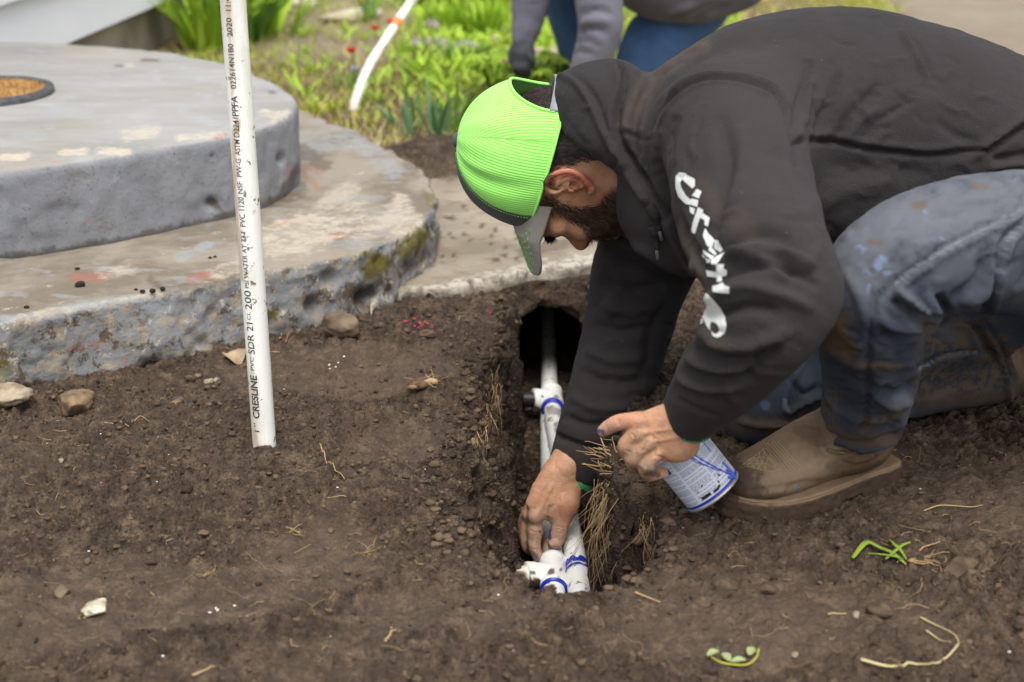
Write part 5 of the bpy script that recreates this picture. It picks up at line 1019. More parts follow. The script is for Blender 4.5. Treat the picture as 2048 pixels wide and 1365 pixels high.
Fc = [(I(0, i, j), I(0, i + 1, j), I(0, i + 1, j + 1), I(0, i, j + 1)) for i in range(nb) for j in range(nv)] + [(I(1, i, j + 1), I(1, i + 1, j + 1), I(1, i + 1, j), I(1, i, j)) for i in range(nb) for j in range(nv)] + [(I(0, i, nv), I(0, i + 1, nv), I(1, i + 1, nv), I(1, i, nv)) for i in range(nb)] + [(I(0, i + 1, 0), I(0, i, 0), I(1, i, 0), I(1, i + 1, 0)) for i in range(nb)]
mb.add(np.array(V) @ HM, Fc); brm = mb.build('brim', gm2.m, cap)
mb = MB()
for row in range(8):
    ins = .006 + row * .0062; pts = []
    for i in range(0, 121):
        a = -1 + 2 * i / 120; wdt = 1 - ins / .079; sx = a * wdt; L = brimL(sx, -.012 + .1085 * math.sqrt(max(0, 1 - (sx * .079 / .0875) ** 2))); vmax = 1 - ins / max(L, .001) * 1.0; 
        pts.append((sx, max(.0, min(1, vmax)) * (1 - abs(a) ** 8)))
    for i in range(2, 118, 2):
        p0, p1 = pts[i], pts[i + 1]
        if p0[1] <= .01 and p1[1] <= .01: continue
        V, Fc = tube([brim(p0[0], p0[1], .0003), brim(p1[0], p1[1], .0003)], .00055, 5); mb.add(V @ HM, Fc)
mb.build('brim_stitching', stg.m, brm)

# ---- boots
def boot_mat():
    m = Mat('boot_leather', .62, .35); c = m.mix(m.ramp(m.noise(12, 6, .6), [(.35, 0.), (.65, 1.)]), srgb(92, 74, 57), srgb(128, 106, 83)); c = m.mix(m.ramp(m.noise(50, 6, .7), [(.5, 0.), (.7, .4)]), c, srgb(84, 62, 46)); c = m.mix(m.math('MULTIPLY', m.attr('pale'), m.ramp(m.noise(20, 8, .7), [(.35, .2), (.6, 1.)])), c, srgb(156, 136, 110)); c = m.mix(m.attr('wet'), c, srgb(62, 48, 38)); c = m.mix(m.attr('mud'), c, m.mix(m.noise(60, 5), srgb(60, 48, 38), srgb(86, 70, 56))); c = m.mix(m.attr('ink'), c, srgb(84, 100, 150)); m.color(c); m.bump(m.noise(90, 7, .7), .0012); return m.m
M_BOOT = boot_mat()
BH = PZ(1770, 944, .006); BT = PZ(1440, 1030, .006); bx = BT - BH; BLn = np.linalg.norm(bx); bx /= BLn; by = np.cross([0, 0, 1.], bx); BMx = np.stack([bx, by, np.array([0, 0, 1.])])
def b2w(L): return BH + np.asarray(L, float) @ BMx
def w2b(W): return (np.asarray(W) - BH) @ BMx.T
print('boot length', BLn)
boot = empty('boot', BH - PO); boot.parent = person; s_ = BLn / .30
sh = w2b(LL[-1]); sh2 = w2b(LL[-2])
print('shaft', sh, sh2); Kb = Field((-.03, -.12, -.01), (BLn + .02, .12, .25), .0025)
Kb.chain([(.040, 0, .058), (.055, .0, .10), (sh[0], sh[1], sh[2]), (sh2[0], sh2[1], min(sh2[2], .21))], [.033, .038, .046, .046], [.040, .050, .052, .048], side=(0, 1, 0), k=.01)
Kb.chain([(.055 * s_, 0, .064), (.125 * s_, 0, .064), (.19 * s_, 0, .052), (.24 * s_, 0, .043), (.268 * s_, 0, .040)], [.039, .046, .051, .048, .036], [.046, .048, .036, .030, .023], side=(0, 1, 0), k=.02)
Kb.D = np.maximum(Kb.D, -(Kb.ax[2][None, None, :] - .022).astype(np.float32))
V, Q = Kb.mesh(2); W = b2w(V)
if np.linalg.det(BMx) < 0: Q = Q[:, ::-1]
N = normals(W, Q); W = W + N * (.0012 * fbm(W, 25, 3, 9))[:, None]
W = sculpt(W, N, [([(1480, 985), (1560, 975), (1650, 965), (1690, 945)], 7, -.002), ([(1650, 900), (1700, 930), (1740, 925), (1780, 900)], 4, -.002), ([(1560, 1000), (1590, 970), (1640, 960)], 5, -.0016), ([(1620, 985), (1650, 970), (1700, 965)], 4, -.0018), ([(1640, 870), (1640, 900), (1670, 915), (1720, 900)], 3, -.0016, 0), ([(1735, 900), (1752, 915), (1745, 940)], 3, -.0014), ([(1590, 1000), (1640, 985), (1690, 975)], 6, .002)])
up = obj('boot_upper', W - BH, Q, M_BOOT, boot)
attr(up.data, 'wet', paint(W, [([(1450, 950), (1480, 980), (1500, 1010)], 50, .85), ([(1600, 860), (1640, 880)], 16, .4), ([(1690, 960), (1740, 930)], 12, .4), ([(1500, 930), (1520, 960)], 8, .0)], 51, .25)); attr(up.data, 'pale', paint(W, [([(1560, 930), (1600, 960)], 55, .45), ([(1520, 985), (1600, 1000)], 16, .5), ([(1760, 900), (1790, 880)], 12, .4)], 52, .8)); attr(up.data, 'mud', paint(W, [([(1440, 1000), (1470, 1015)], 14, 1), ([(1780, 870), (1795, 900)], 7, .5), ([(1500, 1000), (1600, 1000), (1700, 960), (1790, 920)], 9, .75), ([(1540, 900), (1560, 920)], 6, .4), ([(1660, 930), (1700, 925)], 9, .45)], 53, .6)); attr(up.data, 'ink', paint(W, [([(1592, 975), (1597, 990), (1590, 1000)], 2.6, .8)], 54, .5))
outl = [(x * s_, y) for x, y in [(-.008, .0), (-.004, .026), (.02, .037), (.07, .041), (.12, .049), (.18, .057), (.23, .055), (.27, .042), (.295, .02), (.302, 0), (.295, -.022), (.27, -.043), (.23, -.052), (.18, -.050), (.12, -.038), (.07, -.034), (.02, -.035), (-.004, -.024)]]
outl = [tuple(q) for q in catmull(np.array(outl + [outl[0]]), 80)][:-1]
Ks = Field((-.03, -.075, -.012), (BLn + .03, .075, .045), .002); A_, B_ = np.meshgrid(Ks.ax[0], Ks.ax[1], indexing='ij'); d2 = poly_sd(A_.ravel(), B_.ravel(), outl).reshape(A_.shape)[:, :, None]; Z_ = Ks.ax[2][None, None, :]
rise = .012 * np.maximum(0, (A_ - .2) / .1)[:, :, None] ** 2; d2 = d2 + .0025 * (np.abs(Z_ - .024 - rise) < .0018); hz = .0165; zc_ = .0115 + rise
heelgap = .006 * ((A_ > .075) & (A_ < .12))[:, :, None]
qx, qz = d2 + .004, np.maximum(Z_ - zc_ - hz, -(Z_ - zc_ + hz - heelgap)) + .004; Ks.D = (np.minimum(np.maximum(qx, qz), 0) + np.hypot(np.maximum(qx, 0), np.maximum(qz, 0)) - .004).astype(np.float32)
V, Q = Ks.mesh(1)
if np.linalg.det(BMx) < 0: Q = Q[:, ::-1]
W = b2w(V); N = normals(W, Q); low = V[:, 2] < .021; W = W + N * (low * (.0022 * fbm(W, 60, 4, 12) + .0015 * worley2(V[:, [0, 2]] @ np.eye(2, 3), 120, 5)))[:, None]
smt = Mat('boot_sole', .8, .25); cs = smt.mix(smt.noise(40, 5), srgb(58, 46, 37), srgb(82, 66, 53)); cs = smt.mix(smt.attr('welt'), cs, smt.mix(smt.noise(90, 4), srgb(112, 90, 72), srgb(150, 127, 100))); smt.color(cs); smt.bump(smt.noise(90, 6, .7), .002)
so = obj('sole', W - BH, Q, smt.m, boot); px, py, _d = proj(W); attr(so.data, 'welt', sstep(.0215, .0235, V[:, 2] - .012 * np.maximum(0, (V[:, 0] - .2) / .1) ** 2) * sstep(-.35, .1, fbm(W, 30, 4, 8) + sstep(1480, 1560, px) * .9) * (px > 1478))
bt = bvh(b2w(w2b(verts(up.data) + BH)), verts(up.data).astype(int)[:0]) if False else None
UQ = [tuple(p.vertices) for p in up.data.polygons]; UB = BVHTree.FromPolygons((verts(up.data) + BH).tolist(), UQ)
def c3(q): return [(1150 + x / 2.904, 750 + y / 2.904) for x, y in q]
ST = [[(1110 + 17 * k, 412 - 6 * k), (1180 + 17 * k, 488 - 5 * k), (1245 + 17 * k, 572 - 8 * k)] for k in range(5)] + [[(1245, 572), (1262, 578), (1272, 570)], [(1278, 556), (1296, 560), (1308, 545)], [(1110, 412), (1118, 400), (1130, 404)], [(1144, 398), (1154, 386), (1166, 392)],
  [(975, 522), (1030, 490), (1100, 480), (1170, 520), (1192, 556)], [(975, 522), (1040, 515), (1110, 520), (1190, 556)], [(985, 530), (1050, 545), (1110, 560), (1190, 558)], [(1000, 500), (1050, 470), (1085, 440)], [(1010, 490), (1040, 540)], [(1040, 480), (1075, 545)], [(1070, 470), (1110, 555)], [(1090, 430), (1120, 480), (1170, 540)], [(1075, 450), (1050, 520), (1020, 530)], [(1100, 440), (1090, 500), (1060, 550)], [(1130, 470), (1110, 520), (1100, 555)], [(1000, 535), (1020, 505), (1050, 500), (1060, 525)], [(1085, 440), (1110, 430), (1140, 470), (1130, 500)], [(1700, 420), (1745, 455), (1760, 520), (1700, 600)], [(1693, 424), (1735, 460), (1748, 520), (1690, 600)]]
thr = Mat('pale_thread', .7, .2); thr.color(srgb(164, 146, 112)); POs = PO; 
mb = MB()
for l in ST:
    q = catmull(np.array(c3(l)), 22); P = [cast(UB, x, y, .0004) for x, y in q]; P = [p for p in P if p is not None]
    if len(P) > 3 and max(np.linalg.norm(a - b) for a, b in zip(P[1:], P[:-1])) < .02: V, Fc = tube(np.array(P) - BH, .00042, 5); mb.add(V, Fc)
mb.build('vamp_stitching', thr.m, up)
# pull tab
tb = Mat('pull_tab', .7, .2); tb.color(tb.mix(tb.noise(120, 2), srgb(60, 66, 80), srgb(150, 130, 50))); P = [cast(UB, x, y, .002) for x, y in ((1654, 899), (1665, 902), (1678, 903), (1690, 903))]; P = [p for p in P if p is not None]
if len(P) > 2: V, Fc = tube(np.array(P) - BH, .004, 8, flat=.4); obj('pull_tab', V, Fc, tb.m, up)
# far boot, its toe dug into the soil behind
Kr = Field((.6, 1.9, -.02), (1.15, 2.3, .3), .0035); ank = RS[-1]
Kr.chain([RS[-2], ank, ank + [.05, .015, .01], ank + [.10, .03, .012]], [.053, .055, .058, .056], k=0); Kr.chain([ank + [.045, .02, .04], ank + [.09, .035, .045], ank + [.13, .045, .02], ank + [.19, .06, -.02]], [.046, .050, .050, .04], k=.02)
Kr.D = np.maximum(Kr.D, -(Kr.ax[2][None, None, :] + .004).astype(np.float32)); V, Q = Kr.mesh(2); N = normals(V, Q)
V = sculpt(V, N, [([(1990, 650), (2020, 670), (2042, 710), (2050, 740)], 3, -.003, 0), ([(1984, 656), (2012, 676), (2034, 716)], 3, .002, 0), ([(1960, 640), (1990, 640), (2030, 640)], 4, -.002)])
e2 = empty('boot', ank - PO); e2.parent = person; o = obj('boot_upper', V - ank, Q, M_BOOT, e2)
attr(o.data, 'mud', paint(V, [([(1970, 640), (2048, 650)], 22, .9), ([(2040, 780), (2048, 700)], 14, .5)], 61, .8)); attr(o.data, 'wet', np.zeros(len(V))); attr(o.data, 'pale', paint(V, [([(2030, 690), (2048, 740)], 22, .5)], 62, .6)); attr(o.data, 'ink', np.zeros(len(V)))
c_ = ank + [.205, .062, .045]; V, Fc = tube(catmull([c_ + [-.09, -.02, .07], c_ + [-.02, 0, .02], c_ + [.06, .02, -.055]], 24), np.interp(np.linspace(0, 1, 24), [0, .1, .5, .9, 1], [.02, .036, .042, .044, .03]), 20, flat=.3); obj('sole', V - ank, Fc, smt.m, e2)
# green cuffs of the shirt under the hoodie
gc = fabric('green_knit', (srgb(44, 150, 84), srgb(64, 178, 104), srgb(90, 196, 124)), 20, .9, 900, .0005, .1)
for P_, r, n_, ln in ((LA, .0362, LA[-1] - LA[-2], .0135), (RA, .0415, RA[-1] - RA[-2], .016)):
    n_ = n_ / np.linalg.norm(n_); c = P_[-1] + n_ * (.0 if r < .04 else .006); C = [c - n_ * .02, c + n_ * ln * .8, c + n_ * ln]; V, Fc = tube(C, [r, r, r - .002], 40, cap=False); V2, _ = tube(C, [r - .002, r - .002, r - .0035], 40, cap=False)
    Fc = Fc + [tuple(len(V) + i for i in f[::-1]) for f in Fc] + [(80 + k, 80 + (k + 1) % 40, len(V) + 80 + (k + 1) % 40, len(V) + 80 + k) for k in range(40)]; obj('shirt_cuff', np.vstack([V, V2]) - PO, Fc, gc.m, person)

# ---- the can in his left hand
c0 = PY(1427, 984, 1.625); d_ = PY(1334, 868, 1.64) - c0; d_ /= np.linalg.norm(d_); RC = .0392; HC_ = .090
can = empty('primer_can', c0); tag(can, 'small white and blue tin can with a printed label held in his left hand', 'can')
ux = np.cross(d_, [0, 1, 0]); ux /= np.linalg.norm(ux); uy = np.cross(d_, ux)
def cyl(prof, n=72):
    V = [r * (math.cos(2 * math.pi * k / n) * ux + math.sin(2 * math.pi * k / n) * uy) + z * d_ for r, z in prof for k in range(n)]; Fc = [(j * n + k, j * n + (k + 1) % n, (j + 1) * n + (k + 1) % n, (j + 1) * n + k) for j in range(len(prof) - 1) for k in range(n)]; return V, Fc
tinm = Mat('tin', .35, .5); tinm.p.inputs['Metallic'].default_value = .6; tinm.color(tinm.mix(tinm.noise(60, 4), srgb(160, 162, 164), srgb(206, 208, 210)))
V, Fc = cyl([(.0, .003), (RC - .004, .003), (RC - .003, .0), (RC + .0004, -.0005), (RC + .0012, .001), (RC + .0004, .0035), (RC - .0012, .004), (RC - .0012, HC_ - .004), (RC + .0008, HC_ - .002), (RC + .0008, HC_), (RC - .004, HC_ + .0005), (RC - .006, HC_ - .003), (.018, HC_ - .003), (.018, HC_ + .004), (0, HC_ + .004)]); obj('can_body', V, Fc, tinm.m, can)
lbm = Mat('label_paper', .4, .4); lc = lbm.mix(lbm.noise(30, 3), srgb(210, 216, 232), srgb(224, 229, 241)); lc = lbm.mix(lbm.ramp(lbm.noise(45, 6, .65), [(.66, 0.), (.69, .9)]), lc, srgb(36, 30, 28)); lbm.color(lc)
V, Fc = cyl([(RC - .0004, .0045), (RC, .0055), (RC, HC_ - .007), (RC - .0004, HC_ - .006)]); lb = obj('label', V, Fc, lbm.m, can)
toC = np.array([0, 0, CAMH]) - c0; th0 = math.atan2(toC @ uy, toC @ ux)
# which way is 'right' on the visible side: measure in the picture
def on_can(a, z, off=.0004): th = th0 + a; return (RC + off) * (math.cos(th) * ux + math.sin(th) * uy) + z * d_
sgn = 1 if proj(c0 + on_can(.8, .02))[0] > proj(c0 + on_can(-.8, .02))[0] else -1
def patch(a0, a1, z0, z1, off=.0004, n=None):
    n = n or max(1, int(abs(a1 - a0) / .12)); V = [on_can(sgn * (a0 + (a1 - a0) * i / n), z, off) for i in range(n + 1) for z in (z0, z1)]; return V, [(2 * i, 2 * i + 2, 2 * i + 3, 2 * i + 1) for i in range(n)]
rg = np.random.default_rng(8); mb = MB(); mbb = MB()
for c_0, c_1, dens in ((-1.3, -.62, .55), (-.52, .25, .55), (.32, 1.25, .5)):
    z = .010
    while z < .080:
        if rg.uniform() < .88:
            a = c_0
            while a < c_1 - .05:
                w_ = rg.uniform(.04, .16); mb.add(*patch(a, min(a + w_, c_1), z, z + .0009)); a += w_ + .03
        z += .0021 if rg.uniform() < .8 else .0045
ig = Mat('label_print', .5, .3); ig.color(srgb(132, 138, 160)); mb.build('small_print', ig.m, lb, False)
for q in ((-1.30, -1.16, .073, .085), (-1.28, -.75, .0605, .069)): mbb.add(*patch(*q, .0006))
for q in ((-1.5, 1.5, .0045, .0078),): mbb.add(*patch(*q, .0006))
mbb.build('blue_print', bluem.m, lb, False)
mb = MB(); V, Fc = patch(-.45, -.1, .0105, .0145, .0007); mb.add(V, Fc); mb.build('bar_print', pl, lb, False); mb = MB(); [obj('black_mark', *patch(a, a + w_, z, z + h, .0007), pl, lb, False) for a, w_, z, h in ((.0, .2, .0095, .004), (.2, .1, .011, .0035), (.3, .06, .016, .003), (-.2, .05, .026, .002), (.45, .07, .022, .003))]
def drip(pts, w_): 
    P = [on_can(sgn * a, z, .0003) for a, z in pts]; return tube(catmull(P, 30), [w_ * (1 + .4 * math.sin(i * 1.7)) for i in range(30)], 8)
bl2 = Mat('blue_drip', .3, .5); bl2.color(bl2.mix(bl2.noise(90, 3), srgb(40, 66, 190), srgb(92, 120, 216))); mb = MB()
for pts, w_ in (([(.15, .088), (.3, .06), (.55, .035), (.85, .012)], .0011), ([(.05, .085), (.2, .058), (.45, .036), (.62, .026)], .0008), ([(-.05, .086), (.12, .06), (.3, .045)], .0006), ([(.95, .030), (1.0, .018), (1.02, .004)], .0018), ([(.85, .020), (.9, .012), (.92, .002)], .0016), ([(.7, .012), (.85, .008), (1.1, .010)], .0017), ([(.75, .088), (.8, .07), (.85, .05)], .0006)): V, Fc = drip(pts, w_); mb.add(V, Fc)
mb.build('paint_drips', bl2.m, lb)
# ================================================================== the second worker
p2 = empty('person', PZ(1250, 150, 0)); PO2 = np.array(p2.location); tag(p2, 'second person in a grey long-sleeved shirt, gloves and blue jeans bending among the plants behind', 'person')
F2 = Field((-.1, 3.9, .0), (1.1, 5.0, 1.55), .011)
F2.chain([PY(1200, -240, 4.45), PY(1290, -120, 4.45), PY(1370, -82, 4.45), PY(1450, -85, 4.45)], [.19, .21, .21, .19], [.16, .2, .2, .17], k=0)
F2.chain([PY(1120, -260, 4.55), PY(1080, -120, 4.5), PY(1066, -30, 4.42), PY(1056, 40, 4.38), PY(1046, 90, 4.35)], [.10, .082, .068, .050, .034], k=.04)
F2.chain([PY(1200, -230, 4.3), PY(1194, -100, 4.22), PY(1199, 0, 4.16), PY(1200, 60, 4.14), PY(1182, 120, 4.14), PY(1160, 165, 4.14)], [.10, .082, .070, .066, .056, .04], k=.04)
F2.cut(PY(1046, 92, 4.35), PY(1046, 92, 4.35) - PY(1056, 40, 4.38), .08)
V, Q = F2.mesh(3); N = normals(V, Q); V = V + N * (.006 * fbm(V, 9, 3, 3))[:, None]; N = normals(V, Q)
FF = [([(1160, 30 + 0), (1190, 20), (1225, 28)], 6, -.012), ([(1160, 50), (1190, 40), (1225, 45)], 6, .010), ([(1155, 66), (1185, 58), (1220, 68)], 5, -.012), ([(1148, 88), (1170, 82), (1200, 92)], 4, -.009), ([(1140, 108), (1165, 104), (1195, 112)], 4, -.009), ([(1320, 50), (1380, 30), (1440, 8)], 7, -.014), ([(1330, 30), (1390, 10)], 7, .010), ([(1380, 45), (1430, 25), (1460, 10)], 6, -.012)] + [([(1028, y), (1050, y + 4), (1085, y - 2)], 3.5, -.006) for y in range(6, 84, 9)]
V = sculpt(V, N, FF); sh2_ = fabric('grey_jersey', (srgb(92, 91, 102), srgb(108, 107, 117), srgb(126, 125, 134)), 4, .85, 300, .0006, .1).m; shirt = obj('shirt', V - PO2, Q, sh2_, p2)
F3 = Field((.0, 4.1, -.05), (1.2, 5.1, 1.1), .013)
F3.ell(PY(1452, -80, 4.75), (.14, .15, .16), .03); F3.chain([PY(1400, -10, 4.66), PY(1350, 55, 4.55), PY(1300, 100, 4.5), PY(1285, 200, 4.55)], [.12, .11, .10, .085], k=.02); F3.chain([PY(1400, -80, 4.75), PY(1200, -60, 4.72), PY(1132, -30, 4.7), PY(1142, 60, 4.68), PY(1152, 130, 4.7)], [.13, .11, .085, .060, .052], k=.02)
V, Q = F3.mesh(3); N = normals(V, Q); V = V + N * (.008 * fbm(V, 12, 3, 3))[:, None]; obj('jeans', V - PO2, Q, fabric('blue_denim', (srgb(40, 68, 108), srgb(72, 104, 146), srgb(96, 126, 164)), 5, .9, 500, .0006, .1).m, p2)
F4 = Field(PY(1000, 175, 4.3) - [.03, .05, .03], PY(1090, 70, 4.45) + [.02, .05, .02], .004)
F4.chain([PY(1046, 84, 4.35), PY(1044, 104, 4.34), PY(1042, 122, 4.34)], [.031, .042, .040], [.026, .024, .020], side=(1, 0, 0), k=.005)
for x, d in ((1030, 0), (1038, 3), (1046, 4), (1054, 1)): F4.chain([PY(x + (1042 - x) * .3, 118, 4.34), PY(x, 134, 4.33), PY(x + 3, 148 + d, 4.35)], [.0125, .0115, .009], k=.003)
F4.chain([PY(1056, 104, 4.33), PY(1064, 120, 4.32), PY(1064, 134, 4.33)], [.014, .012, .010], k=.004); V, Q = F4.mesh(2); obj('glove', V - PO2, Q, speckled('work_glove', srgb(52, 56, 60), srgb(74, 78, 82), 30, .9, .001, 200), p2)
F5 = Field((-.0, 4.2, .8), (.5, 4.75, 1.6), .008); hc = PY(1130, -330, 4.45); F5.ell(hc, (.1, .078, .105), 0); F5.ell(hc + [-.055, 0, -.055], (.055, .058, .06), .03); F5.chain([hc + [.02, 0, -.03], PY(1200, -260, 4.45)], [.06, .07], k=.02); F5.chain([hc + [-.1, 0, -.02], hc + [-.118, 0, -.045]], [.008, .011], k=.01); F5.ell(hc + [.005, -.08, -.02], (.016, .006, .028), .004); V, Q = F5.mesh(2); o = obj('body', V - PO2, Q, M_SKIN, p2)
F6 = Field((-.0, 4.2, .8), (.5, 4.75, 1.7), .008); F6.ell(hc + [.012, 0, .012], (.104, .084, .108), 0); F6.ell(hc + [-.1, 0, -.06], (.09, .09, .09), .01, sub=True); V, Q = F6.mesh(1); V += normals(V, Q) * (.004 * fbm(V, 60, 3, 3))[:, None]; obj('hair', V - PO2, Q, hm.m, p2); 

# ================================================================== plants and garden ground
def green(name, c1, c2, dry=srgb(170, 150, 90), rough=.55, trans=.25):
    m = Mat(name, rough, .3); c = m.mix(m.attr('tone'), c1, c2); c = m.mix(m.ramp(m.noise(30, 3), [(.6, 0.), (.8, .4)]), c, dry); m.color(c)
    tr = m.N('ShaderNodeBsdfTranslucent'); m.L(c, tr.inputs['Color']); mx_ = m.N('ShaderNodeMixShader'); mx_.inputs[0].default_value = trans; out = [n for n in m.t.nodes if n.type == 'OUTPUT_MATERIAL'][0]
    m.L(m.p.outputs[0], mx_.inputs[1]); m.L(tr.outputs[0], mx_.inputs[2]); m.L(mx_.outputs[0], out.inputs['Surface']); return m.m
G_BR = green('leaf_bright', srgb(128, 166, 36), srgb(184, 214, 74)); G_MID = green('leaf_mid', srgb(70, 112, 38), srgb(116, 156, 58)); G_BLUE = green('leaf_blue_green', srgb(72, 112, 74), srgb(118, 152, 104)); G_YEL = green('leaf_yellow_green', srgb(128, 156, 44), srgb(206, 206, 80)); G_DRY = green('dry_grass', srgb(136, 114, 78), srgb(202, 184, 142), srgb(112, 92, 62), .8, .15)
def blade(b, az, h, wd, lean, bend, n=5, twist=0):
    d = np.array([math.cos(az), math.sin(az), 0]); s = np.array([-math.sin(az + twist), math.cos(az + twist), 0]); V = []
    for k in range(n + 1):
        t = k / n; c = np.array(b) + d * (h * (lean * t + bend * t * t)) + np.array([0, 0, h * (t - .35 * bend * t * t * t)]); w_ = wd * (math.sin(math.pi * (.18 + .82 * t)) ** .7 if k < n else .02); V += [c - s * w_ + d * 0, c + s * w_]
    return V, [(2 * k, 2 * k + 1, 2 * k + 3, 2 * k + 2) for k in range(n)]
def clump(name, x, y, n, h, wd, mat, label, cat, group=None, spread=.04, lean=.25, bend=.35, seed=0, z=0.0, hv=.35, extra=None):
    rg = np.random.default_rng(seed + 100); c = PZ(x, y, z); e = None; mb = MB()
    for _ in range(n):
        a = rg.uniform(0, 6.283); r = spread * math.sqrt(rg.uniform()); az = a + rg.normal(0, .5)
        mb.add(*blade((r * math.cos(a), r * math.sin(a), -.01), az, h * rg.uniform(1 - hv, 1 + hv * .5), wd * rg.uniform(.7, 1.2), lean * rg.uniform(.2, 1.3), bend * rg.uniform(.0, 1.4), 6, rg.normal(0, .4)), rg.uniform())
    o = mb.build(name, mat); o.location = c; tag(o, label, cat, group); return o
def palmate_plant(x, y, z, h, n, seed, label):
    rg = np.random.default_rng(seed); c = PZ(x, y, z); root = empty('lupine_plant', c); tag(root, label, 'plant'); mb = MB(); ms = MB()
    for _ in range(n):
        a = rg.uniform(0, 6.283); ln = rg.uniform(.3, 1.1); hh = h * rg.uniform(.55, 1.05); tip = np.array([math.cos(a) * ln * h * .6, math.sin(a) * ln * h * .6, hh]); ms.add(*tube(catmull([(0, 0, -.01), tip * [.4, .4, .6], tip], 8), .0022, 5)); k = rg.integers(7, 10); tilt = rg.normal(0, .25, 2); L = rg.uniform(.035, .062)
        for i in range(k):
            b = 2 * math.pi * i / k + rg.uniform(-.1, .1); d = np.array([math.cos(b), math.sin(b), tilt[0] * math.cos(b) + tilt[1] * math.sin(b) - .05]); s = np.array([-math.sin(b), math.cos(b), 0]); V = []
            for t, w_ in ((0, .08), (.3, .12), (.6, .155), (.85, .10), (1, .01)): q = tip + d * L * t - np.array([0, 0, .25 * L * t * t]); V += [q - s * w_ * L, q + s * w_ * L]
            mb.add(V, [(2 * j, 2 * j + 1, 2 * j + 3, 2 * j + 2) for j in range(4)], rg.uniform())
    mb.build('leaves', G_BR if seed % 2 else G_MID, root); ms.build('stems', G_MID, root)
# the leafy clump by the house, the iris bed, the lily patch
for i, (x, y, n, h, wd, m, lb) in enumerate([
    (415, 100, 60, .34, .013, G_BR, 'tall bright broad-leaved clump beside the house corner'), (480, 90, 60, .36, .013, G_MID, 'broad-leaved clump behind the top of the standing pipe'), (550, 72, 46, .32, .012, G_BR, 'broad-leaved green clump just right of the standing pipe')]):
    clump('leafy_plant', x, y, n, h, wd, m, lb, 'plant', 'leafy clumps by the house', .10, .45, .5, 10 + i)
for i, (x, y, n, h, wd, m, lb) in enumerate([
    (872, 284, 11, .19, .0075, G_BLUE, 'iris clump with upright blades just left of the green cap'), (802, 262, 5, .17, .007, G_BLUE, 'thin iris with a few stiff blades behind the lower step'), (822, 282, 8, .12, .007, G_BLUE, 'short spreading iris in front of the thin stiff one'), (905, 270, 7, .19, .007, G_MID, 'iris with leaning pale blades behind the cap'), (845, 262, 7, .18, .007, G_MID, 'narrow iris rising between its two neighbours')]):
    clump('iris_plant', x, y, n, h, wd, m, lb, 'plant', 'iris plants behind the lower step', .025, .25, .35, 30 + i)
for i, (x, y, n, h, wd, m, lb) in enumerate([
    (900, 60, 46, .16, .012, G_BR, 'bright lily patch above the grey rocks'), (960, 75, 70, .17, .012, G_BR, 'bright lily patch left of the gloved hand'), (905, 20, 60, .18, .012, G_BR, 'bright lily patch farthest back beside the arching leaves'), (925, 135, 26, .11, .010, G_MID, 'low lily shoots between the rocks and the iris bed'), (1000, 40, 40, .2, .012, G_BR, 'tall lily patch against the far edge of the bed'), (862, 108, 12, .11, .010, G_BR, 'small bright lily between the grey rocks'), (812, 120, 8, .10, .009, G_BR, 'little lily shoot beside the bent pipe'), (835, 20, 40, .24, .010, G_MID, 'tall arching leaves at the top of the bent pipe'), (1092, 150, 22, .12, .010, G_BR, 'low lily below the beige boulder'), (1110, 40, 20, .14, .012, G_BR, 'lily shoots between the second worker and the boulder'), (737, 45, 10, .17, .009, G_MID, 'single upright green shoot by the pale rock')]):
    clump('lily_plant', x, y, n, h, wd, m, lb, 'plant', 'lily clumps in the bed', .07 if n > 15 else .03, .3, .35, 60 + i)
palmate_plant(985, 205, 0, .17, 16, 3, 'lupine with dark palmate leaves left of the dark hood'); palmate_plant(1060, 215, 0, .17, 22, 5, 'bright spreading lupine in front of the gloved hand')
palmate_plant(1130, 190, 0, .13, 12, 7, 'low lupine tucked behind the hood')
clump('grass_tuft', 900, 348, 90, .055, .003, G_YEL, 'mossy grass tuft at the edge of the paving beside the cap', 'grass tuft', 'grass tufts', .055, .9, .6, 91); clump('grass_tuft', 858, 338, 60, .05, .003, G_YEL, 'small grass tuft touching the end of the lower step', 'grass tuft', 'grass tufts', .04, .9, .6, 92)
clump('grass_tuft', 640, 222, 60, .06, .0035, G_YEL, 'yellow grass tuft left of the bent pipe behind the steps', 'grass tuft', 'grass tufts', .06, .8, .6, 93)
clump('grass_tuft', 705, 180, 40, .10, .0035, G_MID, 'grass tuft right beside the bent pipe', 'grass tuft', 'grass tufts', .05, .5, .5, 94)
# flowers
def flower(x, y, z, h, col, name, label, group, petals=6, r=.018, seed=0):
    rg = np.random.default_rng(seed); c = PZ(x, y, z + h); c = np.array([c[0], c[1], z]); root = empty(name, c); tag(root, label, 'flower', group); mb = MB()
    for i in range(petals):
        b = 2 * math.pi * i / petals; d = np.array([math.cos(b), math.sin(b), .55]); s = np.array([-math.sin(b), math.cos(b), 0]); V = []
        for t, w_ in ((0, .15), (.35, .42), (.7, .45), (1, .12)): q = np.array([0, 0, h]) + d * r * t + np.array([0, 0, r * .5 * t * t]); V += [q - s * w_ * r, q + s * w_ * r]
        mb.add(V, [(2 * j, 2 * j + 1, 2 * j + 3, 2 * j + 2) for j in range(3)], rg.uniform())
    mb.build('petals', col, root); V, Fc = tube(catmull([(0, 0, -.01), (.004, .002, h * .5), (0, 0, h)], 8), .0018, 6); obj('stem', V, Fc, G_MID, root)
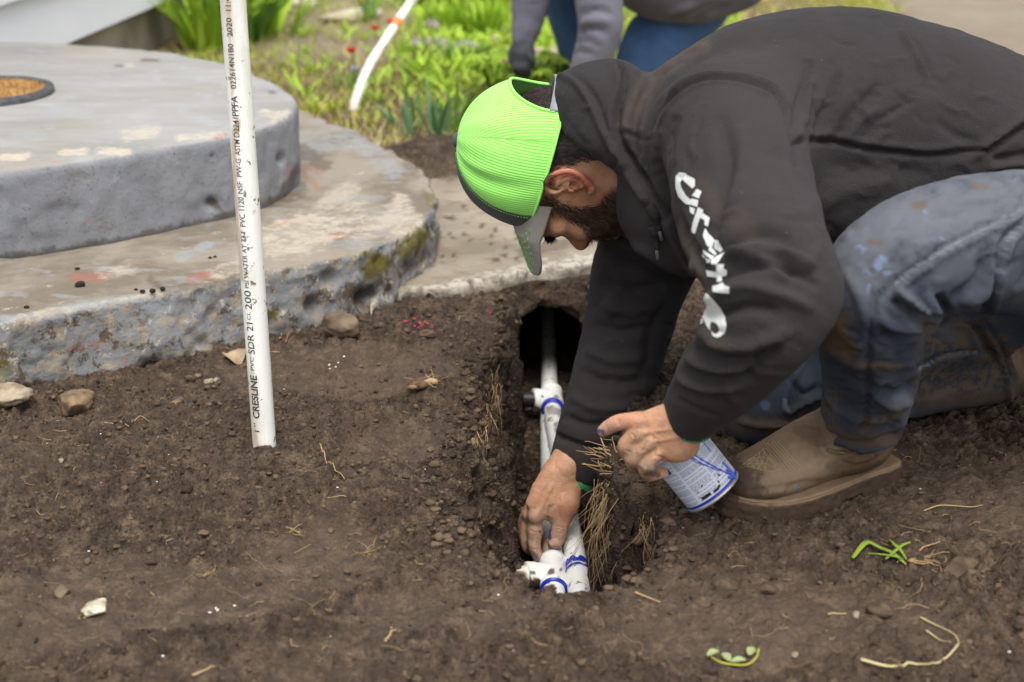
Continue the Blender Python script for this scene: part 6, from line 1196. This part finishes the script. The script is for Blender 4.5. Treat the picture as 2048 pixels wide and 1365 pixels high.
RED = green('petal_red', srgb(196, 20, 14), srgb(222, 40, 24), srgb(200, 30, 20), .5, .2); WHT = green('petal_white', srgb(226, 218, 196), srgb(240, 234, 220), srgb(226, 218, 196), .6, .3); PNK = green('petal_pink', srgb(206, 150, 170), srgb(224, 176, 190), srgb(206, 150, 170), .6, .3); LIL = green('petal_lilac', srgb(150, 152, 206), srgb(176, 178, 220), srgb(150, 152, 206), .6, .3)
for i, (x, y, c, nm, lb) in enumerate([(703, 107, RED, 'tulip', 'red tulip on the bare ground behind the steps'), (751, 62, RED, 'tulip', 'small red tulip left of the orange band'), (787, 54, RED, 'tulip', 'large red tulip touching the bent pipe'), (950, 95, WHT, 'daisy', 'white blossom above the lupines'), (1008, 128, PNK, 'daisy', 'pale pink blossom beside the gloved hand'), (990, 80, WHT, 'daisy', 'faint white blossom in the lily patch'), (230, 84, LIL, 'bellflower', 'lilac blossom at the foot of the house footing'), (708, 143, LIL, 'bellflower', 'small lilac blossom below the red tulip'), (1130, 8, PNK, 'daisy', 'pink blossom between the arms of the second worker')]):
    flower(x, y, 0, .07 if nm == 'tulip' else .09, c, nm, lb, None, 6, (.03 if i == 2 else .021) if nm == 'tulip' else .014, i)
# rocks in the bed
rkm = speckled('rock_grey', srgb(104, 100, 92), srgb(148, 142, 132), 12, .9, .003, 40); rkp = speckled('rock_pale', srgb(168, 156, 134), srgb(204, 194, 174), 9, .9, .003, 40); rkb = speckled('rock_beige', srgb(150, 138, 112), srgb(182, 170, 142), 10, .9, .003, 40)
for i, (x, y, r, m, lb, sc) in enumerate([(850, 98, .085, rkm, 'flat grey rock under the lily patch', (1.3, .8, .55)), (925, 108, .09, rkm, 'grey rock between the lilies and the lupines', (1.2, .8, .55)), (870, 55, .06, rkm, 'small grey rock partly hidden by lily leaves', (1.2, .8, .6)), (1092, 122, .10, rkb, 'rounded beige boulder between the arms of the second worker', (1.25, .8, .55)), (700, 32, .13, rkp, 'broad pale rock at the back of the bed', (1.5, .7, .35)), (610, 8, .1, rkp, 'pale flat rock at the top edge near the leafy clumps', (1.6, .7, .35)), (1105, -10, .09, rkm, 'grey rock behind the second worker', (1.2, .8, .6)), (945, 310, .016, rkp, 'pale pebble beside the button of the cap', (1.3, .9, .6))]):
    c = PZ(x, y, .02); V, Fc = lump((0, 0, 0), r, 4, .2, 20 + i, sc, 1.2, i, 5); o = obj('rock', V, Fc, m); o.location = c; tag(o, lb, 'rock', 'rocks in the garden bed')
# ground cover
rg = np.random.default_rng(77); mb = MB(); mg = MB(); n = 0
X = rg.uniform(-1.6, 3.4, 42000); Y = 3.05 + 4.6 * rg.uniform(size=42000) ** 1.15; ok = np.ones(len(X), bool)
for poly in (LOW, WALK, UP): ok &= poly_sd(X, Y, poly) > .02
ok &= ~((X < -1.3) & (Y < 6.8)); ok &= (Y > 3.35 + .1 * np.sin(X * 5)) ; ok &= ((X - .02) / .27) ** 2 + ((Y - 3.66) / .24) ** 2 > 1; ok &= ((X + .2) / .2) ** 2 + ((Y - 3.6) / .16) ** 2 > 1
lane = X - .22 * (Y - 4.5) > 1.22 + .12 * np.sin(Y * 3); ok &= ~lane
dens = fbm(np.stack([X, Y, 0 * X], 1), 2.2, 3, 88); X, Y, dens = X[ok], Y[ok], dens[ok]; Z = GH(X, Y); edge = sstep(.75, 1.15, X - .22 * (Y - 4.5))
pxg, pyg, _ = proj(np.stack([X, Y, Z], 1)); lush = sstep(760, 860, pxg) * sstep(1500, 1300, pxg) * sstep(235, 150, pyg) + .6 * sstep(700, 640, pxg) * sstep(150, 90, pyg)
for x, y, z, d, e_, lu in zip(X, Y, Z, dens, edge, lush):
    u = rg.uniform(); gr = u < .40 + .5 * lu + .8 * d + .6 * e_
    if gr: mb.add(*blade((x, y, z - .004), rg.uniform(0, 6.28), rg.uniform(.02, .055) * (1 + e_ * .8), .0022, rg.uniform(.1, .9), .4, 2), rg.uniform())
    elif rg.uniform() < .75: mg.add(*blade((x, y, z - .002), rg.uniform(0, 6.28), rg.uniform(.012, .05), .0018, rg.uniform(1, 3.2), -.4, 2), rg.uniform())
mw = MB(); rw = np.random.default_rng(78)
for _ in range(1900):
    x, y = rw.uniform(560, 1480), rw.uniform(-30, 225); p = PZ(x, y, 0); lu = sstep(760, 860, x) * sstep(225, 150, y) + .10; 
    if rw.uniform() > lu or min(poly_sd(p[:1], p[1:2], q)[0] for q in (LOW, WALK)) < .05: continue
    a0 = rw.uniform(0, 6.28); h_ = rw.uniform(.03, .10)
    for k in range(rw.integers(3, 6)): mw.add(*blade((p[0], p[1], GH(p[0], p[1])[0] - .004), a0 + k * 1.4 + rw.normal(0, .3), h_ * rw.uniform(.7, 1.1), rw.uniform(.004, .009), rw.uniform(.2, 1.0), .5, 4, rw.normal(0, .5)), rw.uniform())
tag(mw.build('ground_cover', G_BR), 'low leafy green ground cover among the rocks and lilies', 'ground cover', kind='stuff')
tag(mb.build('grass', G_YEL), 'sparse yellow green grass over the garden bed', 'grass', kind='stuff'); tag(mg.build('dry_grass', G_DRY), 'dry straw lying over the garden bed', 'straw', kind='stuff')
# ================================================================== things lying on the soil
def on_ground(x, y, lift=0):
    z = 0
    for _ in range(3): p = PZ(x, y, z); z = GH(p[0], p[1])[0]
    return np.array([p[0], p[1], z + lift])
CR = Mat('soil_crumb', .95, .2); CR.color(CR.mix(CR.attr('tone'), srgb(50, 40, 32), srgb(106, 89, 72))); CR.bump(CR.noise(300, 4), .001)
rg = np.random.default_rng(21); N_ = 46000; X = rg.uniform(-.95, 1.0, N_); Y = rg.uniform(1.18, 2.6, N_); P3 = np.stack([X, Y, 0 * X], 1); dn = fbm(P3, 5, 3, 91)
keep = (rg.uniform(size=N_) < .5 + .8 * dn) & (poly_sd(X, Y, LOW) > .01) & (poly_sd(X, Y, WALK) > .01); X, Y = X[keep], Y[keep]; Z, fl, wt = ground_h(X, Y); R = .0010 + .0038 * rg.uniform(size=len(X)) ** 4; R = np.where(rg.uniform(size=len(X)) < .004, R + .004, R); k2 = (rg.uniform(size=len(X)) > fl * .8) & (wt < .9); X, Y, Z, R = X[k2], Y[k2], Z[k2], R[k2]
fx = (rg.uniform(-.02, .2, 900), rg.uniform(1.85, 2.8, 900)); 
V0, F0 = ico(1); V1, F1 = ico(2); F0 = np.array(F0); F1 = np.array(F1); VAR = [lump((0, 0, 0), 1, 2, .55, q, (1, 1, .85), 1.7, 0, 3)[0] for q in range(16)]; Vs = []; Fs = []; To = []; n = 0
X = np.concatenate([X, fx[0]]); Y = np.concatenate([Y, fx[1]]); Zf = ground_h(fx[0], fx[1])[0]; Z = np.concatenate([Z, Zf]); R = np.concatenate([R, rg.uniform(.002, .008, 900)])
wp = WALLP[rg.choice(len(WALLP), 2600)]; X = np.concatenate([X, wp[:, 0]]); Y = np.concatenate([Y, wp[:, 1]]); Z = np.concatenate([Z, wp[:, 2]]); R = np.concatenate([R, .0016 + .0065 * rg.uniform(size=2600) ** 3])
for x, y, z, r in zip(X, Y, Z, R):
    Vb, Fb = (VAR[rg.integers(16)], F1) if r > .0032 else (V0, F0); s = rg.uniform(.65, 1.3, 3) * [1, 1, .8]; a_ = rg.uniform(0, 6.28); Vb = Vb @ np.array([[math.cos(a_), math.sin(a_), 0], [-math.sin(a_), math.cos(a_), 0], [0, 0, 1]]); W = Vb * (1 + (.22 if r <= .0032 else .05) * rg.normal(size=(len(Vb), 1))).clip(.6, 1.4) * s * r + [x, y, z + r * .3]; Vs.append(W); Fs.append(Fb + n); n += len(W); To.append(np.full(len(W), rg.uniform()))
o = obj('soil_crumbs', np.concatenate(Vs), np.concatenate(Fs), CR.m, None, True); attr(o.data, 'tone', np.concatenate(To)); tag(o, 'loose dark soil crumbs scattered over the dug ground', 'soil', kind='stuff')
# fine roots and straw bits trodden into the soil
FB = Mat('root_fibre', .85, .2); FB.color(FB.mix(FB.attr('tone'), srgb(120, 96, 66), srgb(186, 160, 118)))
def squiggle(c, L, rg, r=.0006, wild=.5, up=.0, n=8, az=None):
    az = rg.uniform(0, 6.28) if az is None else az; p = np.array(c, float); P = [p]; st = L / n
    for _ in range(n): az += rg.normal(0, wild); p = p + np.array([math.cos(az) * st, math.sin(az) * st, up * st + rg.normal(0, .12) * st]); P.append(p)
    P = np.array(P); return tube(P, np.linspace(r, r * .5, len(P)), 4)
mb = MB()
for _ in range(330):
    x, y = rg.uniform(0, 2048), rg.uniform(640, 1365); p = PZ(x, y, 0)
    if poly_sd(p[:1], p[1:2], LOW)[0] < .02 or poly_sd(p[:1], p[1:2], WALK)[0] < .02 or poly_sd(p[:1], p[1:2], RIM)[0] < .015: continue
    z = GH(p[0], p[1])[0]; V, Fc = squiggle((p[0], p[1], z + .003), rg.uniform(.006, .028) * (1 + 1.2 * (rg.uniform() < .12)), rg, rg.uniform(.00022, .0006), .45); V[:, 2] = np.maximum(V[:, 2], np.repeat(GH(V[::4, 0], V[::4, 1]) + .0012, 4) if len(V) % 4 == 0 else V[:, 2]); mb.add(V, Fc, rg.uniform())
tag(mb.build('root_bits', FB.m), 'fine pale root bits scattered on the soil', 'roots', kind='stuff')
mb = MB(); FL = Mat('paint_fleck', .7, .2); FL.color(FL.ramp(FL.attr('tone'), [(.0, srgb(230, 226, 216)), (.55, srgb(226, 222, 214)), (.6, srgb(210, 96, 60)), (.7, srgb(226, 60, 96)), (.8, srgb(206, 176, 110))]))
for _ in range(48):
    x, y = rg.uniform(0, 2048), rg.uniform(660, 1365); p = PZ(x, y, 0)
    if poly_sd(p[:1], p[1:2], LOW)[0] < .02 or poly_sd(p[:1], p[1:2], WALK)[0] < .02 or poly_sd(p[:1], p[1:2], RIM)[0] < .01: continue
    V, Fc = lump((p[0], p[1], GH(p[0], p[1])[0] + .001), rg.uniform(.0007, .0018), 1, .3, 1, (1.2, .9, .5)); mb.add(V, Fc, rg.uniform() ** 1.5)
for cx, cy, n_, spr, t in ((842, 648, 26, 14, .7), (812, 655, 4, 14, .7), (978, 636, 5, 5, .7), (672, 735, 6, 14, .1), (740, 605, 3, 60, .1), (450, 1240, 5, 30, .1), (1070, 745, 4, 50, .1)):
    for _ in range(n_): p = on_ground(cx + rg.normal(0, spr), cy + rg.normal(0, spr * .45)); V, Fc = lump(p, rg.uniform(.0012, .0024), 1, .3, 1, (1.2, 1, .6)); mb.add(V, Fc, t)
tag(mb.build('paint_flecks', FL.m), 'tiny white, pink and orange flecks on the soil', 'flecks', kind='stuff')
# named stones
st_d = speckled('stone_muddy', srgb(86, 72, 58), srgb(124, 108, 88), 30, .85, .0015, 90); st_l = speckled('stone_pale', srgb(112, 98, 80), srgb(166, 152, 130), 45, .85, .0015, 90); st_t = speckled('stone_tan', srgb(84, 68, 53), srgb(138, 116, 90), 50, .85, .0015, 90); st_w = speckled('stone_white', srgb(140, 128, 104), srgb(208, 202, 182), 60, .9, .002, 120)
for i, (x, y, r, m, lb, sc, lift) in enumerate([
    (8, 808, .033, st_l, 'pale stone at the left edge below the lower step', (1.3, .9, .5), .0), (150, 806, .030, st_t, 'tan stone half buried in front of the lower step', (1.15, .9, .6), -.006), (686, 668, .032, st_d, 'brown angular rock leaning on the broken end of the lower step', (1.25, .8, .75), .006), (195, 1224, .0145, st_w, 'whitish rough stone in the left foreground soil', (1.2, .9, .55), .002),
    (125, 1192, .010, st_d, 'small dark stone up and left of the whitish one', (1.2, .9, .8), .002), (418, 768, .0075, st_l, 'pale pebble near the foot of the lower step', (1.2, .9, .7), .001), (432, 762, .006, st_l, 'tiny pale pebble beside the other pebble and the dead leaf', (1, .9, .7), .001), (395, 755, .006, st_t, 'little tan pebble left of the pale ones', (1.2, .9, .7), .001), (355, 806, .009, st_t, 'flat tan pebble on the soil under the step', (1.6, .7, .5), .001), (124, 925, .005, st_l, 'tiny grey pebble on dark crumbly soil at far left', (1, 1, .8), .001),
    (1450, 1178, .014, st_d, 'rounded muddy stone in front of the can', (1.1, .9, .7), .001), (1712, 1236, .005, st_l, 'small pale round pebble in the right foreground', (1, 1, .9), .001), (1590, 1317, .004, st_l, 'tiny pale pebble near the leafy sprig', (1.2, 1, .8), .001), (1535, 1178, .012, st_d, 'muddy clod right of the muddy stone', (1.2, .9, .7), .0), (1760, 1225, .012, st_d, 'clod beside the pale round pebble', (1.3, .9, .6), .0), (1925, 1140, .022, st_d, 'big smooth clod right of the green shoot', (1.2, .9, .6), -.004), (1375, 930, .01, st_d, 'clod under the can', (1.2, .9, .6), .0),
    (856, 676, .013, st_d, 'dark rounded stone near the paving edge', (1.3, .9, .7), .002), (880, 662, .008, st_l, 'flat pale chip near the dark rounded stone', (1.4, .9, .4), .002), (815, 665, .008, st_l, 'pinkish pale chip left of the dark rounded stone', (1, .9, .6), .002)]):
    V, Fc = lump((0, 0, 0), r, 4 if r > .012 else 3, .26, 40 + i, sc, 1.9, i * 1.3, 3); o = obj('stone', V, Fc, CR.m if 'clod' in lb or 'dark rounded' in lb or 'muddy stone in front' in lb else m); attr(o.data, 'tone', .55 + .5 * fbm(V, 120, 2, i)); o.location = on_ground(x, y, lift + r * sc[2] * .35); tag(o, lb, 'stone', 'stones on the soil')
V, Fc = lump((0, 0, 0), .021, 4, .12, 71, (.9, .9, 1.1), 1.3, 0, 3); o = obj('stone', V, Fc, st_d); o.location = PZ(1198, 1112, -.215); tag(o, 'oval brown stone on the pit floor beside the right pipe', 'stone', 'stones on the soil')
for i, (x, y, r) in enumerate([(160, 570, .008), (285, 583, .004), (305, 582, .005), (325, 578, .004), (272, 580, .003), (53, 615, .004), (420, 516, .003), (430, 514, .003), (155, 538, .004)]):
    V, Fc = lump((0, 0, 0), r, 3, .3, 90 + i, (1.1, .9, .8), 1.6); o = obj('soil_clod', V, Fc, CR.m); o.location = PZ(x, y, ZLOW + r * .4); tag(o, 'dark soil clod on the lower step' + [', the largest one', ', leftmost of the small row', ' in the middle of the small row', ' at the right of the small row', ' smallest, left end', ' near the left edge by a crack', ' left of the pipe', ' touching its twin left of the pipe', ' close under the upper step'][i], 'clod', 'soil clods on the lower step')
# dead leaf, bark, sprigs
def leafmesh(L, W, curl, seed, nx=10, ny=6):
    V = []; rg_ = np.random.default_rng(seed)
    for i in range(nx + 1):
        t = i / nx; w_ = W * math.sin(math.pi * min(1, t * .96 + .02)) ** .8
        for j in range(ny + 1): s = -1 + 2 * j / ny; V.append((L * (t - .5), w_ * s, curl * (abs(s) ** 1.5) * math.sin(math.pi * t) + .15 * curl * math.sin(7 * t + 3 * s)))
    V = np.array(V); V2 = V - [0, 0, .0006]; k = len(V); Fc = [(i * (ny + 1) + j, (i + 1) * (ny + 1) + j, (i + 1) * (ny + 1) + j + 1, i * (ny + 1) + j + 1) for i in range(nx) for j in range(ny)]
    return np.vstack([V, V2]), Fc + [tuple(k + q for q in f[::-1]) for f in Fc]
dlm = speckled('dead_leaf', srgb(132, 112, 88), srgb(174, 154, 126), 40, .85, .0008, 120)
V, Fc = leafmesh(.042, .017, -.018, 3); a = .5; V = V @ np.array([[math.cos(a), math.sin(a), 0], [-math.sin(a), math.cos(a), 0], [0, 0, 1]]); o = obj('dead_leaf', V, Fc, dlm); o.location = on_ground(470, 722, .018); tag(o, 'curled dry brown leaf left of the standing pipe', 'leaf')
V, Fc = leafmesh(.016, .006, .003, 5); o = obj('dead_leaf', V, Fc, dlm); o.location = on_ground(130, 830, .004); tag(o, 'small dry leaf bit under the tan stone', 'leaf')
bkm = speckled('bark', srgb(74, 56, 44), srgb(120, 94, 70), 60, .9, .002, 120); ble = speckled('split_wood', srgb(158, 126, 96), srgb(206, 180, 146), 60, .85, .001, 200)
rt = empty('bark_piece', on_ground(845, 786, .010)); tag(rt, 'broken piece of bark with pale roots beside the pit', 'bark'); V, Fc = lump((0, 0, 0), .019, 4, .22, 3, (1.25, .8, .55), 2, .6, 6); obj('bark', V, Fc, bkm, rt); mb = MB(); rg = np.random.default_rng(5)
for _ in range(16): V, Fc = squiggle((rg.normal(.012, .006), rg.normal(0, .006), .004), rg.uniform(.012, .032), rg, rg.uniform(.0006, .0013), .5, .25); mb.add(V, Fc, rg.uniform())
V, Fc = lump((.014, -.004, .004), .008, 3, .4, 4, (1.4, .6, .7), 2.5); mb.add(V, Fc, .9); V, Fc = lump((-.014, -.016, .0), .006, 3, .3, 6, (1.3, .6, .6), 2.5); mb.add(V, Fc, .2); mb.build('roots', FB.m, rt)
def line_thing(name, pts, r, mat, label, cat, lift=.003, group=None, tip=.5, flat=1.0, n=40):
    P = np.array([on_ground(x, y, lift) for x, y in pts]); c = P[0].copy(); Cc = catmull(P, n); Cc[:, 2] = np.maximum(Cc[:, 2], GH(Cc[:, 0], Cc[:, 1]) + r * .6); V, Fc = tube(Cc - c, np.linspace(r, r * tip, n), 7, flat=flat); mb = MB(); mb.add(V, Fc, .75); o = mb.build(name, mat); o.location = c; tag(o, label, cat, group); return o
pale = Mat('pale_root', .7, .3); pale.color(pale.mix(pale.noise(60, 3), srgb(176, 160, 112), srgb(206, 192, 146)))
line_thing('curved_root', [(1722, 1314), (1780, 1325), (1830, 1334), (1880, 1320), (1912, 1300), (1918, 1284)], .0018, pale.m, 'long pale curved root in the right foreground', 'root', .003); line_thing('curved_root', [(1840, 1240), (1870, 1252), (1905, 1272), (1918, 1290)], .0010, pale.m, 'thin root meeting the long curved one from above', 'root', .003); line_thing('curved_root', [(1852, 1265), (1880, 1285), (1900, 1294)], .0010, pale.m, 'short root inside the bend of the long curved one', 'root', .003)
for i, (pts, r, lb) in enumerate([([(1847, 1026), (1882, 1015), (1940, 1018), (1965, 1016)], .0011, 'bent straw twig on the soil right of the boot'), ([(185, 842), (215, 846), (262, 852)], .0011, 'pale straw stalk in front of the lower step'), ([(262, 852), (280, 838), (300, 850)], .0006, 'thin root at the tip of the pale straw stalk'), ([(545, 712), (560, 708)], .0012, 'short twig touching the standing pipe'), ([(640, 900), (655, 925), (680, 950), (690, 968)], .0009, 'root along the rim of the footprint'), ([(1655, 1235), (1692, 1236)], .0012, 'short straw left of the pale round pebble'), ([(1420, 868), (1432, 864)], .0008, 'tiny twig near the boot'), ([(770, 1285), (800, 1262)], .0014, 'blurred twig in the middle foreground'), ([(385, 1355), (430, 1332)], .0014, 'blurred twig at the bottom edge'), ([(1270, 1190), (1320, 1208)], .0012, 'root lying on the front lip of the pit'), ([(1085, 700), (1040, 690)], .0006, 'hair root at the tunnel mouth')]):
    line_thing('straw_twig', pts, r, FB.m, lb, 'twig', .003, 'straw twigs')
line_thing('root_strand', [(572, 690), (582, 665), (590, 650), (600, 640)], .0013, speckled('red_root', srgb(128, 84, 66), srgb(160, 116, 92), 60, .8), 'reddish root strand against the broken step', 'root', .004); line_thing('root_strand', [(560, 690), (568, 668), (580, 655)], .001, FB.m, 'paler root strand left of the reddish one', 'root', .004)
# green shoot
gs = empty('green_shoot', on_ground(1770, 1118, .004)); tag(gs, 'torn bright green shoot with roots lying on the right', 'shoot'); g0 = np.array(gs.location)
mb = MB()
for pts, r, fl in (([(1704, 1128), (1730, 1112), (1760, 1108), (1785, 1122), (1812, 1134)], .0048, .22), ([(1778, 1092), (1785, 1108), (1798, 1120), (1812, 1130)], .0022, .5), ([(1735, 1118), (1775, 1128), (1805, 1132)], .0010, 1), ([(1770, 1130), (1800, 1118), (1818, 1112)], .0022, .4)):
    P = np.array([on_ground(x, y, .007) for x, y in pts]); V, Fc = tube(catmull(P, 24) - g0, r * np.sin(np.linspace(.5, 2.6, 24)), 10, flat=fl); mb.add(V, Fc, .7)
mb.build('leaf_blades', green('shoot_green', srgb(104, 136, 40), srgb(150, 172, 66)), gs); mb = MB(); rg = np.random.default_rng(9); b = on_ground(1815, 1134, .005) - g0
for _ in range(16): V, Fc = squiggle(b, rg.uniform(.03, .07), rg, rg.uniform(.0006, .0012), .4, .05, 8, rg.normal(.1, .35)); mb.add(V, Fc, rg.uniform())
mb.build('roots', FB.m, gs)
sg = empty('leaf_sprig', on_ground(1468, 1330, .004)); tag(sg, 'small sprig with pale oval leaves at the bottom edge', 'sprig'); g0 = np.array(sg.location); P = np.array([on_ground(x, y, .005) for x, y in [(1418, 1320), (1445, 1338), (1490, 1338), (1512, 1325), (1517, 1303)]]); V, Fc = tube(catmull(P, 24) - g0, .0009, 6); mb = MB(); mb.add(V, Fc, .9); mb.build('stem', G_YEL, sg)
pl_ = green('pale_leaf', srgb(150, 166, 110), srgb(180, 192, 140)); 
for x, y, a in ((1452, 1326, 1.9), (1501, 1315, 1.2), (1425, 1322, .6), (1476, 1334, .2)): V, Fc = leafmesh(.017, .0048, .002, 3); V = V @ np.array([[math.cos(a), math.sin(a), 0], [-math.sin(a), math.cos(a), 0], [0, 0, 1]]); mb = MB(); mb.add(V + on_ground(x, y, .008) - g0, Fc, .5); mb.build('leaf', pl_, sg)
# straw tuft lying left of the pit
def tuft(name, x, y, n, L, label, seed, mat=FB.m, cat='root clump', up=.3, r=.0008, z=None, az=None, azs=3):
    rg = np.random.default_rng(seed); c = on_ground(x, y, .002) if z is None else PZ(x, y, z); mb = MB()
    for _ in range(n): V, Fc = squiggle(rg.normal(0, .004, 3) * [1, 1, .3], L * rg.uniform(.4, 1.1), rg, r * rg.uniform(.6, 1.3), .35, up * rg.uniform(-.2, 1.2), 7, None if az is None else az + rg.normal(0, azs)); mb.add(V, Fc, rg.uniform())
    o = mb.build(name, mat); o.location = c; tag(o, label, cat); return o
tuft('straw_tuft', 735, 1110, 14, .04, 'small orange-brown straw tuft left of the pit', 5); tuft('straw_tuft', 585, 1068, 10, .025, 'little root tuft in the middle left soil', 6); tuft('root_tuft', 840, 770, 8, .03, 'pale root tuft on top of the bark', 7); tuft('root_tuft', 425, 1150, 8, .02, 'tiny root tuft in the left soil', 8)
# roots hanging from the walls of the pit
HM_ = Mat('hair_root', .85, .2); HM_.color(HM_.mix(HM_.attr('tone'), srgb(146, 120, 84), srgb(204, 178, 134)))
def hang(name, label, specs, seed, wig=.35, mat=HM_.m):
    rg = np.random.default_rng(seed); mb = MB(); c = None
    for (x0, y0, x1, y1, z0, z1, n, sp) in specs:
        a, b = PZ(x0, y0, z0), PZ(x1, y1, z0); c = a.copy() if c is None else c
        for _ in range(n):
            t = rg.uniform(); s = a + (b - a) * t + rg.normal(0, sp, 3) * [1, 1, .4]; L = (z0 - z1) * rg.uniform(.35, 1.1); k = 10; p = s.copy(); P = [p.copy()]; dx, dy = rg.normal(0, wig, 2)
            for i in range(k): dx += rg.normal(0, wig * .55); dy += rg.normal(0, wig * .55); dx *= .8; dy *= .8; v = np.array([dx, dy - .08, -1.0]); v /= np.linalg.norm(v); p = p + v * L / k; P.append(p.copy())
            V, Fc = tube(np.array(P) - c, np.linspace(rg.uniform(.00025, .00065), .0002, k + 1), 4); mb.add(V, Fc, rg.uniform())
    o = mb.build(name, mat); o.location = c; tag(o, label, 'roots'); return o
hang('root_mat', 'dense tan root mat hanging below the far cuff on the right wall of the pit', [(1222, 958, 1266, 976, -.03, -.20, 240, .011), (1262, 985, 1316, 1012, -.03, -.16, 110, .009)], 31, .5)
hang('hanging_roots', 'fine roots hanging from the left rim of the pit', [(985, 745, 962, 850, -.012, -.075, 70, .008), (955, 862, 925, 900, -.012, -.085, 90, .009), (1000, 690, 990, 740, -.01, -.05, 14, .005)], 32, .45)
hang('hanging_roots', 'sparse crooked roots on the right wall of the pit near the front', [(1285, 1040, 1330, 1080, -.01, -.08, 20, .01)], 33, .5)
mb = MB(); rg = np.random.default_rng(41)   # the clod the root mat grows from
P0 = PZ(1248, 930, -.012); rt = empty('root_clod', P0); tag(rt, 'ragged soil clod bristling with straw beneath the left hand', 'clod'); V, Fc = lump((0, 0, 0), .036, 5, .3, 9, (1.0, .8, .75), 2.2, .4); V = V + .0025 * fbm(V, 160, 3, 5)[:, None] * V / .03; obj('clod', V, Fc, M_SOIL, rt)
for _ in range(40): a = rg.normal(math.pi, 1.0); V, Fc = squiggle(rg.normal(0, .014, 3) + [-.015, -.012, .018], rg.uniform(.012, .036), rg, rg.uniform(.0006, .0016), .15, .3, 5, a); mb.add(V, Fc, rg.uniform(.3, 1))
mb.build('straw', FB.m, rt)
